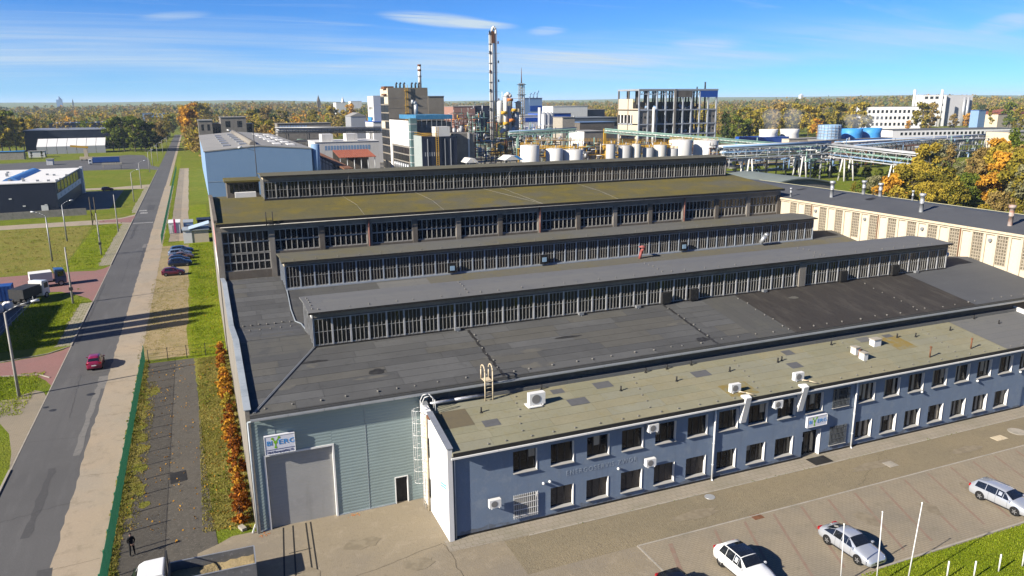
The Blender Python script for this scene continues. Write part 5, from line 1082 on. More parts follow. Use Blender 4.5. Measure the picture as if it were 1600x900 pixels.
for s in (-1, 1):
    b = MB(); b.mesh([(s*.10, -.21, 1.02), (s*.06, -.24, 1.02), (s*.045, -.25, .95), (s*.09, -.22, .94), (s*.10, -.235, 1.02), (s*.06, -.265, 1.02), (s*.045, -.27, .95), (s*.09, -.245, .94)], [(0, 1, 2, 3), (4, 5, 6, 7), (0, 1, 5, 4), (1, 2, 6, 5), (2, 3, 7, 6), (3, 0, 4, 7)])
    for k in range(4): x = s*(.05+.013*k); b.cyl((x, -.245, .95), (x-s*.012, -.255, .89+.006*abs(k-1.5)), .008, .007, 6); b.cyl((x-s*.012, -.255, .89), (x-s*.03, -.25, .86), .007, .006, 6)
    b.cyl((s*.05, -.25, 1.0), (s*.018, -.265, .95), .01, .008, 6); b.build('hand', m_skin, per)

# ------------------------------------------------------------------ green mesh fence
fn = empty('mesh_fence', (-8.25, 72, 0), 'green wire mesh fence between the road verge and the parking strip', 'fence')
FY0, FP, NF = 43.6, 2.82, 20
pm_ = MB(); pm_.box(-.05, .05, -.05, .05, 0, 2.15); pme = pm_.data('post', m_green)
pn = MB()
for k in range(33): y = .04+k*(FP-.08)/32; pn.box(-.008, .008, y-.008, y+.008, .06, 2.02)
for z in (.1, 2.0): pn.box(-.007, .007, .03, FP-.03, z-.007, z+.007)
pnm = pn.data('mesh_panel', m_green)
for k in range(NF+1):
    x = -8.25+.12*math.sin(k*.35)*0; place('post', pme, fn, (x, FY0+k*FP, 0))
    if k < NF: place('mesh_panel', pnm, fn, (x, FY0+k*FP, 0))
fn2 = empty('mesh_fence', (-9.3, 340, 0), 'green wire mesh fence along the far path beyond the parked cars', 'fence')
for k in range(40):
    place('post', pme, fn2, (-9.0+.0*k, 190+k*5.64, 0))
    for d in (0, 2.82): place('mesh_panel', pnm, fn2, (-9.0, 190+k*5.64+d, 0))
fn3 = empty('cross_fence', (-4, 99.6, 0), 'thin dark wire fence crossing the end of the parking strip', 'fence')
for k in range(5): b = MB(); b.box(-7.8+k*2.2-.04, -7.8+k*2.2+.04, 99.6, 99.68, 0, 1.7); b.build('post', m_darksteel, fn3)
for z in (.15, .6, 1.1, 1.6): b = MB(); b.cyl((-7.8, 99.64, z), (1.3, 99.64, z), .014, n=4); b.build('wire', m_darksteel, fn3)

# ------------------------------------------------------------------ lamp posts and poles along the road
def lamp_post(label, base, h, arm=None, mat=None, box=False, group='concrete lamp posts along the road'):
    t = empty('lamp_post', (base.x, base.y, 0), label, 'lamp post', group); ORG[t] = Vector((0, 0, 0))
    b = MB(); b.cyl((0, 0, 0), (0, 0, h), .17, .10, 10); b.build('pole', mat or m_frame_old, t)
    if arm:
        b = MB(); dx, dy = arm; pts = [(dx*f_, dy*f_, h+.9*math.sin(f_*1.5)) for f_ in (0, .15, .35, .6, 1)]; b.tube(pts, .05, 6); b.build('arm', m_steel, t)
        b = MB(); n = math.hypot(dx, dy); ux, uy = dx/n, dy/n; b.cyl((dx, dy, h+.9), (dx+ux*.8, dy+uy*.8, h+.98), .11, .16, 8); b.build('lamp_head', m_lampglass, t)
    if box: b = MB(); b.box(-.28, .28, -.25, .1, 2.3, 2.8); b.build('switch_box', m_darksteel, t)
    return t
lamp_post('tall lamp post with curved arm on the grass beside the paved driveway', onZ(30, 620), 9.6, (2.5, .3))
lamp_post('concrete post with switch box between the red driveway and the verge', onZ(114.5, 475), 9.3, box=True)
lamp_post('concrete post with dark box on the verge beyond the red driveway', onZ(158.7, 398.7), 9.0, box=True)
lamp_post('concrete post beside the side road junction', onZ(185, 362), 9.4)
lamp_post('leaning grey post in the rough field with white lamp, nearer one', onZ(82, 408), 9.3, (-1.8, .5), m_steel)
lamp_post('grey post in the rough field with white lamp, farther one', onZ(105, 377), 8.6, (1.6, .4), m_steel)
for i, (px, py) in enumerate(((209.5, 315), (221, 294), (234, 269), (239, 260), (247, 252), (255, 243), (262, 236))):
    lamp_post('tapered lamp post on the left verge of the far road, number %s from the junction' % ('one', 'two', 'three', 'four', 'five', 'six', 'seven')[i] if False else 'concrete lamp post on the left verge of the road, %s beyond the side road' % ('first', 'second', 'third', 'fourth', 'fifth', 'sixth', 'seventh')[i], onZ(px, py), 9.5, (1.8, .2))
for i, (px, py) in enumerate(((145, 352), (152, 352))):
    p = onZ(px, py); t = empty('utility_pole', (p.x, p.y, 0), ('short timber pole by the pale concrete wall, left one', 'short timber pole by the pale concrete wall, right one')[i], 'pole'); ORG[t] = Vector((0, 0, 0))
    b = MB(); b.cyl((0, 0, 0), (0, 0, 7.5), .14, .1, 8); b.build('shaft', m_trunk, t); b = MB(); b.bar((0, 0, 3.5), (1.2*(1-2*i), 0, 0), .12); b.build('strut', m_trunk, t)
p = onZ(404, 311, 17)
lp = empty('lamp_post', (onY(403, 290, 205).x, 205, 0), 'tall steel lamp mast standing before the sky-blue warehouse', 'lamp post'); ORG[lp] = Vector((0, 0, 0))
b = MB(); b.cyl((0, 0, 0), (0, 0, 26.5), .16, .08, 8); b.build('pole', m_darksteel, lp); b = MB(); b.cyl((0, 0, 19.6), (-3.2, -.3, 20.6), .05, n=6); b.build('arm', m_steel, lp); b = MB(); b.cyl((-3.1, -.3, 20.6), (-4.0, -.4, 20.5), .28, .2, 8); b.build('lamp_head', m_white, lp)

# ------------------------------------------------------------------ flagpoles and white posts by the car park
for i, (px, py, tx, ty) in enumerate(((1313, 915, 1319, 819), (1369, 915, 1379, 800), (1417, 915, 1441, 786))):
    base = onZ(px, py); h = onY(tx, ty, base.y).z
    t = empty('flagpole', (base.x, base.y, 0), ('white flagpole without flag, leftmost of three by the car park lawn', 'white flagpole without flag, middle of three by the car park lawn', 'white flagpole without flag, rightmost and tallest-looking of three by the lawn')[i], 'flagpole', 'flagpoles on the lawn'); ORG[t] = Vector((0, 0, 0)); 
    top = onY(tx, ty, base.y); dx = top.x-base.x
    b = MB(); b.cyl((0, 0, 0), (dx, 0, h), .045, .028, 10); b.build('pole', m_white, t); b = MB(); b.lathe([(.01, -.06), (.07, 0), (.01, .07)], (dx, 0, h), 8); b.build('finial', m_white, t)
    b = MB(); b.cyl((0, 0, .05), (0, 0, .35), .12, n=10); b.build('base', m_steel, t)
for i, (px, py) in enumerate(((1479, 905), (1521, 905), (1560, 894), (1597, 886))):
    p = onZ(px, py); b = MB(); b.cyl((p.x, p.y, 0), (p.x, p.y, 1.35), .05, n=8); b.build('fence_post', m_white, label='white post on the lawn, %s from the flagpoles' % ('first', 'second', 'third', 'fourth')[i], cat='post', group='white posts on the lawn')
# debris at the hall corner
for i, (x, y, a, lb, mm) in enumerate(((.55, 54.9, .4, 'pale block lying at the hall corner', m_kerb), (1.35, 54.0, 1.2, 'broken white board against the hall corner', m_white))):
    b = MB(); b.box(-.18, .18, -.35, .35, 0, .22) if i == 0 else b.bar((0, 0, .03), (.12, -.25, .7), .1); o = b.build('debris', mm, label=lb, cat='debris'); o.location = (x, y, .03); o.rotation_euler.z = a
b = MB(); q2 = random.Random(3)
for cx, cy in ((2.0, 53.4), (8.6, 53.6)):
    for k in range(16): x, y = cx+q2.gauss(0, .22), cy+q2.gauss(0, .12); a = q2.uniform(0, 6.28); b.face((x, y, .045), (x+.12*math.cos(a), y+.12*math.sin(a), .06), (x+.1*math.cos(a+1), y+.1*math.sin(a+1), .05))
b.build('fallen_leaves', m_orange, label='orange fallen leaves at the foot of the clad wall', cat='leaves', kind='stuff', fix=False)
# ------------------------------------------------------------------ sheds and yards on the left
def wins(parent, face, pos, a0, a1, z0, z1, n, fill=.6, mat=None, nz=1, name='window', frame=None):
    """n x nz windows on a -Y or -X wall plane at pos, each a part"""
    b = MB(); w = (a1-a0)/n*fill; h = (z1-z0)/nz*.7
    if face == 'y': b.box(0, w, -.04, .02, 0, h)
    else: b.box(-.04, .02, 0, w, 0, h)
    me = b.data(name, mat or m_glassdark)
    for i in range(n):
        for j in range(nz):
            a = a0+(a1-a0)*(i+.5)/n-w/2; z = z0+(z1-z0)*(j+.5)/nz-h/2
            place(name, me, parent, (a, pos, z) if face == 'y' else (pos, a, z))
def block(name, label, x0, x1, y0, y1, z, wm, rm=None, cat='building', gable=0, over=.3, base=0.0, par=.0, group=None):
    t = empty(name, ((x0+x1)/2, y0, 0), label, cat, group)
    b = MB(); b.box(x0, x1, y0, y1, base, z-.25); b.build('wall', wm, t)
    if gable and gable != 'x':
        xm_ = (x0+x1)/2; b = MB(); b.prism([(x0-over, z-.25), (xm_, z+gable), (x1+over, z-.25), (x1+over, z-.5), (x0-over, z-.5)], 'y', y0-over, y1+over); b.build('roof', rm or m_greyroof, t)
    else:
        b = MB(); b.box(x0-over, x1+over, y0-over, y1+over, z-.25, z); b.build('roof', rm or m_greyroof, t)
    return t
def px_block(name, label, pxl, pxr, ytop, Y, depth, wm, rm=None, **k):
    """front wall on plane Y spanning photo columns pxl..pxr with its roof at photo row ytop"""
    a = onY(pxl, ytop, Y); c = onY(pxr, ytop, Y); return block(name, label, a.x, c.x, Y, Y+depth, a.z, wm, rm, **k), a.x, c.x, a.z
# dark warehouse with white roof
zt = onY(87, 291, 262).z
dw, x0, x1, zt = px_block('dark_warehouse', 'dark clad warehouse with white roof and blue skylight on the left', -90, 87, 291, 262, 56, m_navy, m_whitewall, over=.15)
b = MB(); b.box(x1+.0, x1+.06, 264, 317, zt-3.6, zt-.6); b.build('glazing_band', m_glassdark, dw)
b = MB(); b.box(x1+.0, x1+.09, 262.2, 317.5, zt-5.4, zt-3.7); b.build('white_band', m_whitewall, dw)
for k in range(8): y = 264+k*6.9; b = MB(); b.box(x1+.06, x1+.16, y-.15, y+.15, zt-3.6, zt-.6); b.build('mullion', m_steel, dw)
for k in range(6): y = 268+k*8.3; b = MB(); b.box(x1+.09, x1+.12, y, y+1.6, zt-5.0, zt-4.2); b.build('vent_panel', m_steel, dw)
b = MB(); b.box(x1, x1+.9, 316.5, 318.5, 0, zt+.4); b.build('end_fin', m_whitewall, dw)
sk0 = onZ(25, 279, zt); b = MB(); pr = [(sk0.x-2.2+4.4*k/8, zt+1.0*math.sin(math.pi*k/8)) for k in range(9)]; b.prism(pr, 'y', 271, 310); b.build('skylight', M('blue_skylight', (.10, .26, .55), rough=.25), dw)
for k in range(14): p = onZ(R.uniform(8, 115), R.uniform(270, 284), zt); b = MB(); b.box(p.x-.35, p.x+.35, p.y-.35, p.y+.35, zt, zt+.5); b.build('roof_vent', m_steel, dw)
for px, py in ((16, 311), (38, 322), (72, 320)): p = onY(px, py, 262); b = MB(); b.box(p.x-.35, p.x+.35, 261.85, 262, p.z-.15, p.z+.15); b.build('wall_lamp', m_white, dw)
p = onY(71, 330, 262); b = MB(); b.box(p.x-.9, p.x+.9, 261.9, 262.05, 0, 2.3); b.build('door', m_whitewall, dw)
# pale concrete panel wall in front of it
pw_ = empty('concrete_wall', (-44, 253, 0), 'low pale concrete panel wall in front of the dark warehouse', 'wall')
for k in range(13):
    x = -90+k*4.55; y = 247+k*.35; b = MB(); b.prism([(x, y), (x+4.5, y+.35), (x+4.5, y+.53), (x, y+.18)], 'z', 0, 2.0); b.build('panel', m_kerb, pw_)
# yard with containers, truck and the shading silos out of frame
def silo(x, y, h, lb):
    t = empty('silo', (x, y, 0), lb, 'silo', 'three tall silos'); b = MB(); b.lathe([(1.5, 0), (1.5, h), (.3, h+1.3), (.01, h+1.35)], (x, y, 0), 20); b.build('shell', m_tankgrey, t)
silo(-47.5, 108.2, 24.5, 'tall grey silo, nearest of the three'); silo(-47.5, 112.0, 25.2, 'tall grey silo, middle of the three'); silo(-47.5, 115.8, 26.0, 'tall grey silo, farthest of the three')
block('storage_hall', 'blue-grey storage hall beside the silos', -66, -42.5, 104, 132, 11.6, m_bluewall, m_greyroof)
def container(lb, x, y, rz, mat, L=6.06, z=0):
    t = empty('container', (x, y, z), lb, 'container'); t.rotation_euler.z = rz; ORG[t] = Vector((0, 0, 0)); b = MB(); n = 24
    for s in (-1, 1):
        for k in range(n):
            xa_, xb_ = -L/2+L*k/n, -L/2+L*(k+1)/n; d = .03 if k % 2 else 0; b.box(xa_, xb_, min(s*1.0, s*(1.2+d)), max(s*1.0, s*(1.2+d)), .15, 2.45)
    b.build('side_wall', mat, t); b = MB(); b.box(-L/2, L/2, -1.0, 1.0, .15, 2.4); b.build('core', mat, t); b = MB(); b.box(-L/2-.02, L/2+.02, -1.22, 1.22, 2.45, 2.6); b.build('roof', mat, t)
    b = MB()
    for sx in (-1, 1):
        for sy in (-1, 1): b.box(sx*L/2-.08, sx*L/2+.08, sy*1.16-.08, sy*1.16+.08, 0, 2.62)
    b.build('corner_post', mat, t)
    for s in (-1, 1): b = MB(); b.box(-L/2-.05, -L/2, min(s*.05, s*1.1), max(s*.05, s*1.1), .25, 2.4); b.build('door', mat, t)
    return t
m_contblue = M('container_blue', (.02, .08, .30), [(1, .45, .7, (.03, .11, .36), .6)], rough=.5)
container('blue shipping container at the left edge by the parked trucks', -33.0, 143.5, .06, m_contblue); container('second blue container behind the first at the left edge', -40.0, 143.8, .05, m_contblue)
def lorry(lb, loc, rz, cabm, boxm, Lb=6.0, boxh=2.4, zb=1.1, bulky=False, cover=None):
    t = empty('lorry', loc, lb, 'lorry'); t.rotation_euler.z = rz; ORG[t] = Vector((0, 0, 0))
    b = MB(); b.prism([(Lb/2+.3, .5), (Lb/2+2.1, .5), (Lb/2+2.15, 1.5), (Lb/2+1.9, 2.9), (Lb/2+.4, 3.0)], 'y', -1.2, 1.2); c = b.build('cab', cabm, t); m_ = c.modifiers.new('bevel', 'BEVEL'); m_.width = .12; m_.segments = 2; m_.limit_method = 'ANGLE'
    b = MB(); b.face((Lb/2+2.16, -1.05, 1.6), (Lb/2+2.16, 1.05, 1.6), (Lb/2+1.96, 1.0, 2.7), (Lb/2+1.96, -1.0, 2.7)); b.build('windscreen', m_carglass, t, fix=False)
    for s in (-1, 1): b = MB(); b.face((Lb/2+.8, s*1.21, 1.7), (Lb/2+1.8, s*1.21, 1.7), (Lb/2+1.7, s*1.21, 2.6), (Lb/2+.8, s*1.21, 2.6)); b.build('side_window', m_carglass, t, fix=False)
    b = MB(); b.box(-Lb/2, Lb/2+.3, -.5, .5, .7, zb); b.build('chassis', m_darksteel, t)
    b = MB(); b.box(-Lb/2, Lb/2, -1.25, 1.25, zb, zb+boxh); b.build('load_body', boxm, t)
    if cover: b = MB(); b.box(-Lb/2-.03, Lb/2+.03, -1.27, 1.27, zb+boxh, zb+boxh+.15); b.build('body_roof', cover, t)
    for x in (-Lb/2+.9, -Lb/2+2.1, Lb/2+1.2):
        for s in (-1, 1): o = place('wheel', wm2[0], t, (x, s*1.08, .5), rot=(-s*math.pi/2, 0, 0)); place('rim', wm2[1], o, ORG[o])
    return t
wm2 = wheel_meshes(.5, .3)
lorry('white lorry with blue cab top on the red driveway at the left edge', (-27.2, 152, .03), .25, p_blue, m_whitewall, 3.4, 1.6)
lorry('grey tipper lorry with dark load beside the blue container', (-27.6, 140.4, .03), 1.1, p_white, m_darksteel, 4.2, 1.5)
for k in range(5):
    a = 'white bulk bag beside the grey tipper lorry, ' + ('nearest the lorry', 'second from the lorry', 'in the middle of the heap', 'second from the container', 'nearest the container')[k]; x, y = -30.3+R.uniform(-.6, .6)+(k % 2)*1.0, 137.3-(k//2)*1.2; b = MB(); b.lathe([(.45, 0), (.62, .25), (.6, .8), (.3, 1.1), (.02, 1.15)], (x, y, .02), 10); b.build('bulk_bag', m_whitewall, label=a, cat='bag', group='white bulk bags by the tipper lorry')
b = MB(); b.tube([(-27.6, 112, .7), (-26.2, 138, .7)], .03, 5); b.tube([(-27.6, 112, 1.3), (-26.2, 138, 1.3)], .03, 5)
for k in range(9): f_ = k/8; b.cyl((-27.6+1.4*f_, 112+26*f_, 0), (-27.6+1.4*f_, 112+26*f_, 1.5), .04, n=6)
b.build('wire_fence', m_steel, label='low wire fence along the shaded yard on the left', cat='fence')
sheet('shaded_yard', m_asphalt, [(-28, 108), (-60, 108), (-60, 148), (-26.4, 147)], .016)
# far left: blue lorry on the truck yard, tent hall, navy warehouse, yard sheds
p = onZ(166, 257); lorry('blue curtain-sided lorry with white cab on the truck yard', (p.x, p.y+3, .03), math.pi+.05, p_white, m_contblue, 13.0, 2.8, 1.1, cover=m_greyroof)
tn = empty('tent_hall', (-80, 600, 0), 'long white tent hall with grey sides beyond the truck yard', 'tent hall')
a = onZ(58, 238); c = onZ(164, 238); ty = 590; ax_, cx_ = onY(58, 236, ty).x, onY(166, 236, ty).x; zh = onY(58, 229.5, ty).z; zrf = onY(70, 217, ty+9).z
for k in range(7):
    xa_, xb_ = ax_+(cx_-ax_)*k/7, ax_+(cx_-ax_)*(k+1)/7-.25; b = MB(); b.prism([(ty, zh), (ty+10, zrf), (ty+20, zh), (ty+20, zh-.2), (ty+10, zrf-.2), (ty, zh-.2)], 'x', xa_, xb_); b.build('roof_panel', m_whitewall, tn)
    b = MB(); b.box(xa_, xb_, ty, ty+.3, 0, zh-.2); b.build('side_panel', M('tent_grey%d' % k, (.38, .39, .40), rough=.7), tn)
b = MB(); b.prism([(ty, 0), (ty, zh), (ty+10, zrf), (ty+20, zh), (ty+20, 0)], 'x', ax_-.1, ax_+.1); b.build('gable', m_whitewall, tn)
px_block('navy_warehouse', 'wide navy blue warehouse behind the white tent hall', 36, 168, 204, 640, 60, m_navy, m_steel, over=.2)
nb, x0, x1, zz = px_block('dark_long_hall', 'long dark hall with skylight dots behind the navy warehouse', 76, 166, 193, 760, 60, m_navy, m_navy, over=.2)
for k in range(12): b = MB(); b.box(x0+4+k*5, x0+5.2+k*5, 770, 772, zz, zz+.8); b.build('roof_light', m_white, nb)
for i, (px, py, w, h, mm, lb) in enumerate(((8, 250, 20, 5, m_brightblue, 'small blue-roofed shed at the left edge of the truck yard'), (58, 246, 9, 4, m_whitewall, 'white box trailer on the truck yard left of the firs'), (78, 258, 3, 3.2, m_whitewall, 'small white cabin by the truck yard'))):
    p = onZ(px, py); block('yard_shed', lb, p.x-w/2, p.x+w/2, p.y, p.y+5, h, m_kerb if i == 0 else mm, mm if i == 0 else m_greyroof, cat='shed')
cr = empty('mobile_crane', (0, 0, 0), 'pale yellow crane with lowered boom beside the blue lorry', 'crane'); p = onZ(136, 251); cr.location = (p.x, p.y, 0); ORG[cr] = Vector((p.x, p.y, 0))
b = MB(); b.box(p.x-3.5, p.x+3.5, p.y-1.2, p.y+1.2, .8, 2.2); b.build('carrier', m_creampaint, cr); b = MB(); b.box(p.x-1, p.x+1, p.y-.9, p.y+.9, 2.2, 6.5); b.build('tower', m_creampaint, cr); b = MB(); b.bar((p.x-7.5, p.y, 8.6), (p.x+1.5, p.y, 7.6), 1.1, 1.1); b.build('boom', m_yellow, cr)
for s in (-2.4, 0, 2.4): o = place('wheel', wm2[0], cr, (p.x+s, p.y-1.2, .5), rot=(math.pi/2, 0, 0))
p = onZ(176, 264); b = MB(); b.box(p.x-4.5, p.x+4.5, p.y-1, p.y+1, 2.2, 3.0); b.cyl((p.x-4, p.y, 0), (p.x-4, p.y, 2.3), .15, n=6); b.cyl((p.x+4, p.y, 0), (p.x+4, p.y, 2.3), .15, n=6); b.build('shelter', m_kerb, label='low pale shelter roof on posts in front of the blue lorry', cat='shelter')
for i, (px, py, w, h, lb) in enumerate(((246, 188, 34, 20, 'pale blue multi-storey block beyond the trees at the road end'), (190, 186, 24, 9, 'small house with pale gable among the far trees'), (145, 184, 16, 13, 'house with blue roof among the far left trees'), (72, 188, 40, 9, 'long grey shed among the far left trees'))):
    p = onZ(px, py+8); f_ = 1050 / max(1, p.y) ; t = block('far_building', lb, p.x-w/2, p.x+w/2, min(p.y, 1300), min(p.y, 1300)+18, h, (m_bluewall, m_whitewall, m_whitewall, m_concrete)[i], (m_greyroof, m_redroof, m_royal, m_greyroof)[i])
    wins(t, 'y', min(p.y, 1300), p.x-w/2+1, p.x+w/2-1, 1.5, h-1.5, 5, .5, nz=max(1, int(h//4)))
# kiosk, boards and bits beside the tall hall
ks = empty('metal_shed', (-1.5, 188, 0), 'small white shed with tilted pale blue sheet on its roof behind the parked cars', 'shed')
b = MB(); b.box(-4.2, 1.2, 188, 193, 0, 2.9); b.build('wall', m_cream, ks); b = MB(); b.box(-4.25, -2.4, 187.9, 188, 0, 2.8); b.build('door_panel', m_whitewall, ks)
b = MB(); b.prism([(-3.0, 3.15), (1.5, 4.3), (1.5, 4.42), (-3.0, 3.27)], 'y', 187.6, 192.5); b.build('roof_sheet', M('pale_blue_sheet', (.45, .56, .66), rough=.5), ks); b = MB(); b.box(-4.4, 1.4, 187.7, 193.3, 2.9, 3.1); b.build('roof', m_coping, ks)
for i, (x, y, w, d, h, mm, lb) in enumerate(((-6.4, 204, 2.6, 6, 2.6, m_whitewall, 'white container with crimson edge by the path'), (-3.2, 205, 2.2, 5, 2.4, m_bluewall, 'small grey-blue cabin on the path behind the shed'), (1.6, 209, 5.4, 4, 2.3, m_navy, 'dark blue skip beside the tall hall'), (-1.2, 201, 3.2, 3.6, 1.4, m_contblue, 'low blue box trailer behind the shed'))):
    t = empty('cabin' if i < 2 else 'skip', (x, y, 0), lb, 'cabin' if i < 2 else 'skip'); b = MB(); b.box(x-w/2, x+w/2, y, y+d, .1, h); b.build('wall', mm, t); b = MB(); b.box(x-w/2-.1, x+w/2+.1, y-.1, y+d+.1, h, h+.15); b.build('roof', mm if i != 1 else m_coping, t)
    if i == 0: b = MB(); b.box(x-.1, x+.35, y-.15, y, .2, h+1.0); b.build('edge_panel', M('crimson_panel', (.55, .03, .16), rough=.5), t)
    b = MB(); b.box(x-w*.2, x+w*.1, y-.05, y, .3, h*.8); b.build('door', m_steel, t)
# the sky-blue warehouse behind the tall hall
wy = 270.0; xl = onY(326, 300, wy).x; xr = onY(489, 270, wy).x; zl = onY(318, 238, wy).z; zm_ = onY(402, 229, wy).z
bw = empty('blue_warehouse', ((xl+xr)/2, wy, 0), 'long warehouse with plain sky-blue gable wall and grey roof', 'warehouse')
xm_ = (xl+xr)/2; b = MB(); b.prism([(xl, 0), (xl, zl), (xm_, zm_), (xr, zl), (xr, 0)], 'y', wy, 415); b.build('wall', m_bluewall, bw)
b = MB(); b.prism([(xl-.3, zl), (xm_, zm_+.02), (xr+.3, zl), (xr+.3, zl+.35), (xm_, zm_+.4), (xl-.3, zl+.35)], 'y', wy-.1, 415.5); b.build('roof', m_greyroof, bw)
b = MB(); b.box(xl-.03, xr+.03, wy-.06, wy, 6.2, 6.35); b.build('seam', m_coping, bw)
for c0 in (.22, .38, .72, .86):
    for k in range(6):
        x = xl+(xr-xl)*c0; y = 285+k*19; zz = zl+(zm_-zl)*(1-abs(c0-.5)*2)+.35; b = MB(); b.box(x-1.2, x+1.2, y, y+8, zz-.2, zz+.35); b.build('roof_light', m_whitewall if c0 > .5 else m_steel, bw)
b = MB(); b.cyl((xm_-1.5, 275, zm_+.5), (xm_-1.5, 405, zm_+.5), 1.1, n=12); b.build('ridge_vent', m_concrete, bw)
b = MB(); b.cyl((xr+1.6, wy+2, 0), (xr+1.6, wy+2, zl+1.5), 1.5, n=14); b.build('side_silo', m_bluewall, bw)
for i, (pl, pr_, yt, Y, d, mm, lb) in enumerate(((344, 384, 183, 440, 18, m_concrete, 'bare grey concrete tower block behind the blue warehouse roof'), (309, 331, 188, 440, 25, m_concrete, 'grey flat-roofed block left of the concrete tower block'), (326, 345, 193, 445, 18, m_concrete, 'low linking block with small windows beside the concrete tower block'), (384, 396, 193, 448, 16, m_darkconcrete, 'dark narrow annex on the right of the concrete tower block'))):
    t, a, c, z = px_block('concrete_block', lb, pl, pr_, yt, Y, d, mm, m_greyroof, over=.3, group='concrete blocks behind the blue warehouse')
    wins(t, 'y', Y, a+.5, c-.5, z-6, z-1.5, 4 if i == 2 else 2, .4)
p = onY(361, 205, 432); b = MB(); b.tube([(p.x, 432, 10), (p.x, 432, p.z), (p.x-2, 432, p.z+.8)], .35, 8); b.build('vent_pipe', m_white, label='white bent vent pipe on the blue warehouse roof', cat='pipe')
# ------------------------------------------------------------------ chemical plant
def Xat(px, py, Y): return onY(px, py, Y).x
def Zat(px, py, Y): return onY(px, py, Y).z
def Yat(px, py, X): return onX(px, py, X).y
def tower_faces(px_corner, px_back, ytop, Y): 
    x = Xat(px_corner, ytop, Y); return x, Yat(px_back, ytop, x)
# concrete tower group
T = 320.0; tx0, tyb = tower_faces(606, 594, 140, T); tx1 = Xat(668, 140, T); tz1 = Zat(606, 137, T)
ct = empty('process_tower', ((tx0+tx1)/2, T, 0), 'dark concrete process tower with yellow ladder and rooftop vents', 'tower')
b = MB(); b.box(tx0, tx1, T, tyb, 0, tz1); b.build('wall', m_towerconcrete, ct)
for k in range(1, 9): z = tz1*k/9; b = MB(); b.box(tx0-.05, tx1+.03, T-.05, T+.1, z-.06, z+.06); b.build('panel_joint', m_concrete, ct)
cream_p = m_cream; n = 11
gw_ = (tyb-T)/2
for j in range(n):
    for i in range(2):
        z0 = tz1*(j+.08)/n; z1 = tz1*(j+.92)/n; y0 = T+gw_*i+.15; y1 = y0+gw_-.3
        b = MB(); b.box(tx0-.12, tx0, y0, y1, z0, z1); b.build('window_bay', m_cream2 if (i*3+j*2) % 5 in (0, 3) and j > 5 else m_dirtyglass, ct)
xl_ = Xat(635, 160, T); b = MB()
for d in (-.5, .5): b.box(xl_+d-.08, xl_+d+.08, T-.7, T-.55, 20, tz1+1.2)
for k in range(26): b.box(xl_-.5, xl_+.5, T-.68, T-.58, 20+k*.68, 20.12+k*.68)
for k in range(6): b.box(xl_-.8, xl_+.8, T-1.3, T-.1, 21+k*3, 21.12+k*3)
b.build('ladder', m_yellow, ct)
for px in (618, 624, 630, 642, 648, 653): x = Xat(px, 135, T+5); b = MB(); b.tube([(x, T+4, tz1), (x, T+4, tz1+1.6), (x+.5, T+4, tz1+2.1)], .38, 8); b.build('roof_vent', m_darksteel, ct)
x = Xat(656, 130, T+8); b = MB(); b.cyl((x, T+8, tz1), (x, T+8, Zat(656, 103, T+8)), .75, .7, 12); b.build('stack', m_tankwhite, ct)
for z in (tz1+4.5, tz1+7, tz1+9): b = MB(); b.cyl((x, T+8, z), (x, T+8, z+.8), .8, n=12); b.build('stack_band', m_rust if z > tz1+5 else m_steel, ct)
b = MB(); b.box(tx0-1.0, tx0+3, T+2, T+8, tz1-.5, tz1+.6); b.box(tx0-1.0, tx0, T+2, T+8, tz1-3, tz1-2.4); b.build('roof_deck', m_rust, ct)
rx1 = Xat(691, 152, T+2); rz1 = Zat(680, 151, T+2)
b = MB(); b.box(tx1, rx1, T-.2, T+14, 0, rz1); b.build('annex', m_towerconcrete, ct); b = MB(); b.box(tx1, rx1+.2, T-.4, T+14.2, rz1, rz1+.3); b.build('annex_roof', m_steel, ct)
# white block with window wall, stair glass and canopy in front
Y2 = Yat(640, 200, tx0); bz1 = Zat(640, 191, Y2); bx1 = Xat(706, 195, Y2)
pb = empty('process_building', ((tx0+bx1)/2, Y2, 0), 'process building with white side wall, glass stair and blue roof canopy', 'building')
b = MB(); b.box(tx0, bx1, Y2, T-.1, 0, bz1); b.build('wall', m_concrete, pb)
b = MB(); b.box(tx0-.2, tx0, Y2+1, T-1, bz1*.62, bz1+.5); b.box(tx0-.2, tx0, T-4, T-1, 0, bz1*.62); b.build('side_wall', m_whitewall, pb)
for j in range(4):
    for i in range(5): y0 = Y2+2+i*(T-7-Y2)/5; b = MB(); b.box(tx0-.1, tx0, y0, y0+(T-7-Y2)/5-.35, 3.0+j*2.9, 5.4+j*2.9); b.build('window', m_dirtyglass, pb)
for k in range(7): b = MB(); y0 = Y2+1+k*3.4; b.cyl((tx0-.8, y0, 5.5), (tx0-.8, y0, 8.0), .5, n=8); b.build('vessel', m_tankgrey, pb)
b = MB(); b.box(tx0-.3, tx0+2.2, Y2-2.4, Y2, 0, bz1+1.5); b.build('stair_glass', M('greenish_glass', (.12, .2, .2), [(.5, .4, .7, (.2, .27, .26), .7)], rough=.2), pb)
for k in range(9): b = MB(); b.box(tx0-.35, tx0+2.25, Y2-2.45, Y2, k*2.9, k*2.9+.2); b.build('stair_band', m_tankwhite, pb)
cz = Zat(640, 180, Y2); b = MB(); b.box(tx0+2.3, bx1, Y2-1, T-8, cz-1.6, cz); b.build('canopy', M('blue_canopy', (.05, .20, .36), [(.8, .45, .7, (.12, .30, .46), .6, (2, 1, 1))], rough=.4), pb)
for k in range(8): x = tx0+2.6+(bx1-tx0-3)*k/7; b = MB(); b.box(x-.12, x+.12, Y2-1, Y2-.8, bz1-2, cz-1.6); b.build('canopy_post', m_steel, pb)
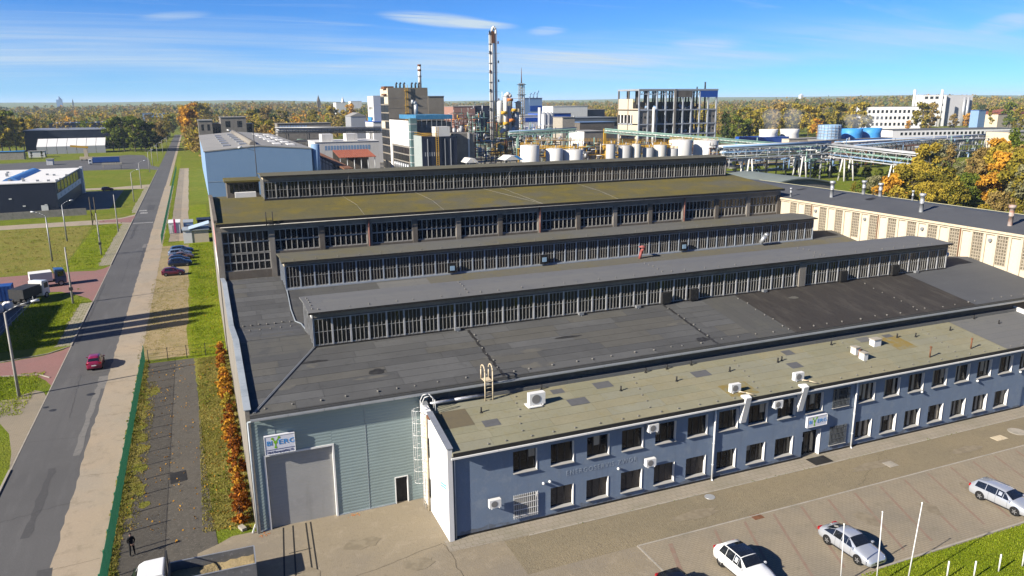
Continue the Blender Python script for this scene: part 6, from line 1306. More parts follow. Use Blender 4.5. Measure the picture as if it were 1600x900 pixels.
x = Xat(650, 175, T-9); b = MB(); b.tube([(x, T-9, cz), (x, T-9, cz+4), (x-.8, T-9, cz+5), (x-1.8, T-9, cz+5)], .8, 10); b.build('duct', m_tankgrey, pb)
# dark blue block before it
Y3 = Yat(659, 220, tx0+.8); cz3 = Zat(659, 214, Y3); dx1 = Xat(714, 220, Y3); ex1 = Xat(740, 220, Y3+6)
db = empty('dark_process_block', ((tx0+dx1)/2, Y3, 0), 'dark blue clad process block with yellow ladder and white tank on its roof', 'building')
b = MB(); b.box(tx0+.8, dx1, Y3, Y2-2.6, 0, cz3); b.build('wall', m_navy, db); b = MB(); b.box(tx0+.7, tx0+.8, Y3, Y2-2.6, 0, cz3+.3); b.build('side_wall', M('grey_green_sheet', (.34, .38, .36), [(1, .45, .7, (.28, .31, .3), .6)], rough=.6), db)
b = MB(); b.box(dx1, ex1, Y3+5, Y3+20, 0, Zat(728, 208, Y3+6)); b.build('annex', m_concrete, db); x = Xat(732, 210, Y3+5); b = MB(); b.box(x-.3, x+.3, Y3+4.7, Y3+5, 0, Zat(728, 208, Y3+6)+.3); b.build('white_pier', m_tankwhite, db)
x0_, x1_ = Xat(681, 212, Y3+1), Xat(703, 212, Y3+1); b = MB(); b.box(x0_, x1_, Y3+1, Y3+6, cz3, Zat(690, 198, Y3+1)); b.build('roof_cabin', m_tankwhite, db)
b = MB()
for k in range(14): x = tx0+1+(x0_-tx0-1)*k/13; b.cyl((x, Y3, cz3), (x, Y3, cz3+1.3), .06, n=5)
for z in (.6, 1.3): b.cyl((tx0+1, Y3, cz3+z), (x0_, Y3, cz3+z), .07, n=5); b.cyl((tx0+.9, Y3, cz3+z), (tx0+.9, Y2-3, cz3+z), .07, n=5)
b.build('roof_railing', m_yellow, db)
xl_ = Xat(683, 230, Y3); b = MB()
for d in (-.45, .45): b.box(xl_+d-.08, xl_+d+.08, Y3-.6, Y3-.45, 0, cz3+3.5)
for k in range(28): b.box(xl_-.45, xl_+.45, Y3-.58, Y3-.48, .5+k*.75, .62+k*.75)
b.build('ladder', m_yellow, db)
for x in (Xat(668, 220, Y3), Xat(695, 220, Y3), Xat(704, 220, Y3)): b = MB(); b.box(x-.12, x+.12, Y3-.25, Y3, 0, cz3-.8); b.build('downpipe', m_tankgrey, db)
for j in range(2): wins(db, 'y', Y3-.02, tx0+1.6, xl_+1, 6.5+j*5, 8.6+j*5, 7, .4, m_tankgrey)
# white tower with small windows
Y4 = 420.0; wx, wyb = tower_faces(583, 574, 155, Y4); wx1 = Xat(595, 155, Y4); wz = Zat(583, 150, Y4)
wt_ = empty('white_tower', (wx, Y4, 0), 'slim white tower block with a grey side beside the concrete tower', 'tower')
b = MB(); b.box(wx, wx1+8, Y4, wyb, 0, wz); b.build('wall', m_tankwhite, wt_); b = MB(); b.box(wx+.05, wx1+8, Y4-.15, Y4-.01, 0, wz+.2); b.build('grey_side', M('grey_blue_sheet', (.42, .45, .52), rough=.6), wt_)
for j in range(5): wins(wt_, 'x', wx-.03, Y4+2, wyb-2, 5.0+j*5.6, 7.2+j*5.6, 3, .5)
b = MB(); b.box(wx-.5, wx, Y4+(wyb-Y4)*.35, Y4+(wyb-Y4)*.9, wz*.60, wz*.68); b.build('blue_sign', m_brightblue, wt_)
bl, _, _, _ = px_block('blue_white_annex', 'low white building with blue stripe at the foot of the white tower', 583, 640, 190, 412, 20, m_tankwhite, m_royal)
# low white hall, red-roofed shed, low grey building, pipe rack at left of the tower
lw, a, c, z = px_block('white_low_hall', 'low white hall with a row of windows behind the red roof', 492, 592, 222, 350, 22, m_tankwhite, m_tankwhite, over=.2)
wins(lw, 'y', 350, a+4, c-4, z-4.2, z-1.4, 16, .7, m_bluewall)
for px in (510, 548): x = Xat(px, 215, 355); b = MB(); b.box(x-2.5, x+2.5, 352, 360, z, z+3.2); b.build('roof_box', m_tankwhite, lw)
rs_ = empty('red_roof_shed', (70, 325, 0), 'open shed with a red sheet roof beside the concrete tower', 'shed'); ya = 312.0
xa_, xb_ = Xat(530, 245, ya), Xat(588, 245, ya); za = Zat(560, 246, ya); zb_ = Zat(560, 234, ya+16)
b = MB(); n = 16
for k in range(n): x0_ = xa_+(xb_-xa_)*k/n; b.prism([(ya, za), (ya+16, zb_), (ya+16, zb_+.2), (ya, za+.2)], 'x', x0_+.06, x0_+(xb_-xa_)/n-.06)
b.build('roof', m_redroof, rs_); b = MB(); b.box(xa_, xb_, ya+15, ya+16, 0, zb_); b.build('rear_wall', m_darkconcrete, rs_)
for k in range(6): x = xa_+.5+(xb_-xa_-1)*k/5; b = MB(); b.cyl((x, ya+.5, 0), (x, ya+.5, za), .2, n=6); b.build('post', m_steel, rs_)
cv = empty('conveyor_gallery', (45, 300, 0), 'long low white trestle with rusty top beside the blue warehouse', 'trestle')
p, q_ = Vector((Xat(494, 240, 345), 345, Zat(494, 239, 345))), Vector((Xat(545, 264, 262), 262, Zat(545, 264, 262)))
b = MB(); b.bar(p, q_, 3, .5); b.build('deck', m_rust, cv)
for k in range(10): f_ = k/9; m_ = p.lerp(q_, f_); b = MB(); b.bar((m_.x, m_.y, 0), (m_.x, m_.y, m_.z), .35); b.build('leg', m_frame_old, cv)
b = MB(); b.bar(p-Vector((0, 0, 2.2)), q_-Vector((0, 0, 2.2)), .3); b.build('rail', m_frame_old, cv)
lg, a, c, z = px_block('grey_long_building', 'low grey building with a long window band before the autumn trees', 433, 517, 193, 470, 14, m_concrete, m_concrete)
wins(lg, 'y', 470, a+1, a+(c-a)*.55, z-4, z-.8, 10, .7, m_bluewall)
# generic pipe bridge
m_pipe = [m_tankgrey, m_frame_pale, m_greensteel, m_bluewall, m_tankwhite]
def pipe_bridge(label, p, q_, w, h, nleg, pipes, fr, legm, vleg=True, seed=1, group='pipe bridges of the plant', skip=()):
    q3 = random.Random(seed); p = Vector(p); q_ = Vector(q_); t = empty('pipe_bridge', ((p.x+q_.x)/2, (p.y+q_.y)/2, 0), label, 'pipe bridge', group)
    d = (q_-p); L_ = d.length; u = d.normalized(); s = u.cross(Vector((0, 0, 1))).normalized(); up = Vector((0, 0, 1))
    for sg in (-1, 1):
        o = s*(sg*w/2)
        for z in (0, h): b = MB(); b.bar(p+o+up*z, q_+o+up*z, .28, .35); b.build('chord', fr, t)
        n = max(4, int(L_/(h*1.3))); b = MB()
        for k in range(n):
            a, c = p+o+d*(k/n), p+o+d*((k+1)/n); b.bar(a, a+up*h, .16)
            if k % 2: b.bar(a, c+up*h, .14)
            else: b.bar(a+up*h, c, .14)
        b.build('lattice', fr, t)
    for k in range(pipes):
        lay = k % 3; off_ = s*(-w/2+.5+(w-1)*((k*.37) % 1)); zz = (.35, h*.5, h+.35)[lay]; r_ = q3.choice((.16, .22, .3, .42))
        b = MB(); b.cyl(p+off_+up*(zz+r_), q_+off_+up*(zz+r_), r_, n=8); b.build('pipe', q3.choice(m_pipe), t)
    for k in range(nleg):
        if k in skip: continue
        m_ = p+d*((k+.5)/nleg)
        for sg in (-1, 1):
            if vleg:
                for e in (-1, 1): b = MB(); b.cyl((m_+s*(sg*w*.5)+u*e*1.6).to_2d().to_3d(), m_+s*(sg*w*.42)+u*e*.5, .32, .28, 8); b.build('leg', legm, t)
            else: b = MB(); b.cyl((m_+s*(sg*w*.45)).to_2d().to_3d(), m_+s*(sg*w*.45), .26, n=8); b.build('leg', legm, t)
    return t
def P3(px, py, Y): return onY(px, py, Y)
pipe_bridge('long pale green pipe bridge crossing behind the white tanks', P3(945, 207, 340), P3(1330, 239, 268), 2.6, 1.3, 8, 5, m_greensteel, m_frame_pale, False, 2)
pipe_bridge('blue-green lattice pipe bridge on white splayed legs behind the hall', P3(1125, 247, 240), P3(1292, 239, 236), 4.5, 3.6, 2, 18, m_frame_blue, m_tankwhite, True, 3)
pipe_bridge('pale lattice pipe bridge leading right towards the trees', P3(1290, 243, 238), P3(1445, 262, 190), 4.5, 4.0, 2, 16, m_frame_pale, m_tankwhite, True, 4)
pipe_bridge('thick insulated pipes on a bridge running to the right horizon', P3(1330, 236, 262), P3(1560, 214, 330), 5, 2.0, 6, 10, m_frame_pale, m_frame_pale, False, 5)
pipe_bridge('upper pipe rack with rows of pipes behind the cooling towers', P3(1310, 232, 290), P3(1590, 216, 330), 6, 2.5, 5, 12, m_frame_pale, m_rust, False, 6)
pipe_bridge('dark pipe rack in front of the white tower', P3(432, 208, 400), P3(596, 207, 380), 5, 2.2, 5, 10, m_darksteel, m_darksteel, False, 7)
pipe_bridge('pale pipe rack before the grey office of the plant', P3(795, 212, 345), P3(900, 206, 340), 3, 1.5, 4, 6, m_greensteel, m_greensteel, False, 8)
jn = empty('pipe_junction', (0, 0, 0), 'knot of bent pipes where the pipe bridges meet', 'pipes'); jp = P3(1290, 240, 236); jn.location = (jp.x, jp.y, 0); ORG[jn] = Vector((jp.x, jp.y, 0))
for k in range(26):
    q3 = random.Random(100+k); a = jp+Vector((q3.uniform(-9, 9), q3.uniform(-4, 6), q3.uniform(-5.5, 4))); b = MB(); e1 = a+Vector((q3.uniform(-6, 6), 0, 0)); e2 = e1+Vector((0, 0, q3.uniform(-4, 4))); e3 = e2+Vector((q3.uniform(-5, 5), q3.uniform(-3, 3), 0)); b.tube([a, e1, e2, e3], q3.choice((.15, .2, .3)), 6); b.build('pipe', q3.choice(m_pipe+[m_darksteel, m_rust]), jn)
for dx in (-7, -2, 3, 8): b = MB(); b.cyl((jp.x+dx, jp.y, 0), (jp.x+dx, jp.y, jp.z+3), .35, n=8); b.build('leg', m_frame_pale, jn)
# distillation column
YC = 425.0; cx = Xat(772, 140, YC); ctop = Zat(772, 42, YC)
dc = empty('distillation_column', (cx, YC, 0), 'very tall slender white twin distillation column with platforms', 'column')
b = MB(); b.cyl((cx-1.4, YC, 0), (cx-1.4, YC, ctop-3), 1.35, n=14); b.build('shell', m_tankwhite, dc)
b = MB(); b.tube([(cx+1.25, YC, 0), (cx+1.25, YC, ctop-1.5), (cx+.6, YC, ctop-.3), (cx-.3, YC, ctop-.3), (cx-.9, YC, ctop-2.5)], .8, 12); b.build('riser', m_tankwhite, dc)
b = MB(); b.cyl((cx-.1, YC+1.2, 0), (cx-.1, YC+1.2, ctop-4), .3, n=8); b.build('cable_tray', m_frame_old, dc)
for k in range(11):
    z = 16+k*(ctop-20)/10; b = MB(); b.box(cx-3.1+(k % 2)*.6, cx+2.4+(k % 3)*.5, YC-1.3, YC-1.1, z, z+.14); b.box(cx-3.2, cx-1.0, YC-1.5, YC+1.5, z-.1, z); b.build('platform', m_steel, dc)
    b = MB(); b.box(cx-3.2+5.2*(k % 2), cx-3.0+5.2*(k % 2)+.5, YC-1.5, YC-1.2, z, z+1.4); b.build('platform_rail', m_rust if k % 3 == 0 else m_darksteel, dc)
b = MB(); b.box(cx-2.9, cx-2.7, YC-1.2, YC-1.0, 8, ctop-2); b.box(cx-2.5, cx-2.3, YC-1.2, YC-1.0, 8, ctop-2); b.build('ladder', m_darksteel, dc)
b = MB(); b.box(cx-1.9, cx+.3, YC-1.4, YC-1.15, ctop-9, ctop-2.5); b.build('top_frame', m_rust, dc)
# lattice mast
YM = 440.0; mx = Xat(815, 160, YM); mt = Zat(815, 106, YM)
lm = empty('lattice_mast', (mx, YM, 0), 'slim lattice mast with antenna tip right of the tall column', 'mast')
w0 = 1.7
for sx in (-1, 1):
    for sy in (-1, 1): b = MB(); b.bar((mx+sx*w0, YM+sy*w0, 0), (mx+sx*w0*.7, YM+sy*w0*.7, mt-9), .38); b.build('leg', m_frame_old, lm)
b = MB()
for k in range(22):
    z0, z1 = (mt-9)*k/22, (mt-9)*(k+1)/22; f0, f1 = 1-.3*k/22, 1-.3*(k+1)/22
    for sy in (-1, 1): b.bar((mx-w0*f0, YM+sy*w0*f0, z0), (mx+w0*f1, YM+sy*w0*f1, z1), .24); b.bar((mx+w0*f0, YM+sy*w0*f0, z0), (mx-w0*f1, YM+sy*w0*f1, z1), .24)
b.build('lattice', m_frame_old, lm); b = MB(); b.cyl((mx, YM, mt-9), (mx, YM, mt), .4, .1, 8); b.build('tip', m_rust, lm)
for z in (mt-10, mt-16): b = MB(); b.box(mx-2.2, mx+2.2, YM-2.2, YM+2.2, z, z+.3); b.build('platform', m_darksteel, lm)
# reactor structure between column and mast
YR = 418.0
rc = empty('reactor_structure', (Xat(800, 200, YR), YR, 0), 'steel reactor structure with white vessels, arched pipe and orange pipework', 'process unit')
fx0, fx1, fz = Xat(783, 200, YR), Xat(816, 200, YR), Zat(800, 158, YR)
for i in range(5):
    x = fx0+(fx1-fx0)*i/4
    for y in (YR, YR+7): b = MB(); b.bar((x, y, 0), (x, y, fz*(.75+.25*((i*7) % 3)/2)), .35); b.build('column', m_darksteel, rc)
for k in range(7): z = 3+fz*k/8; b = MB(); b.box(fx0-1, fx1+1, YR-1, YR+8, z, z+.22); b.build('floor', (m_darksteel, m_rust, m_darkconcrete)[k % 3], rc); b = MB(); b.cyl((fx0-1, YR-1, z+1.2), (fx1+1, YR-1, z+1.2), .09, n=5); b.build('rail', m_yellow, rc)
b = MB(); x = Xat(790, 180, YR-3); z0_, z1_ = Zat(790, 203, YR-3), Zat(790, 152, YR-3); b.tube([(x-2.5, YR-3, z0_-2), (x-2.5, YR-3, z0_), (x, YR-3, z0_), (x, YR-3, z1_), (x+.8, YR-3, z1_+1.6), (x+2.2, YR-3, z1_+1.6), (x+3, YR-3, z1_)], 1.25, 12); b.build('arched_pipe', m_tankwhite, rc)
for px, yt, yb, r_, mm in ((795, 168, 225, 1.6, m_tankgrey), (806, 176, 222, 1.9, m_steel), (781, 160, 190, 1.7, m_tankwhite), (810, 160, 178, 1.5, m_creampaint), (801, 200, 228, 2.0, m_tankgrey)):
    x = Xat(px, yt, YR-1.5); zt_, zb_ = Zat(px, yt, YR-1.5), Zat(px, yb, YR-1.5); b = MB(); b.lathe([(.01, zb_-r_*.5), (r_, zb_), (r_, zt_), (r_*.6, zt_+r_*.5), (.01, zt_+r_*.6)], (x, YR-1.5, 0), 14); b.build('vessel', mm, rc)
for px, py, mm in ((797, 156, m_orange), (800, 188, m_orange), (788, 176, m_yellow), (804, 172, m_yellow), (791, 193, m_yellow)):
    p = P3(px, py, YR-4.2); b = MB(); b.cyl((p.x-1.6, p.y, p.z), (p.x+1.6, p.y, p.z), .9, n=10); b.build('exchanger', mm, rc)
q3 = random.Random(11)
for k in range(46):
    a = Vector((q3.uniform(fx0-4, fx1+3), YR-2+q3.uniform(-2, 1), q3.uniform(3, fz))); b = MB(); e1 = a+Vector((0, 0, q3.uniform(-6, 6))); e2 = e1+Vector((q3.uniform(-4, 4), 0, 0)); b.tube([a, e1, e2], q3.choice((.12, .18, .28)), 6); b.build('pipe', q3.choice(m_pipe+[m_darksteel, m_rust, m_yellow]), rc)
# green steel frames and mixed units around it (each unit: frame, floors, vessels, pipes)
def process_unit(label, pxl, pxr, yt, yb, Y, fr, seed, vessels=3, pipes=16, acc=()):
    q3 = random.Random(seed); x0, x1 = Xat(pxl, yt, Y), Xat(pxr, yt, Y); zt_ = Zat(pxl, yt, Y); t = empty('process_unit', ((x0+x1)/2, Y, 0), label, 'process unit'); n = max(2, round((x1-x0)/5))
    for i in range(n+1):
        x = x0+(x1-x0)*i/n
        for y in (Y, Y+6): b = MB(); b.bar((x, y, 0), (x, y, zt_*q3.uniform(.75, 1)), .32); b.build('column', fr, t)
    for k in range(3): z = zt_*(k+1)/3.6; b = MB(); b.box(x0-.5, x1+.5, Y-.5, Y+6.5, z, z+.2); b.build('floor', fr, t); b = MB(); b.cyl((x0, Y-.5, z+1.2), (x1, Y-.5, z+1.2), .07, n=5); b.build('rail', m_yellow if k % 2 else fr, t)
    for k in range(vessels): x = q3.uniform(x0, x1); r_ = q3.uniform(.6, 1.3); z = q3.uniform(zt_*.2, zt_*.6); b = MB(); b.lathe([(.01, z-.4), (r_, z), (r_, z+r_*3), (.01, z+r_*3.4)], (x, Y+q3.uniform(-1, 3), 0), 10); b.build('vessel', q3.choice((m_tankwhite, m_tankgrey, m_steel)+tuple(acc)), t)
    for k in range(pipes): a = Vector((q3.uniform(x0-1, x1+1), Y-q3.uniform(.5, 1.5), q3.uniform(2, zt_))); b = MB(); e1 = a+Vector((q3.uniform(-6, 6), 0, 0)); e2 = e1+Vector((0, 0, q3.uniform(-5, 4))); b.tube([a, e1, e2], q3.choice((.1, .16, .25)), 6); b.build('pipe', q3.choice(m_pipe+[m_darksteel, fr]+list(acc)), t)
    return t
process_unit('green steel frame with tall white pipe left of the column', 738, 762, 172, 225, 410, m_greensteel, 21, 3, 18, (m_yellow, m_orange))
process_unit('low dark process frame with yellow pipes beside the dark block', 742, 790, 214, 245, 330, m_darksteel, 22, 4, 26, (m_yellow, m_greensteel))
process_unit('orange and white pump units behind the dark block', 700, 745, 186, 215, 440, m_rust, 23, 6, 22, (m_orange, m_tankwhite))
process_unit('white steel frame right of the lattice mast', 822, 868, 196, 225, 395, m_frame_pale, 24, 4, 20, (m_greensteel,))
process_unit('dark frame with yellow deck left of the plant office', 836, 876, 200, 228, 365, m_darksteel, 25, 3, 16, (m_yellow,))
process_unit('rust and white pipe racks before the brick hall', 693, 742, 176, 215, 400, m_rust, 46, 6, 40, (m_orange, m_tankwhite, m_frame_pale))
process_unit('tall dark steel frame behind the dark process block', 716, 742, 168, 215, 425, m_darksteel, 47, 4, 30, (m_yellow, m_tankwhite))
process_unit('low white pipework beside the plant office', 846, 892, 212, 235, 350, m_frame_pale, 48, 3, 36, (m_tankwhite, m_greensteel, m_yellow))
process_unit('grey frame with pale tanks right of the reactor', 815, 845, 200, 228, 405, m_darksteel, 49, 4, 36, (m_frame_pale, m_bluewall))
process_unit('brown pipe stands under the long green bridge', 1110, 1190, 226, 245, 300, m_rust, 50, 2, 36, (m_greensteel, m_frame_pale))
process_unit('yellow pipework and railings over the left tanks', 818, 948, 226, 245, 312, m_yellow, 41, 5, 50, (m_yellow, m_tankwhite, m_creampaint))
process_unit('yellow pump frames among the small grey tanks', 950, 1058, 223, 245, 306, m_yellow, 42, 5, 50, (m_yellow, m_tankwhite))
process_unit('dark pipe tangle below the reactor structure', 770, 835, 205, 240, 400, m_darksteel, 43, 6, 60, (m_tankwhite, m_rust, m_greensteel))
process_unit('pale pipework beside the silver silos', 826, 890, 190, 215, 455, m_frame_pale, 44, 4, 40, (m_tankwhite, m_bluewall))
process_unit('pipe gallery under the lattice bridge', 1150, 1290, 247, 270, 252, m_darksteel, 45, 2, 50, (m_bluewall, m_frame_pale, m_darksteel))
process_unit('low pipework field behind the skeleton building pipe bridge', 1020, 1110, 222, 236, 350, m_rust, 26, 4, 20, (m_yellow, m_rust))
process_unit('rusty pipe manifold under the cooling towers', 1240, 1330, 222, 236, 330, m_rust, 27, 3, 22, (m_rust, m_frame_pale))
process_unit('maroon pipe rack right of the junction', 1330, 1440, 226, 240, 275, m_rust, 28, 2, 26, (m_rust, m_bluewall))
process_unit('pale pipework among the trees on the right', 1445, 1545, 214, 238, 290, m_frame_pale, 29, 2, 26, (m_bluewall, m_frame_pale))
process_unit('tangled yard pipework behind the blue warehouse', 430, 500, 214, 225, 395, m_darksteel, 30, 2, 24, (m_steel, m_frame_pale))
# blue and white factory behind
pbk, a, c, z = px_block('pale_blue_factory', 'pale blue block with navy stripe and roof fans behind the mast', 818, 847, 153, 540, 22, m_bluewall, m_greyroof)
b = MB(); b.box(a+(c-a)*.35, c+.1, 539.8, 540, z*.72, z*.83); b.build('stripe', m_royal, pbk)
for k in range(3): x = c-8+k*3; b = MB(); b.tube([(x, 545, z), (x, 545, z+2.5), (x+1.2, 545, z+3.4+k)], .6, 8); b.build('roof_fan', m_bluewall, pbk)
pf, a, c, z = px_block('blue_striped_factory', 'white factory with royal blue stripes left of the silver silos', 815, 846, 180, 500, 20, m_tankwhite, m_tankwhite)
for k in range(3): b = MB(); b.box(a, c+.1, 499.8, 500, z*(.2+.3*k), z*(.32+.3*k)); b.build('stripe', m_royal, pf)
wins(pf, 'y', 499.9, a+1, c-1, z*.05, z*.18, 9, .6)
rb, a, c, z = px_block('royal_blue_hall', 'royal blue clad hall behind the silver silos', 862, 892, 177, 480, 40, m_royal, m_steel)
for k, px in enumerate((850, 856, 861)):
    x = Xat(px, 185, 470); t = empty('silver_silo', (x, 470, 0), 'silver silo, %s of the three before the royal blue hall' % ('left', 'middle', 'right')[k], 'silo', 'silver silos before the blue hall'); b = MB(); h = Zat(px, 176, 470); b.lathe([(2.2, 0), (2.2, h-1), (.4, h), (.01, h)], (x, 470, 0), 14); b.build('shell', m_tankgrey, t)
    b = MB(); b.cyl((x, 470, h), (x, 470, h+1), .3, n=8); b.build('hatch', m_steel, t)
x = Xat(843, 170, 465); b = MB(); b.cyl((x, 465, 0), (x, 465, Zat(843, 168, 465)), 1.0, n=10); b.build('white_stack', m_tankwhite, label='short white stack left of the silver silos', cat='stack')
wh, a, c, z = px_block('white_warehouse', 'white warehouse with pale roof before the wooded ridge', 864, 918, 166, 640, 50, m_whitewall, m_tankwhite)
px_block('dark_wing', 'dark grey wing at the right end of the white warehouse', 918, 945, 171, 650, 50, m_navy, m_greyroof)
br, a, c, z = px_block('brick_hall', 'low red-brown brick hall with grey roof behind the plant', 708, 742, 166, 560, 40, M('brick_wall', (.33, .18, .14), rough=.9), m_greyroof)
px_block('navy_hall', 'dark navy hall end beside the brick hall', 742, 766, 165, 565, 40, m_navy, m_greyroof)
ld, a, c, z = px_block('long_grey_shop', 'long grey workshop with open ground floor before the skeleton building', 898, 968, 184, 430, 30, M('slate_sheet', (.13, .16, .19), rough=.6), M('slate_roof', (.2, .22, .23), rough=.7)); wins(ld, 'y', 430, a+2, c-1, z-6, z-2.5, 6, .7)
px_block('blue_canopy_roof', 'flat blue-grey canopy roof over the loading area', 906, 960, 191, 400, 16, m_darkconcrete, M('blue_grey_sheet', (.14, .22, .36), rough=.5))
# small plant office
YO = 345.0; ox, oyb = tower_faces(913, 889, 208, YO); ox1 = Xat(945, 208, YO); oz1 = Zat(913, 205, YO)
po = block('plant_office', 'small plant office, white left side and grey front with yellow corner', ox, ox1, YO, oyb, oz1, m_concrete, m_greyroof); b = MB(); b.box(ox-.15, ox, YO, oyb, 0, oz1-.3); b.build('white_side', m_whitewall, po)
for j in range(2): wins(po, 'y', YO, ox+1.5, ox1-2, 5+j*4, 7.8+j*4, 3, .3); wins(po, 'x', ox-.16, YO+2, oyb-1, 5+j*4, 7.2+j*4, 5, .6, m_cream)
b = MB(); b.box(ox1-.8, ox1+.6, YO-.5, YO, 0, oz1+1); b.build('yellow_corner', m_yellow, po)
cb, a, c, z = px_block('concrete_house', 'grey concrete block with round-topped duct behind the plant office', 879, 898, 183, 375, 12, m_kerb, m_greyroof)
# tank farm
tk = [(834, 228, 15, 1), (872, 233, 13, 1), (902, 235, 16, 1), (958, 226, 7, 0), (982, 228, 9.5, 0), (998, 225.5, 6.5, 1), (1018, 232, 8, 0), (1037, 227.5, 9.5, 1), (1056, 233, 8, 0), (1074, 219.5, 16, 1), (1115, 220.5, 17, 1)]
for k, (px, yt, hw_, wh_) in enumerate(tk):
    Y = 300 if hw_ > 12 else 292; c = P3(px, yt, Y); r_ = Xat(px+hw_, yt, Y)-c.x; r_ *= .93
    t = empty('storage_tank', (c.x, Y+r_, 0), '%s %s storage tank behind the hall roof, %s from the left in the tank row' % ('large' if hw_ > 12 else 'small', 'white' if wh_ else 'grey', ('first', 'second', 'third', 'fourth', 'fifth', 'sixth', 'seventh', 'eighth', 'ninth', 'tenth', 'eleventh')[k]), 'storage tank', 'storage tanks in a row')
    b = MB(); b.lathe([(r_, 0), (r_, c.z), (r_*.96, c.z+.1), (.01, c.z+r_*.13)], (c.x, Y+r_, 0), 24); b.build('shell', (m_tankwhite if hw_ > 12 and wh_ else M('dulled_tank_%d' % k, (.62, .60, .55) if wh_ else (.40, .40, .40), [(.3, .45, .7, (.48, .44, .38), .6, (1, 1, .15))], rough=.55)), t)
    b = MB(); m_n = 18
    for i in range(m_n): a = 2*math.pi*i/m_n; b.cyl((c.x+r_*.95*math.cos(a), Y+r_+r_*.95*math.sin(a), c.z), (c.x+r_*.95*math.cos(a), Y+r_+r_*.95*math.sin(a), c.z+1.15), .05, n=4)
    for z in (.6, 1.15): b.tube([(c.x+r_*.95*math.cos(2*math.pi*i/m_n), Y+r_+r_*.95*math.sin(2*math.pi*i/m_n), c.z+z) for i in range(m_n+1)], .06, 4)
    b.build('top_railing', m_yellow, t); b = MB(); b.cyl((c.x+r_*.2, Y+r_, c.z), (c.x+r_*.2, Y+r_, c.z+1.4), .35, n=8); b.build('vent', m_steel, t)
yw = empty('yellow_walkway', (160, 310, 0), 'yellow railed walkway on posts linking the storage tanks', 'walkway')
p, q_ = P3(822, 219, 318), P3(1050, 222, 322)
b = MB(); b.bar(p, q_, 1.2, .2); b.build('deck', m_yellow, yw)
for e in (-.5, .5):
    b = MB()
    for z in (.6, 1.2): b.bar(p+Vector((0, e, z)), q_+Vector((0, e, z)), .09)
    for k in range(50): m_ = p.lerp(q_, k/49); b.bar(m_+Vector((0, e, 0)), m_+Vector((0, e, 1.2)), .07)
    b.build('railing', m_yellow, yw)
for k in range(12): m_ = p.lerp(q_, k/11); b = MB(); b.cyl((m_.x, m_.y, 0), m_, .15, n=6); b.build('post', m_yellow, yw)
for i, (px, py, w, mm, lb) in enumerate(((800, 243, 26, m_brightblue, 'blue and white canopy tent behind the hall roof'), (735, 247, 16, m_tankwhite, 'white rounded cover beside the dark block'))):
    p = P3(px, py, 270); hw_ = w*270/1183/1.6; t = empty('canopy', (p.x, 270, 0), lb, 'canopy'); b = MB(); b.prism([(p.x-hw_, p.z-1.6), (p.x-hw_*.3, p.z), (p.x+hw_*.3, p.z), (p.x+hw_, p.z-1.6)], 'y', 268, 276); b.build('cover', m_tankwhite, t); b = MB(); b.prism([(p.x-hw_*.1, p.z+.02), (p.x+hw_*.35, p.z+.02), (p.x+hw_*1.02, p.z-1.5), (p.x+hw_*.6, p.z-1.5)], 'y', 267.5, 268); b.build('blue_panel', mm, t)
    for s in (-1, 1): b = MB(); b.cyl((p.x+s*hw_*.9, 269, 0), (p.x+s*hw_*.9, 269, p.z-1.5), .12, n=6); b.build('post', m_steel, t)
# skeleton building
YS = 400.0; kx, kyb = tower_faces(999, 967, 150, YS); kx1 = Xat(1120, 150, YS); kz = Zat(999, 139, YS)
sk = empty('skeleton_building', ((kx+kx1)/2, YS, 0), 'half-stripped industrial building, open concrete frame with blue corner panel', 'building')
m_skel = M('grey_blue_frame', (.36, .39, .43), [(.5, .45, .7, (.26, .28, .31), .8)], rough=.8); NB = 9; bwid = (kx1-kx)/NB; levels = [0, .14, .30, .46, .68, .88]
for i in range(NB+1):
    x = kx+bwid*i
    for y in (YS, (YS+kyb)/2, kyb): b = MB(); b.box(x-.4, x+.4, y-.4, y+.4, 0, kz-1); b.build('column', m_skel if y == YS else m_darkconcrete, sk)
for lv in levels[1:-1]: b = MB(); b.box(kx-.3, kx1+.3, YS-.35, kyb, kz*lv-.5, kz*lv+.2); b.build('floor', m_skel, sk)
b = MB(); b.box(kx-.6, kx1+.6, YS-.6, kyb+.5, kz-1, kz); b.build('roof', m_tankgrey, sk)
b = MB()
for i in range(NB*2):
    x0_ = kx+bwid*i/2; b.bar((x0_, YS, kz-1), (x0_+bwid/4, YS, kz-3.2), .2); b.bar((x0_+bwid/4, YS, kz-3.2), (x0_+bwid/2, YS, kz-1), .2)
b.bar((kx, YS, kz-3.2), (kx1, YS, kz-3.2), .3); b.build('roof_truss', m_frame_blue, sk)
for i0, i1, l0, l1, mm in ((7, 9, .87, 1.0, m_royal), (4, 6, .87, 1.0, m_darkconcrete)): b = MB(); b.box(kx+bwid*i0, kx+bwid*i1+.3, YS-.5, YS-.2, kz*l0, kz-1); b.build('blue_panel' if mm is m_royal else 'dark_panel', mm, sk)
for i in (0, 1, 8):
    for j in range(4):
        z0_, z1_ = kz*levels[j]+.25, kz*levels[j+1]-.55; b = MB(); b.box(kx+bwid*i+.5, kx+bwid*(i+1)-.5, YS+.1, YS+.4, z0_, z1_); b.build('infill_panel', m_concrete, sk)
        for e in (.3, .7): b = MB(); x = kx+bwid*(i+e); b.box(x-.5, x+.5, YS+.0, YS+.09, (z0_+z1_)/2-.6, (z0_+z1_)/2+.6); b.build('opening', m_glassdark, sk)
b = MB(); b.box(kx-.3, kx, YS, kyb, 0, kz*.44); b.box(kx-.3, kx, YS, YS+(kyb-YS)*.28, kz*.44, kz*.70); b.box(kx-.3, kx, YS+(kyb-YS)*.28, kyb, kz*.60, kz*.85); b.build('side_wall', m_cream, sk)
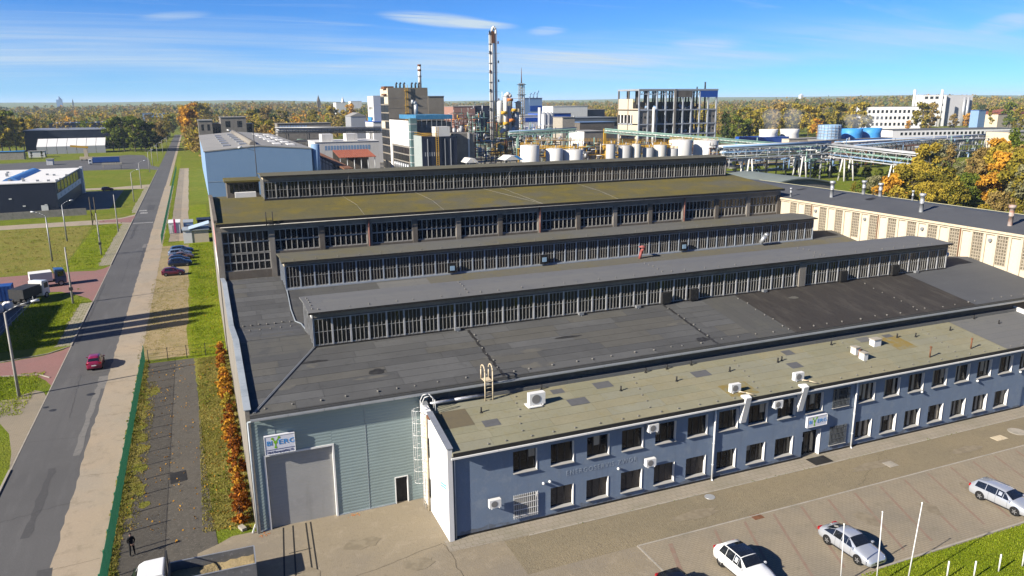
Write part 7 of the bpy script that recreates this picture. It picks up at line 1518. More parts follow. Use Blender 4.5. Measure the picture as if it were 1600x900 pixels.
for z in (.2, .26, .34): b = MB(); b.box(kx-.36, kx-.3, YS+2, kyb-2, kz*z, kz*z+1.0); b.build('side_windows', m_darkconcrete, sk)
for k in range(4): y = YS+(kyb-YS)*(.34+.17*k); b = MB(); b.box(kx-.3, kx, y, y+1.0, kz*.44, kz*.60); b.build('side_pier', m_tankwhite, sk)
q3 = random.Random(31)
for k in range(80):
    i = q3.randint(1, 7); j = q3.randint(1, 4); x = kx+bwid*(i+q3.uniform(.2, .8)); z = kz*levels[j]+.2; h = q3.uniform(1, 3.5); b = MB(); b.cyl((x, YS+q3.uniform(2, 8), z), (x, YS+q3.uniform(2, 8), z+h), q3.uniform(.3, .9), n=8); b.build('machine', q3.choice((m_darksteel, m_steel, m_bluewall, m_rust)), sk)
x = kx+bwid*1.55; b = MB(); b.cyl((x, YS-1.2, 0), (x, YS-1.2, kz*.72), .8, n=10); b.build('white_stack', m_tankwhite, sk)
b = MB(); b.box(kx+bwid*4-.5, kx+bwid*4+.9, YS-.8, YS-.4, 0, kz); b.build('stair_column', m_concrete, sk)
b = MB(); b.box(kx+bwid*1.2, kx1-1, kyb-.6, kyb-.3, 0, kz*.30); b.box(kx+bwid*3.1, kx1-1, kyb-.6, kyb-.3, kz*.30, kz*.46); b.box(kx+.5, kx1-1, kyb-.6, kyb-.3, kz*.46, kz*.80); b.build('rear_wall', m_darkconcrete, sk)  # dark wall added so the open frame looks shaded inside, not see-through
x = Xat(1102, 132, YS+8); b = MB(); b.cyl((x, YS+8, kz), (x, YS+8, Zat(1102, 128, YS+8)), .5, n=8); b.cyl((x-6, YS+8, kz), (x-6, YS+8, kz+1.5), .4, n=8); b.build('roof_stack', m_darksteel, sk)
# cooling towers with their basins
def cooling(label, px, yt, yb, hw_, Y, mat, slat=False, flare=1.06):
    c = P3(px, yt, Y); zb_ = Zat(px, yb, Y); r_ = Xat(px+hw_, yt, Y)-c.x; t = empty('cooling_tower', (c.x, Y, 0), label, 'cooling tower', 'cooling towers of the plant')
    b = MB(); b.lathe([(r_*1.05, zb_-2.5), (r_/flare*.97, zb_+(c.z-zb_)*.45), (r_, c.z), (r_*.93, c.z), (r_*.88, zb_)], (c.x, Y, 0), 24); b.build('shell', mat, t)
    b = MB(); b.cyl((c.x, Y, c.z-1.2), (c.x, Y, c.z-1.0), r_*.9, n=16); b.build('fan_deck', m_darksteel, t)
    if slat:
        for k in range(5): z = zb_+(c.z-zb_)*k/5; b = MB(); b.lathe([(r_*1.03, z), (r_*1.06, z+.12), (r_*1.03, z+.25)], (c.x, Y, 0), 24); b.build('hoop', m_tankgrey, t)
        for k in range(20): a = 2*math.pi*k/20; b = MB(); b.bar((c.x+r_*1.04*math.cos(a), Y+r_*1.04*math.sin(a), zb_), (c.x+r_*1.02*math.cos(a), Y+r_*1.02*math.sin(a), c.z), .14); b.build('stave', m_tankgrey, t)
    return c, r_
c1 = cooling('white cooling tower, left one of the pair on the blue basin', 1201, 202, 215, 11.5, 430, m_tankwhite)
c2 = cooling('white cooling tower, right one of the pair on the blue basin', 1234, 201.5, 215, 11.5, 430, m_tankwhite)
cooling('slatted grey-blue wooden cooling tower between the pairs', 1297, 195, 217, 13, 400, M('weathered_blue_slats', (.20, .34, .52), [(.9, .42, .7, (.34, .42, .50), .8, (1, 1, .2))], rough=.8), True, 1.0)
c3 = cooling('bright blue cooling tower, left one of the pair', 1331, 201, 217, 12.5, 405, m_brightblue)
c4 = cooling('bright blue cooling tower, right one of the pair', 1361, 200, 216, 12, 405, m_brightblue)
px_block('cooling_basin', 'royal blue clad basin under the white cooling towers', 1176, 1233, 215, 422, 18, m_royal, m_royal, cat='basin', over=.1)
px_block('cooling_basin', 'royal blue clad basin under the bright blue cooling towers', 1328, 1394, 217, 396, 18, m_royal, m_greyroof, cat='basin', over=.1)
px_block('pump_house', 'grey louvred pump house left of the blue basin', 1290, 1328, 219, 392, 16, m_concrete, m_greyroof)
px_block('pink_brick_house', 'low pinkish brick house below the white cooling towers', 1233, 1290, 217, 415, 12, m_cream, m_greyroof)
# steam over the cooling towers
m_steam = bpy.data.materials.new('steam'); m_steam.use_nodes = True; nt = m_steam.node_tree; nt.nodes.clear()
o_ = nt.nodes.new('ShaderNodeOutputMaterial'); pv = nt.nodes.new('ShaderNodeVolumePrincipled'); pv.inputs['Color'].default_value = (.85, .87, .9, 1); pv.inputs['Density'].default_value = .02; nt.links.new(pv.outputs[0], o_.inputs['Volume'])
for k, (c, r_) in enumerate((c1, c2, c3, c4)):
    b = MB(); h = 14 if k < 2 else 10; b.lathe([(.05, .1), (r_*.7, .4), (r_*.85, h*.3), (r_*1.1, h*.65), (r_*.8, h*.92), (.05, h)], (c.x+2, 430 if k < 2 else 405, c.z+.2), 14)
    b.build('steam', m_steam, label='faint steam rising from the %s cooling tower' % ('left white', 'right white', 'left bright blue', 'right bright blue')[k], cat='steam', kind='stuff')
# right background buildings
wr, a, c, z = px_block('white_office_block', 'white three-storey block with window rows right of the cooling towers', 1360, 1426, 167, 600, 18, m_whitewall, m_greyroof)
wr.rotation_euler.z = math.radians(-32)
for j in range(3): wins(wr, 'y', 600, a+2, c-2, 3+j*6.5, 7.5+j*6.5, 13, .55)
wtl, a, c, z = px_block('white_high_block', 'tall white block with grey flank at the far right', 1447, 1474, 148, 640, 20, m_whitewall, m_tankwhite)
wtl.rotation_euler.z = math.radians(-25)
for j in range(4): wins(wtl, 'y', 640, a+2, c-2, 6+j*8, 10+j*8, 4, .6)
gx1 = Xat(1498, 150, 645); b = MB(); b.box(c, gx1, 645, 662, 0, Zat(1480, 149, 645)); b.build('grey_flank', M('pale_grey_sheet', (.45, .45, .46), rough=.6), wtl)
for px in (1492, 1496): x = Xat(px, 160, 640); b = MB(); b.cyl((x, 640, 0), (x, 640, Zat(px, 152, 640)), 1.6, n=10); b.build('silo', m_tankgrey, wtl)
for px, yt, lb in ((1430, 140, 'white chimney left of the tall white block'), (1473, 140, 'thin white chimney on the corner of the tall white block')): x = Xat(px, yt, 625); b = MB(); b.cyl((x, 625, 0), (x, 625, Zat(px, yt, 625)), 1.7, 1.4, 12); b.build('chimney', m_tankwhite, label=lb, cat='chimney')
ll, a, c, z = px_block('long_white_hall', 'long low white hall with many small windows on the right', 1413, 1568, 204, 420, 24, m_whitewall, M('dark_roof_sheet', (.12, .12, .115), rough=.8)); ll.rotation_euler.z = math.radians(-12); wins(ll, 'y', 420, a+6, c-6, z-4.5, z-1.5, 26, .55)
px_block('cream_end_house', 'cream house wall at the right edge behind the trees', 1580, 1660, 206, 300, 15, m_cream, m_greyroof)
bf, a, c, z = px_block('blue_frame_tower', 'blue steel frame beside the orange tree at the right', 1530, 1541, 172, 480, 8, m_bluewall, m_royal)
px_block('red_roof_houses', 'reddish roofs of houses far right above the trees', 1560, 1640, 178, 560, 30, m_cream, m_redroof, gable=4)
# far landmarks on the horizon
def spire(label, px, yt, Y, r_, mat, name='far_tower', cat='tower'):
    x = Xat(px, yt, Y); z0_ = terrain(x, Y)-2; zt_ = Zat(px, yt, Y); t = empty(name, (x, Y, z0_), label, cat); b = MB(); b.box(x-r_, x+r_, Y-r_, Y+r_, z0_, z0_+(zt_-z0_)*.72); b.build('shaft', mat, t)
    b = MB(); b.lathe([(r_*1.1, z0_+(zt_-z0_)*.72), (r_*.5, z0_+(zt_-z0_)*.86), (.05, zt_)], (x, Y, 0), 8); b.build('top', mat, t)
spire('distant pale high-rise tower on the left horizon', 91.5, 150, 5200, 14, m_bluewall); spire('distant thin mast right of the high-rise on the left horizon', 113, 154, 4500, 3, m_darksteel, 'far_mast', 'mast')
spire('white church spire above the trees', 535, 151, 1500, 4, m_tankwhite, 'church_spire', 'church'); spire('dark pointed tower beyond the autumn wood', 497, 148, 1700, 3.5, m_darkconcrete)
spire('tiny white tower on the right horizon', 1252, 146, 5200, 14, m_tankwhite); spire('tiny pale tower at the far right horizon', 1594, 148, 5200, 10, m_tankwhite)
for i, (pl, pr_, yt, Y, lb) in enumerate(((548, 565, 158, 1900, 'pale building beside the church spire'), (525, 540, 160, 1400, 'white house row below the church spire'))): px_block('far_block', lb, pl, pr_, yt, Y, 30, m_tankwhite, m_greyroof)
hv, a, c, z = px_block('small_white_hall', 'small white hall with grey roof beside the orange tree behind the plant', 548, 572, 181, 520, 20, m_tankgrey, m_greyroof, gable=2)
# ------------------------------------------------------------------ trees
def leafmat(name, c1, c2, c3, trans=.3):
    m = bpy.data.materials.new(name); m.use_nodes = True; nt = m.node_tree; N = nt.nodes; L = nt.links; N.clear()
    out = N.new('ShaderNodeOutputMaterial'); at_ = N.new('ShaderNodeAttribute'); at_.attribute_name = 'tint'
    rp = N.new('ShaderNodeValToRGB'); e = rp.color_ramp.elements; e[0].position = 0; e[0].color = tuple(v*1.04 for v in c1)+(1,); e[1].position = 1; e[1].color = tuple(min(.75, v*1.15) for v in c3)+(1,); x = e.new(.5); x.color = tuple(v*1.04 for v in c2)+(1,)
    L.new(at_.outputs['Fac'], rp.inputs[0]); d = N.new('ShaderNodeBsdfDiffuse'); t = N.new('ShaderNodeBsdfTranslucent'); mx = N.new('ShaderNodeMixShader'); mx.inputs[0].default_value = trans
    L.new(rp.outputs[0], d.inputs[0]); L.new(rp.outputs[0], t.inputs[0]); L.new(d.outputs[0], mx.inputs[1]); L.new(t.outputs[0], mx.inputs[2]); L.new(mx.outputs[0], out.inputs[0])
    m.diffuse_color = c2+(1,); return m
LM = {'olive': leafmat('olive_leaves', (.085, .085, .014), (.185, .155, .022), (.30, .22, .03)),
      'green': leafmat('green_leaves', (.045, .07, .012), (.10, .13, .018), (.19, .19, .03)),
      'dark': leafmat('dark_green_leaves', (.02, .034, .010), (.045, .062, .013), (.09, .10, .02)),
      'yellow': leafmat('yellow_leaves', (.165, .135, .020), (.30, .225, .030), (.42, .30, .045)),
      'orange': leafmat('orange_leaves', (.22, .105, .016), (.42, .21, .024), (.56, .31, .04)),
      'brown': leafmat('brown_leaves', (.11, .08, .03), (.22, .155, .05), (.31, .22, .07)),
      'rust': leafmat('rust_red_leaves', (.07, .022, .010), (.19, .06, .014), (.45, .17, .02)),
      'grey': leafmat('grey_green_leaves', (.09, .09, .045), (.19, .18, .09), (.28, .26, .13))}
def leaves(n, cen, rad_, size, rng):
    """n random leaf quads in clumps: cen (k,3), rad (k,) -> verts (n*4,3), tint (n*4)"""
    k = rng.integers(0, len(cen), n); dirv = rng.normal(size=(n, 3)); dirv /= np.linalg.norm(dirv, axis=1)[:, None]
    rr = rad_[k]*(rng.random(n)**.45); c = cen[k]+dirv*rr[:, None]*np.array([1, 1, .8])
    a = rng.normal(size=(n, 3)); a /= np.linalg.norm(a, axis=1)[:, None]; b_ = np.cross(a, dirv+rng.normal(size=(n, 3))*.6); b_ /= np.linalg.norm(b_, axis=1)[:, None]+1e-9
    s = size*rng.uniform(.6, 1.35, n)[:, None]
    v = np.stack([c-a*s*.5-b_*s*.35, c+a*s*.5-b_*s*.35, c+a*s*.5+b_*s*.35, c-a*s*.5+b_*s*.35], 1).reshape(-1, 3)
    t = np.clip(rng.random(n)*.7+rng.random(len(cen))[k]*.3, 0, 1); return v, np.repeat(t, 4)
def quad_mesh(name, v, tint, mat):
    me = bpy.data.meshes.new(name); n = len(v)//4; me.vertices.add(len(v)); me.vertices.foreach_set('co', v.astype(np.float32).ravel())
    me.loops.add(n*4); me.loops.foreach_set('vertex_index', np.arange(n*4, dtype=np.int32)); me.polygons.add(n)
    me.polygons.foreach_set('loop_start', np.arange(0, n*4, 4, dtype=np.int32)); me.polygons.foreach_set('loop_total', np.full(n, 4, np.int32))
    at_ = me.attributes.new('tint', 'FLOAT', 'POINT'); at_.data.foreach_set('value', tint.astype(np.float32)); me.materials.append(mat); me.update(); return me
def tree_shape(seed, H, W, kind='round', n=1500, size=.5, low=.25):
    rng = np.random.default_rng(seed); K = 22 if kind != 'tall' else 20
    cen = []; rad_ = []
    for i in range(K):
        f_ = rng.random(); a = rng.random()*6.283; z = H*(low+(.93-low)*f_)
        env = {'round': math.sin(math.pi*(.18+.75*f_))**.7, 'tall': (1-f_)**.45*.8+.12, 'wide': math.sin(math.pi*(.1+.72*f_))**.5, 'shrub': math.sin(math.pi*(.3+.62*f_))}[kind]
        r_ = W*.5*env*math.sqrt(rng.random())*.85; cen.append((r_*math.cos(a), r_*math.sin(a), z)); rad_.append(W*rng.uniform(.11, .21))
    cen = np.array(cen); rad_ = np.array(rad_); v, t = leaves(n, cen, rad_, size, rng)
    tb = MB(); r0 = max(.05, H*.018)
    pts = [Vector((0, 0, -.1)), Vector((rng.normal()*.02*H, rng.normal()*.02*H, H*.3)), Vector((rng.normal()*.03*H, rng.normal()*.03*H, H*.62)), Vector((0, 0, H*.88))]
    for i in range(3): tb.cyl(pts[i], pts[i+1], r0*(1-.3*i), r0*(1-.3*(i+1)), 7, False)
    for i in range(0, K, 2): c = Vector(cen[i]); s = pts[1].lerp(pts[2], rng.random()); tb.cyl(s, c, r0*.35, r0*.1, 5, False)
    return v, t, tb
SHAPES = {}
def get_shape(key):
    if key not in SHAPES: SHAPES[key] = tree_shape(*key)
    return SHAPES[key]
TREE_ME = {}
def tree(label, x, y, shape, col, s=1.0, group=None, name='tree', rz=None, z0=0.0):
    if (shape, col) not in TREE_ME:
        v, t, tb = get_shape(shape); TREE_ME[(shape, col)] = (quad_mesh('crown', v, t, LM[col]), tb.data('trunk', m_trunk))
    cm, tm = TREE_ME[(shape, col)]
    o = empty(name, (x, y, z0), label, 'shrub' if 'shrub' in name else 'tree', group); o.scale = (s, s, s); o.rotation_euler.z = R.uniform(0, 6.28) if rz is None else rz; ORG[o] = Vector((0, 0, 0))
    place('crown', cm, o, (0, 0, 0)); place('trunk', tm, o, (0, 0, 0)); return o
A1 = (1, 12.0, 9.5, 'round', 3600, .50, .16); A2 = (2, 14.0, 9.0, 'round', 3600, .52, .14); A3 = (3, 16.0, 6.0, 'tall', 2000, .45, .12); A4 = (4, 10.0, 10.5, 'wide', 3600, .48, .12); S1 = (5, 3.0, 3.2, 'shrub', 1100, .20, .1); A5 = (6, 15.0, 8.0, 'round', 900, .38, .25)
F1 = (7, 14.0, 10.0, 'round', 1000, .85, .18); F2 = (8, 16.0, 9.0, 'wide', 1000, .85, .15); F3 = (9, 18.0, 8.0, 'tall', 900, .85, .1)
ordn = ['first', 'second', 'third', 'fourth', 'fifth', 'sixth', 'seventh', 'eighth', 'ninth', 'tenth', 'eleventh', 'twelfth', 'thirteenth', 'fourteenth', 'fifteenth', 'sixteenth', 'seventeenth', 'eighteenth', 'nineteenth', 'twentieth', 'twenty-first', 'twenty-second', 'twenty-third', 'twenty-fourth', 'twenty-fifth', 'twenty-sixth', 'twenty-seventh', 'twenty-eighth', 'twenty-ninth', 'thirtieth']
def rank(lst, px): return ordn[sorted(a[0] for a in lst).index(px)]      # place counted from the left
# orange hedge along the hall wall
HED = (11, 2.1, 1.9, 'shrub', 700, .17, .05)
for k in range(26):
    y = 56.3+k*1.72; col = ('rust', 'rust', 'orange', 'rust', 'orange', 'rust', 'yellow')[k % 7]; s = R.uniform(.6, 1.1)
    tree('%s shrub against the hall side wall, %s from the gate end' % ({'orange': 'orange', 'rust': 'rust red', 'yellow': 'yellow'}[col], ordn[k]), .62+R.uniform(-.15, .12), y+R.uniform(-.25, .25), HED, col, s, 'autumn shrubs along the hall wall', 'hedge_shrub', z0=.02)
# trees right of the plant, behind the cream workshop: (photo column of trunk foot, ground row, height row)
def px_tree(label, px, ybase, ytop, shape, col, group=None, name='tree'):
    p = onZ(px, ybase); top = onY(px, ytop, p.y).z; return tree(label, p.x, p.y, shape, col, top/shape[1], group, name)
RT = [(1388, 322, 272, S1, 'orange', 'low orange bush behind the cream workshop roof'), (1408, 318, 258, A4, 'yellow', 'yellow-green broad tree left of the birch behind the workshop'), (1432, 316, 250, A1, 'yellow', 'golden tree behind the workshop roof stack'), (1452, 310, 228, A5, 'grey', 'thin grey-green birch behind the workshop'), (1470, 318, 262, A4, 'olive', 'olive bush-like tree right of the birch'), (1478, 306, 222, A3, 'brown', 'narrow brown poplar above the pipe racks'), (1495, 312, 250, A5, 'grey', 'pale grey sparse tree before the dark parked car'), (1505, 322, 272, A4, 'green', 'low green tree by the yellow gutter'),
      (1532, 308, 228, A2, 'brown', 'brown tree left of the large orange tree'), (1540, 325, 268, A1, 'orange', 'orange-brown tree over the lawn gap'), (1556, 318, 236, A2, 'orange', 'large orange tree at the right edge'), (1572, 330, 262, A1, 'olive', 'olive tree below the large orange tree'), (1590, 312, 206, A5, 'green', 'tall green tree at the right edge'), (1600, 332, 252, A2, 'grey', 'grey bare-looking tree at the right border'), (1612, 326, 230, A1, 'olive', 'olive tree cut by the right border'), (1575, 300, 196, A3, 'green', 'slim green tree rising before the cream house'), (1525, 298, 232, A3, 'brown', 'thin brown tree behind the orange trees'),
      (1350, 306, 278, S1, 'green', 'green bush between the roof stacks'), (1366, 308, 275, A4, 'grey', 'grey-green bush right of the roof stacks'), (1336, 302, 284, S1, 'olive', 'small olive bush beside the lawn'), (1590, 345, 318, S1, 'olive', 'olive bush at the end of the yellow gutter'), (1560, 340, 300, A4, 'brown', 'brown bush behind the workshop gutter'), (1535, 342, 318, S1, 'yellow', 'small yellow bush behind the gutter')]
RT += [(1442, 312, 222, A2, 'yellow', 'tall golden tree above the pipe bridge end'), (1420, 320, 268, A4, 'olive', 'olive bush between the golden trees'), (1465, 300, 216, A5, 'grey', 'tall sparse grey tree among the pipes'), (1516, 316, 246, A2, 'brown', 'tawny tree right of the lawn gap'), (1548, 305, 214, A2, 'orange', 'tall orange-gold tree near the right edge'), (1565, 312, 222, A1, 'yellow', 'golden broad tree near the right edge'), (1585, 322, 232, A2, 'olive', 'large olive tree at the right edge'), (1598, 318, 218, A1, 'brown', 'brown broad tree at the right border'), (1400, 326, 290, S1, 'yellow', 'yellow bush at the workshop roof edge'), (1455, 326, 285, A4, 'yellow', 'yellow-green bush behind the tall roof stack'), (1487, 328, 284, A4, 'olive', 'olive bush behind the gutter')]
for px, yb, yt, sh, col, lb in RT: px_tree(lb, px, yb, yt, sh, col, 'trees behind the cream workshop')
px_tree('yellow-green tree by the plant pipework behind the tanks', 824, 226, 208, F1, 'yellow'); px_tree('brown shrub among the pipes beside the dark block', 782, 252, 222, A4, 'brown')
TL = [(178, 236, 186, F1, 'green'), (195, 237, 180, F2, 'dark'), (212, 237, 182, F1, 'green'), (228, 237, 186, F2, 'dark'), (240, 236, 192, F1, 'dark'), (204, 235, 178, F3, 'green'), (186, 235, 184, F1, 'dark'), (221, 235, 184, F1, 'dark')]
for k, (px, yb, yt, sh, col) in enumerate(TL):
    px_tree('dense dark tree in the clump left of the road, %s from the left' % rank(TL, px), px, yb, yt, sh, col, 'dense clump beyond the truck yard')
TL = [(4, 238, 178, F1, 'olive'), (16, 236, 170, F2, 'green'), (26, 237, 184, F1, 'yellow'), (38, 234, 180, F3, 'olive'), (50, 226, 186, F1, 'yellow'), (-6, 238, 186, F1, 'yellow'), (58, 212, 178, F2, 'olive'), (10, 226, 168, F3, 'olive')]
for k, (px, yb, yt, sh, col) in enumerate(TL):
    px_tree('autumn tree at the left edge beside the navy warehouse, %s from the left' % rank(TL, px), px, yb, yt, sh, col, 'trees at the left edge')
TL = [(32, 246, 238), (42, 247, 238), (50, 248, 236), (66, 248, 235), (72, 247, 239)]
for k, (px, yb, yt) in enumerate(TL):
    px_tree('small dark fir on the truck yard edge, %s from the left' % ordn[k], px, yb, yt, F3, 'dark', 'small firs on the truck yard', 'fir_tree')
TL = [(250, 230, 190, F1, 'brown'), (258, 222, 186, F2, 'olive'), (266, 212, 180, F1, 'olive'), (272, 205, 178, F1, 'green'), (276, 201, 176, F2, 'olive')]
for k, (px, yb, yt, sh, col) in enumerate(TL):
    px_tree('tree on the left side of the far road, %s from the clump' % ordn[k], px, yb, yt, sh, col, 'trees left of the far road')
TL = [(300, 226, 168, F1, 'orange'), (307, 219, 164, F2, 'yellow'), (294, 214, 168, F1, 'orange'), (304, 210, 158, F2, 'orange'), (291, 207, 165, F1, 'yellow'), (314, 207, 160, F1, 'olive'), (298, 203, 162, F2, 'brown'), (322, 205, 162, F1, 'yellow')]
for k, (px, yb, yt, sh, col) in enumerate(TL):
    px_tree('tall autumn tree right of the far road, %s from the left' % rank(TL, px), px, yb, yt, sh, col, 'orange trees right of the far road')
TL = [(462, 206, 182, F1, 'orange'), (478, 216, 190, F1, 'orange'), (470, 222, 200, F2, 'dark'), (520, 204, 166, F1, 'yellow'), (548, 200, 160, F2, 'orange'), (538, 202, 172, F1, 'yellow'), (405, 212, 168, F2, 'dark'), (430, 212, 178, F1, 'dark'), (395, 214, 172, F1, 'olive'), (418, 210, 166, F1, 'brown'), (445, 209, 170, F2, 'olive'), (492, 207, 172, F1, 'olive')]
for k, (px, yb, yt, sh, col) in enumerate(TL):
    px_tree('%s-leaved tree behind the blue warehouse and pipe rack, %s from the left' % ({'orange': 'orange', 'dark': 'dark green', 'yellow': 'yellow', 'olive': 'olive', 'brown': 'brown'}[col], rank(TL, px)), px, yb, yt, sh, col, 'trees behind the blue warehouse')
TL = [(1132, 222, 172, F3, 'dark'), (1140, 224, 178, F2, 'dark'), (1152, 225, 182, F1, 'green'), (1165, 224, 186, F1, 'green'), (1176, 221, 172, F1, 'olive'), (1190, 216, 165, F2, 'olive'), (1215, 212, 160, F1, 'brown'), (1240, 212, 158, F2, 'olive'), (1262, 214, 165, F1, 'yellow'), (1285, 212, 158, F2, 'olive'), (1310, 210, 160, F1, 'olive'), (1335, 208, 158, F2, 'yellow'), (1348, 206, 160, F1, 'olive'), (1225, 214, 170, F1, 'olive'), (1275, 216, 185, F1, 'orange'), (1160, 220, 165, F2, 'olive')]
for k, (px, yb, yt, sh, col) in enumerate(TL):
    px_tree('%s tree right of the skeleton building, %s from the left' % ({'orange': 'orange', 'dark': 'dark green', 'green': 'green', 'yellow': 'yellow', 'olive': 'olive', 'brown': 'brown'}[col], rank(TL, px)), px, yb, yt, sh, col, 'trees behind the cooling towers')
TL = [(1438, 206, 160, F1, 'olive'), (1452, 204, 158, F2, 'brown'), (1510, 200, 177, F1, 'orange'), (1418, 205, 188, F1, 'orange'), (1488, 202, 178, F1, 'brown'), (1550, 200, 165, F2, 'olive'), (1575, 202, 160, F1, 'green'), (1590, 205, 168, F1, 'olive')]
for k, (px, yb, yt, sh, col) in enumerate(TL):
    px_tree('%s tree by the white blocks at the far right, %s from the left' % ({'orange': 'orange', 'green': 'green', 'olive': 'olive', 'brown': 'brown'}[col], rank(TL, px)), px, yb, yt, sh, col, 'trees by the white blocks')
# the far wood: one mass
rng = np.random.default_rng(42); FV = []; FT = []; FM = []
def keepout(x, y):
    if abs(x+14.7) < 13 and y < 1500: return True
    if x < -13 and y < 660: return True
    if x < -20 and y < 820 and rng.random() < .75: return True
    if -13 <= x < 60 and y < 500: return True
    if 60 <= x < 330 and y < 690: return True
    if x >= 330 and y < 560+.12*(x-330): return True
    if 600 < x < 830 and 520 < y < 700: return True
    return False
pal = {'olive': .42, 'brown': .40, 'yellow': .045, 'green': .12, 'orange': .02, 'dark': .05}; cols = list(pal); pr_ = np.array([pal[c] for c in cols]); pr_ /= pr_.sum()
buckets = {c: ([], []) for c in cols}; cnt = 0
while cnt < 6500:
    r_ = 480+3600*rng.random()**1.7; a = math.radians(rng.uniform(-17, 62)); x, y = r_*math.sin(a), r_*math.cos(a)
    if keepout(x, y): continue
    cl_n = math.sin(x*.011+1)*math.sin(y*.009+2)+.4*math.sin(x*.03+y*.02)
    if cl_n < -.55 and r_ > 700: continue
    H = rng.uniform(10, 23)*(1+.18*math.sin(x*.006)*math.sin(y*.004)); W = H*rng.uniform(.55, .95); K = 9
    f_ = rng.random(K); aa = rng.random(K)*6.283; env = np.sin(math.pi*(.15+.75*f_))**.6*W*.42*np.sqrt(rng.random(K)); z = H*(.18+.75*f_)
    cen = np.stack([env*np.cos(aa), env*np.sin(aa), z], 1)+np.array([x, y, terrain(x, y)-.5]); rad_ = W*rng.uniform(.16, .26, K)
    n = 150 if r_ < 900 else (80 if r_ < 1600 else 45); s = 1.35 if r_ < 900 else (1.9 if r_ < 1600 else 2.9)
    zn = math.sin(x*.004+.7)*math.sin(y*.0035+1.1); pq = pr_*np.array([1, 1+1.2*max(0, zn), 1+2.5*max(0, -zn), 1, 1+3*max(0, -zn), 1+1.5*max(0, zn)]); pq /= pq.sum()
    hue = cols[rng.choice(len(cols), p=pq)]; v, t = leaves(n, cen, rad_, s, rng); buckets[hue][0].append(v); buckets[hue][1].append(t); cnt += 1
wood = empty('autumn_wood', (0, 1500, 0), 'wide autumn wood stretching to the horizon', 'wood'); tag(wood, kind='stuff'); ORG[wood] = Vector((0, 0, 0)); wood.location = (0, 0, 0)
for c in cols:
    o = bpy.data.objects.new('foliage_mass', quad_mesh('foliage_mass', np.concatenate(buckets[c][0]), np.concatenate(buckets[c][1]), LM[c])); link(o); o.parent = wood; o['kind'] = 'stuff'
# weeds along fence and walls
wd = []; wt2 = []
for k in range(260):
    z_ = R.random()
    if z_ < .45: x, y = -8.3+R.gauss(0, .22), R.uniform(44, 100)
    elif z_ < .6: x, y = R.uniform(-2.3, .2), R.uniform(56, 98)
    elif z_ < .75: x, y = R.uniform(20, 72), 45.62+R.gauss(0, .06)
    elif z_ < .9: x, y = R.uniform(-27, -19.6), R.uniform(112, 236)
    else: x, y = R.uniform(-40, -26), R.uniform(166, 226)
    big = .8 if z_ < .6 else (.3 if z_ < .75 else .8); v, t = leaves(14, np.array([[x, y, .12*big]]), np.array([.22*big]), .16*big, rng); wd.append(v); wt2.append(t)
o = bpy.data.objects.new('weeds', quad_mesh('weeds', np.concatenate(wd), np.concatenate(wt2), LM['green'])); link(o); tag(o, 'scattered weeds along fence, verge and field edges', 'weeds', kind='stuff')

# upright grass blades on the nearer lawns (uncountable)
def blades(n, x0, x1, y0, y1, h, seed, clump=.5):
    g = np.random.default_rng(seed); m = max(20, n//25); cx = g.uniform(x0, x1, m); cy = g.uniform(y0, y1, m); k = g.integers(0, m, n); pure = g.random(n) > clump
    x = np.where(pure, g.uniform(x0, x1, n), np.clip(cx[k]+g.normal(0, .22, n), x0, x1)); y = np.where(pure, g.uniform(y0, y1, n), np.clip(cy[k]+g.normal(0, .3, n), y0, y1))
    a = g.uniform(0, 6.283, n); hh = h*g.uniform(.45, 1.4, n); w = .035*g.uniform(.7, 1.6, n); lx, ly = g.normal(0, .35, n)*hh, g.normal(0, .35, n)*hh; c, s_ = np.cos(a)*w, np.sin(a)*w; z = np.full(n, .02)
    v = np.stack([np.stack([x-c, y-s_, z], 1), np.stack([x+c, y+s_, z], 1), np.stack([x+lx+c*.3, y+ly+s_*.3, z+hh], 1), np.stack([x+lx-c*.3, y+ly-s_*.3, z+hh], 1)], 1).reshape(-1, 3)
    t = np.clip(.55*g.random(n)+.45*((np.sin(x*.9)+np.sin(y*.5+x*.3))*.25+.5), 0, 1); return v, np.repeat(t, 4)
bl_g = leafmat('grass_blades', (.07, .11, .008), (.18, .23, .014), (.31, .31, .04), .35); bl_d = leafmat('dry_grass_blades', (.10, .11, .018), (.22, .19, .05), (.36, .29, .10), .35)
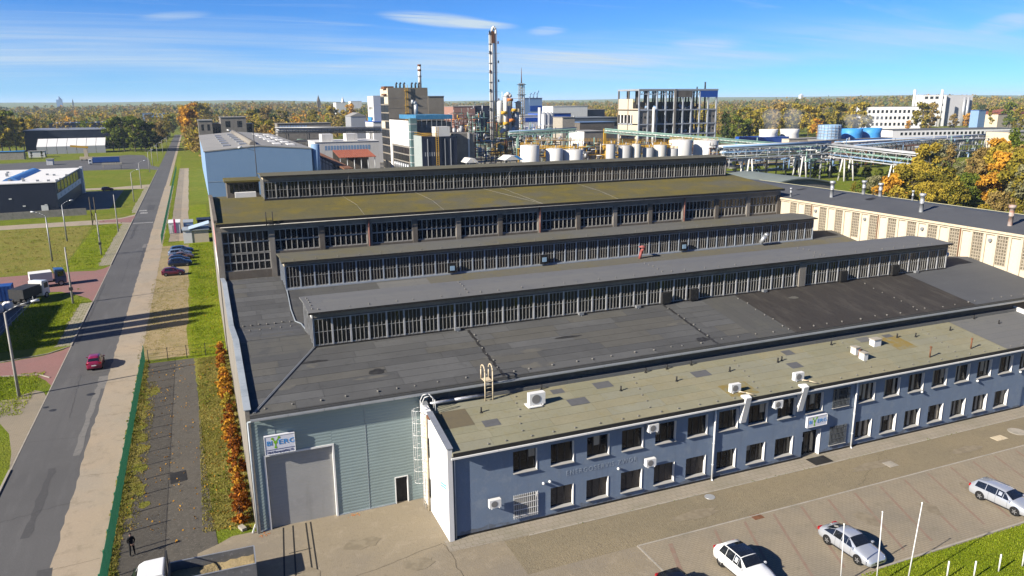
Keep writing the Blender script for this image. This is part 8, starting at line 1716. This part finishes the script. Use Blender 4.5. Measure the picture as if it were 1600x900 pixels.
for nm, mat, parts_ in (('lawn_blades', bl_g, ((26000, 38.5, 72, 26.5, 32.4, .10, 1), (16000, -2.9, 1.45, 99.5, 186, .13, 2), (15000, -27.3, -19.5, 112, 138.5, .14, 3), (6000, -26, -19.9, 166, 225, .16, 4), (5000, -26, -19.2, 87, 101, .14, 5))), ('dry_blades', bl_d, ((22000, -2.2, 1.4, 55.5, 98.8, .10, 6), (7000, -8.7, -7.8, 44, 100.5, .13, 7), (2200, -7.9, -6.6, 58, 92, .10, 8), (9000, -60, -26, 166, 227, .22, 9), (6000, -9.2, -3, 101, 150, .07, 10)))):
    vv_ = [blades(*a) for a in parts_]; o = bpy.data.objects.new(nm, quad_mesh(nm, np.concatenate([a for a, _ in vv_]), np.concatenate([t for _, t in vv_]), mat)); link(o); tag(o, 'short %s grass blades on the verges and lawns' % ('green' if nm[0] == 'l' else 'dry yellowish'), 'grass', kind='stuff')
lv, lt = [], []; g = np.random.default_rng(91)
for (x0, x1, y0, y1, n) in ((-2, 1.3, 55, 98, 900), (-7.8, -2.5, 55, 98, 350), (-3, 1.3, 100, 180, 300)):
    x, y = g.uniform(x0, x1, n), g.uniform(y0, y1, n); x = x+(1.1-x)*.5*(g.random(n) < .5) if x1 > 0 else x; v, t = leaves(n, np.stack([x, y, np.full(n, .07)], 1), np.full(n, .03), .11, g); lv.append(v); lt.append(t)
o = bpy.data.objects.new('fallen_leaves', quad_mesh('fallen_leaves', np.concatenate(lv), np.concatenate(lt), LM['orange'])); link(o); tag(o, 'scattered orange and brown fallen leaves on grass and parking strip', 'leaves', kind='stuff')

TL = [(1150, 268, 252, 'dark'), (1180, 270, 256, 'dark'), (1222, 268, 254, 'dark'), (1256, 272, 256, 'dark'), (1275, 278, 260, 'dark'), (1300, 276, 256, 'dark'), (1318, 282, 262, 'green'), (1332, 276, 258, 'dark'), (1352, 280, 262, 'dark'), (1372, 284, 264, 'green'), (1395, 288, 262, 'dark')]
for k, (px, yb, yt, col) in enumerate(TL):
    px_tree('dark shrub under the pipe bridges, %s from the left' % ordn[k], px, yb, yt, A4, col, 'dark shrubs under the pipe bridges', 'shrub')
# ------------------------------------------------------------------ thin haze of the whole landscape
m_haze = bpy.data.materials.new('haze'); m_haze.use_nodes = True; nt = m_haze.node_tree; nt.nodes.clear()
o_ = nt.nodes.new('ShaderNodeOutputMaterial'); pv = nt.nodes.new('ShaderNodeVolumePrincipled'); pv.inputs['Color'].default_value = (.60, .78, 1.0, 1); pv.inputs['Density'].default_value = .00006; pv.inputs['Anisotropy'].default_value = .0; nt.links.new(pv.outputs[0], o_.inputs['Volume'])
b = MB(); b.box(-24500, 24500, -24500, 24500, -3, 170); hz_o = b.build('haze', m_haze, kind='stuff', label='thin bluish haze over the whole landscape', cat='haze')
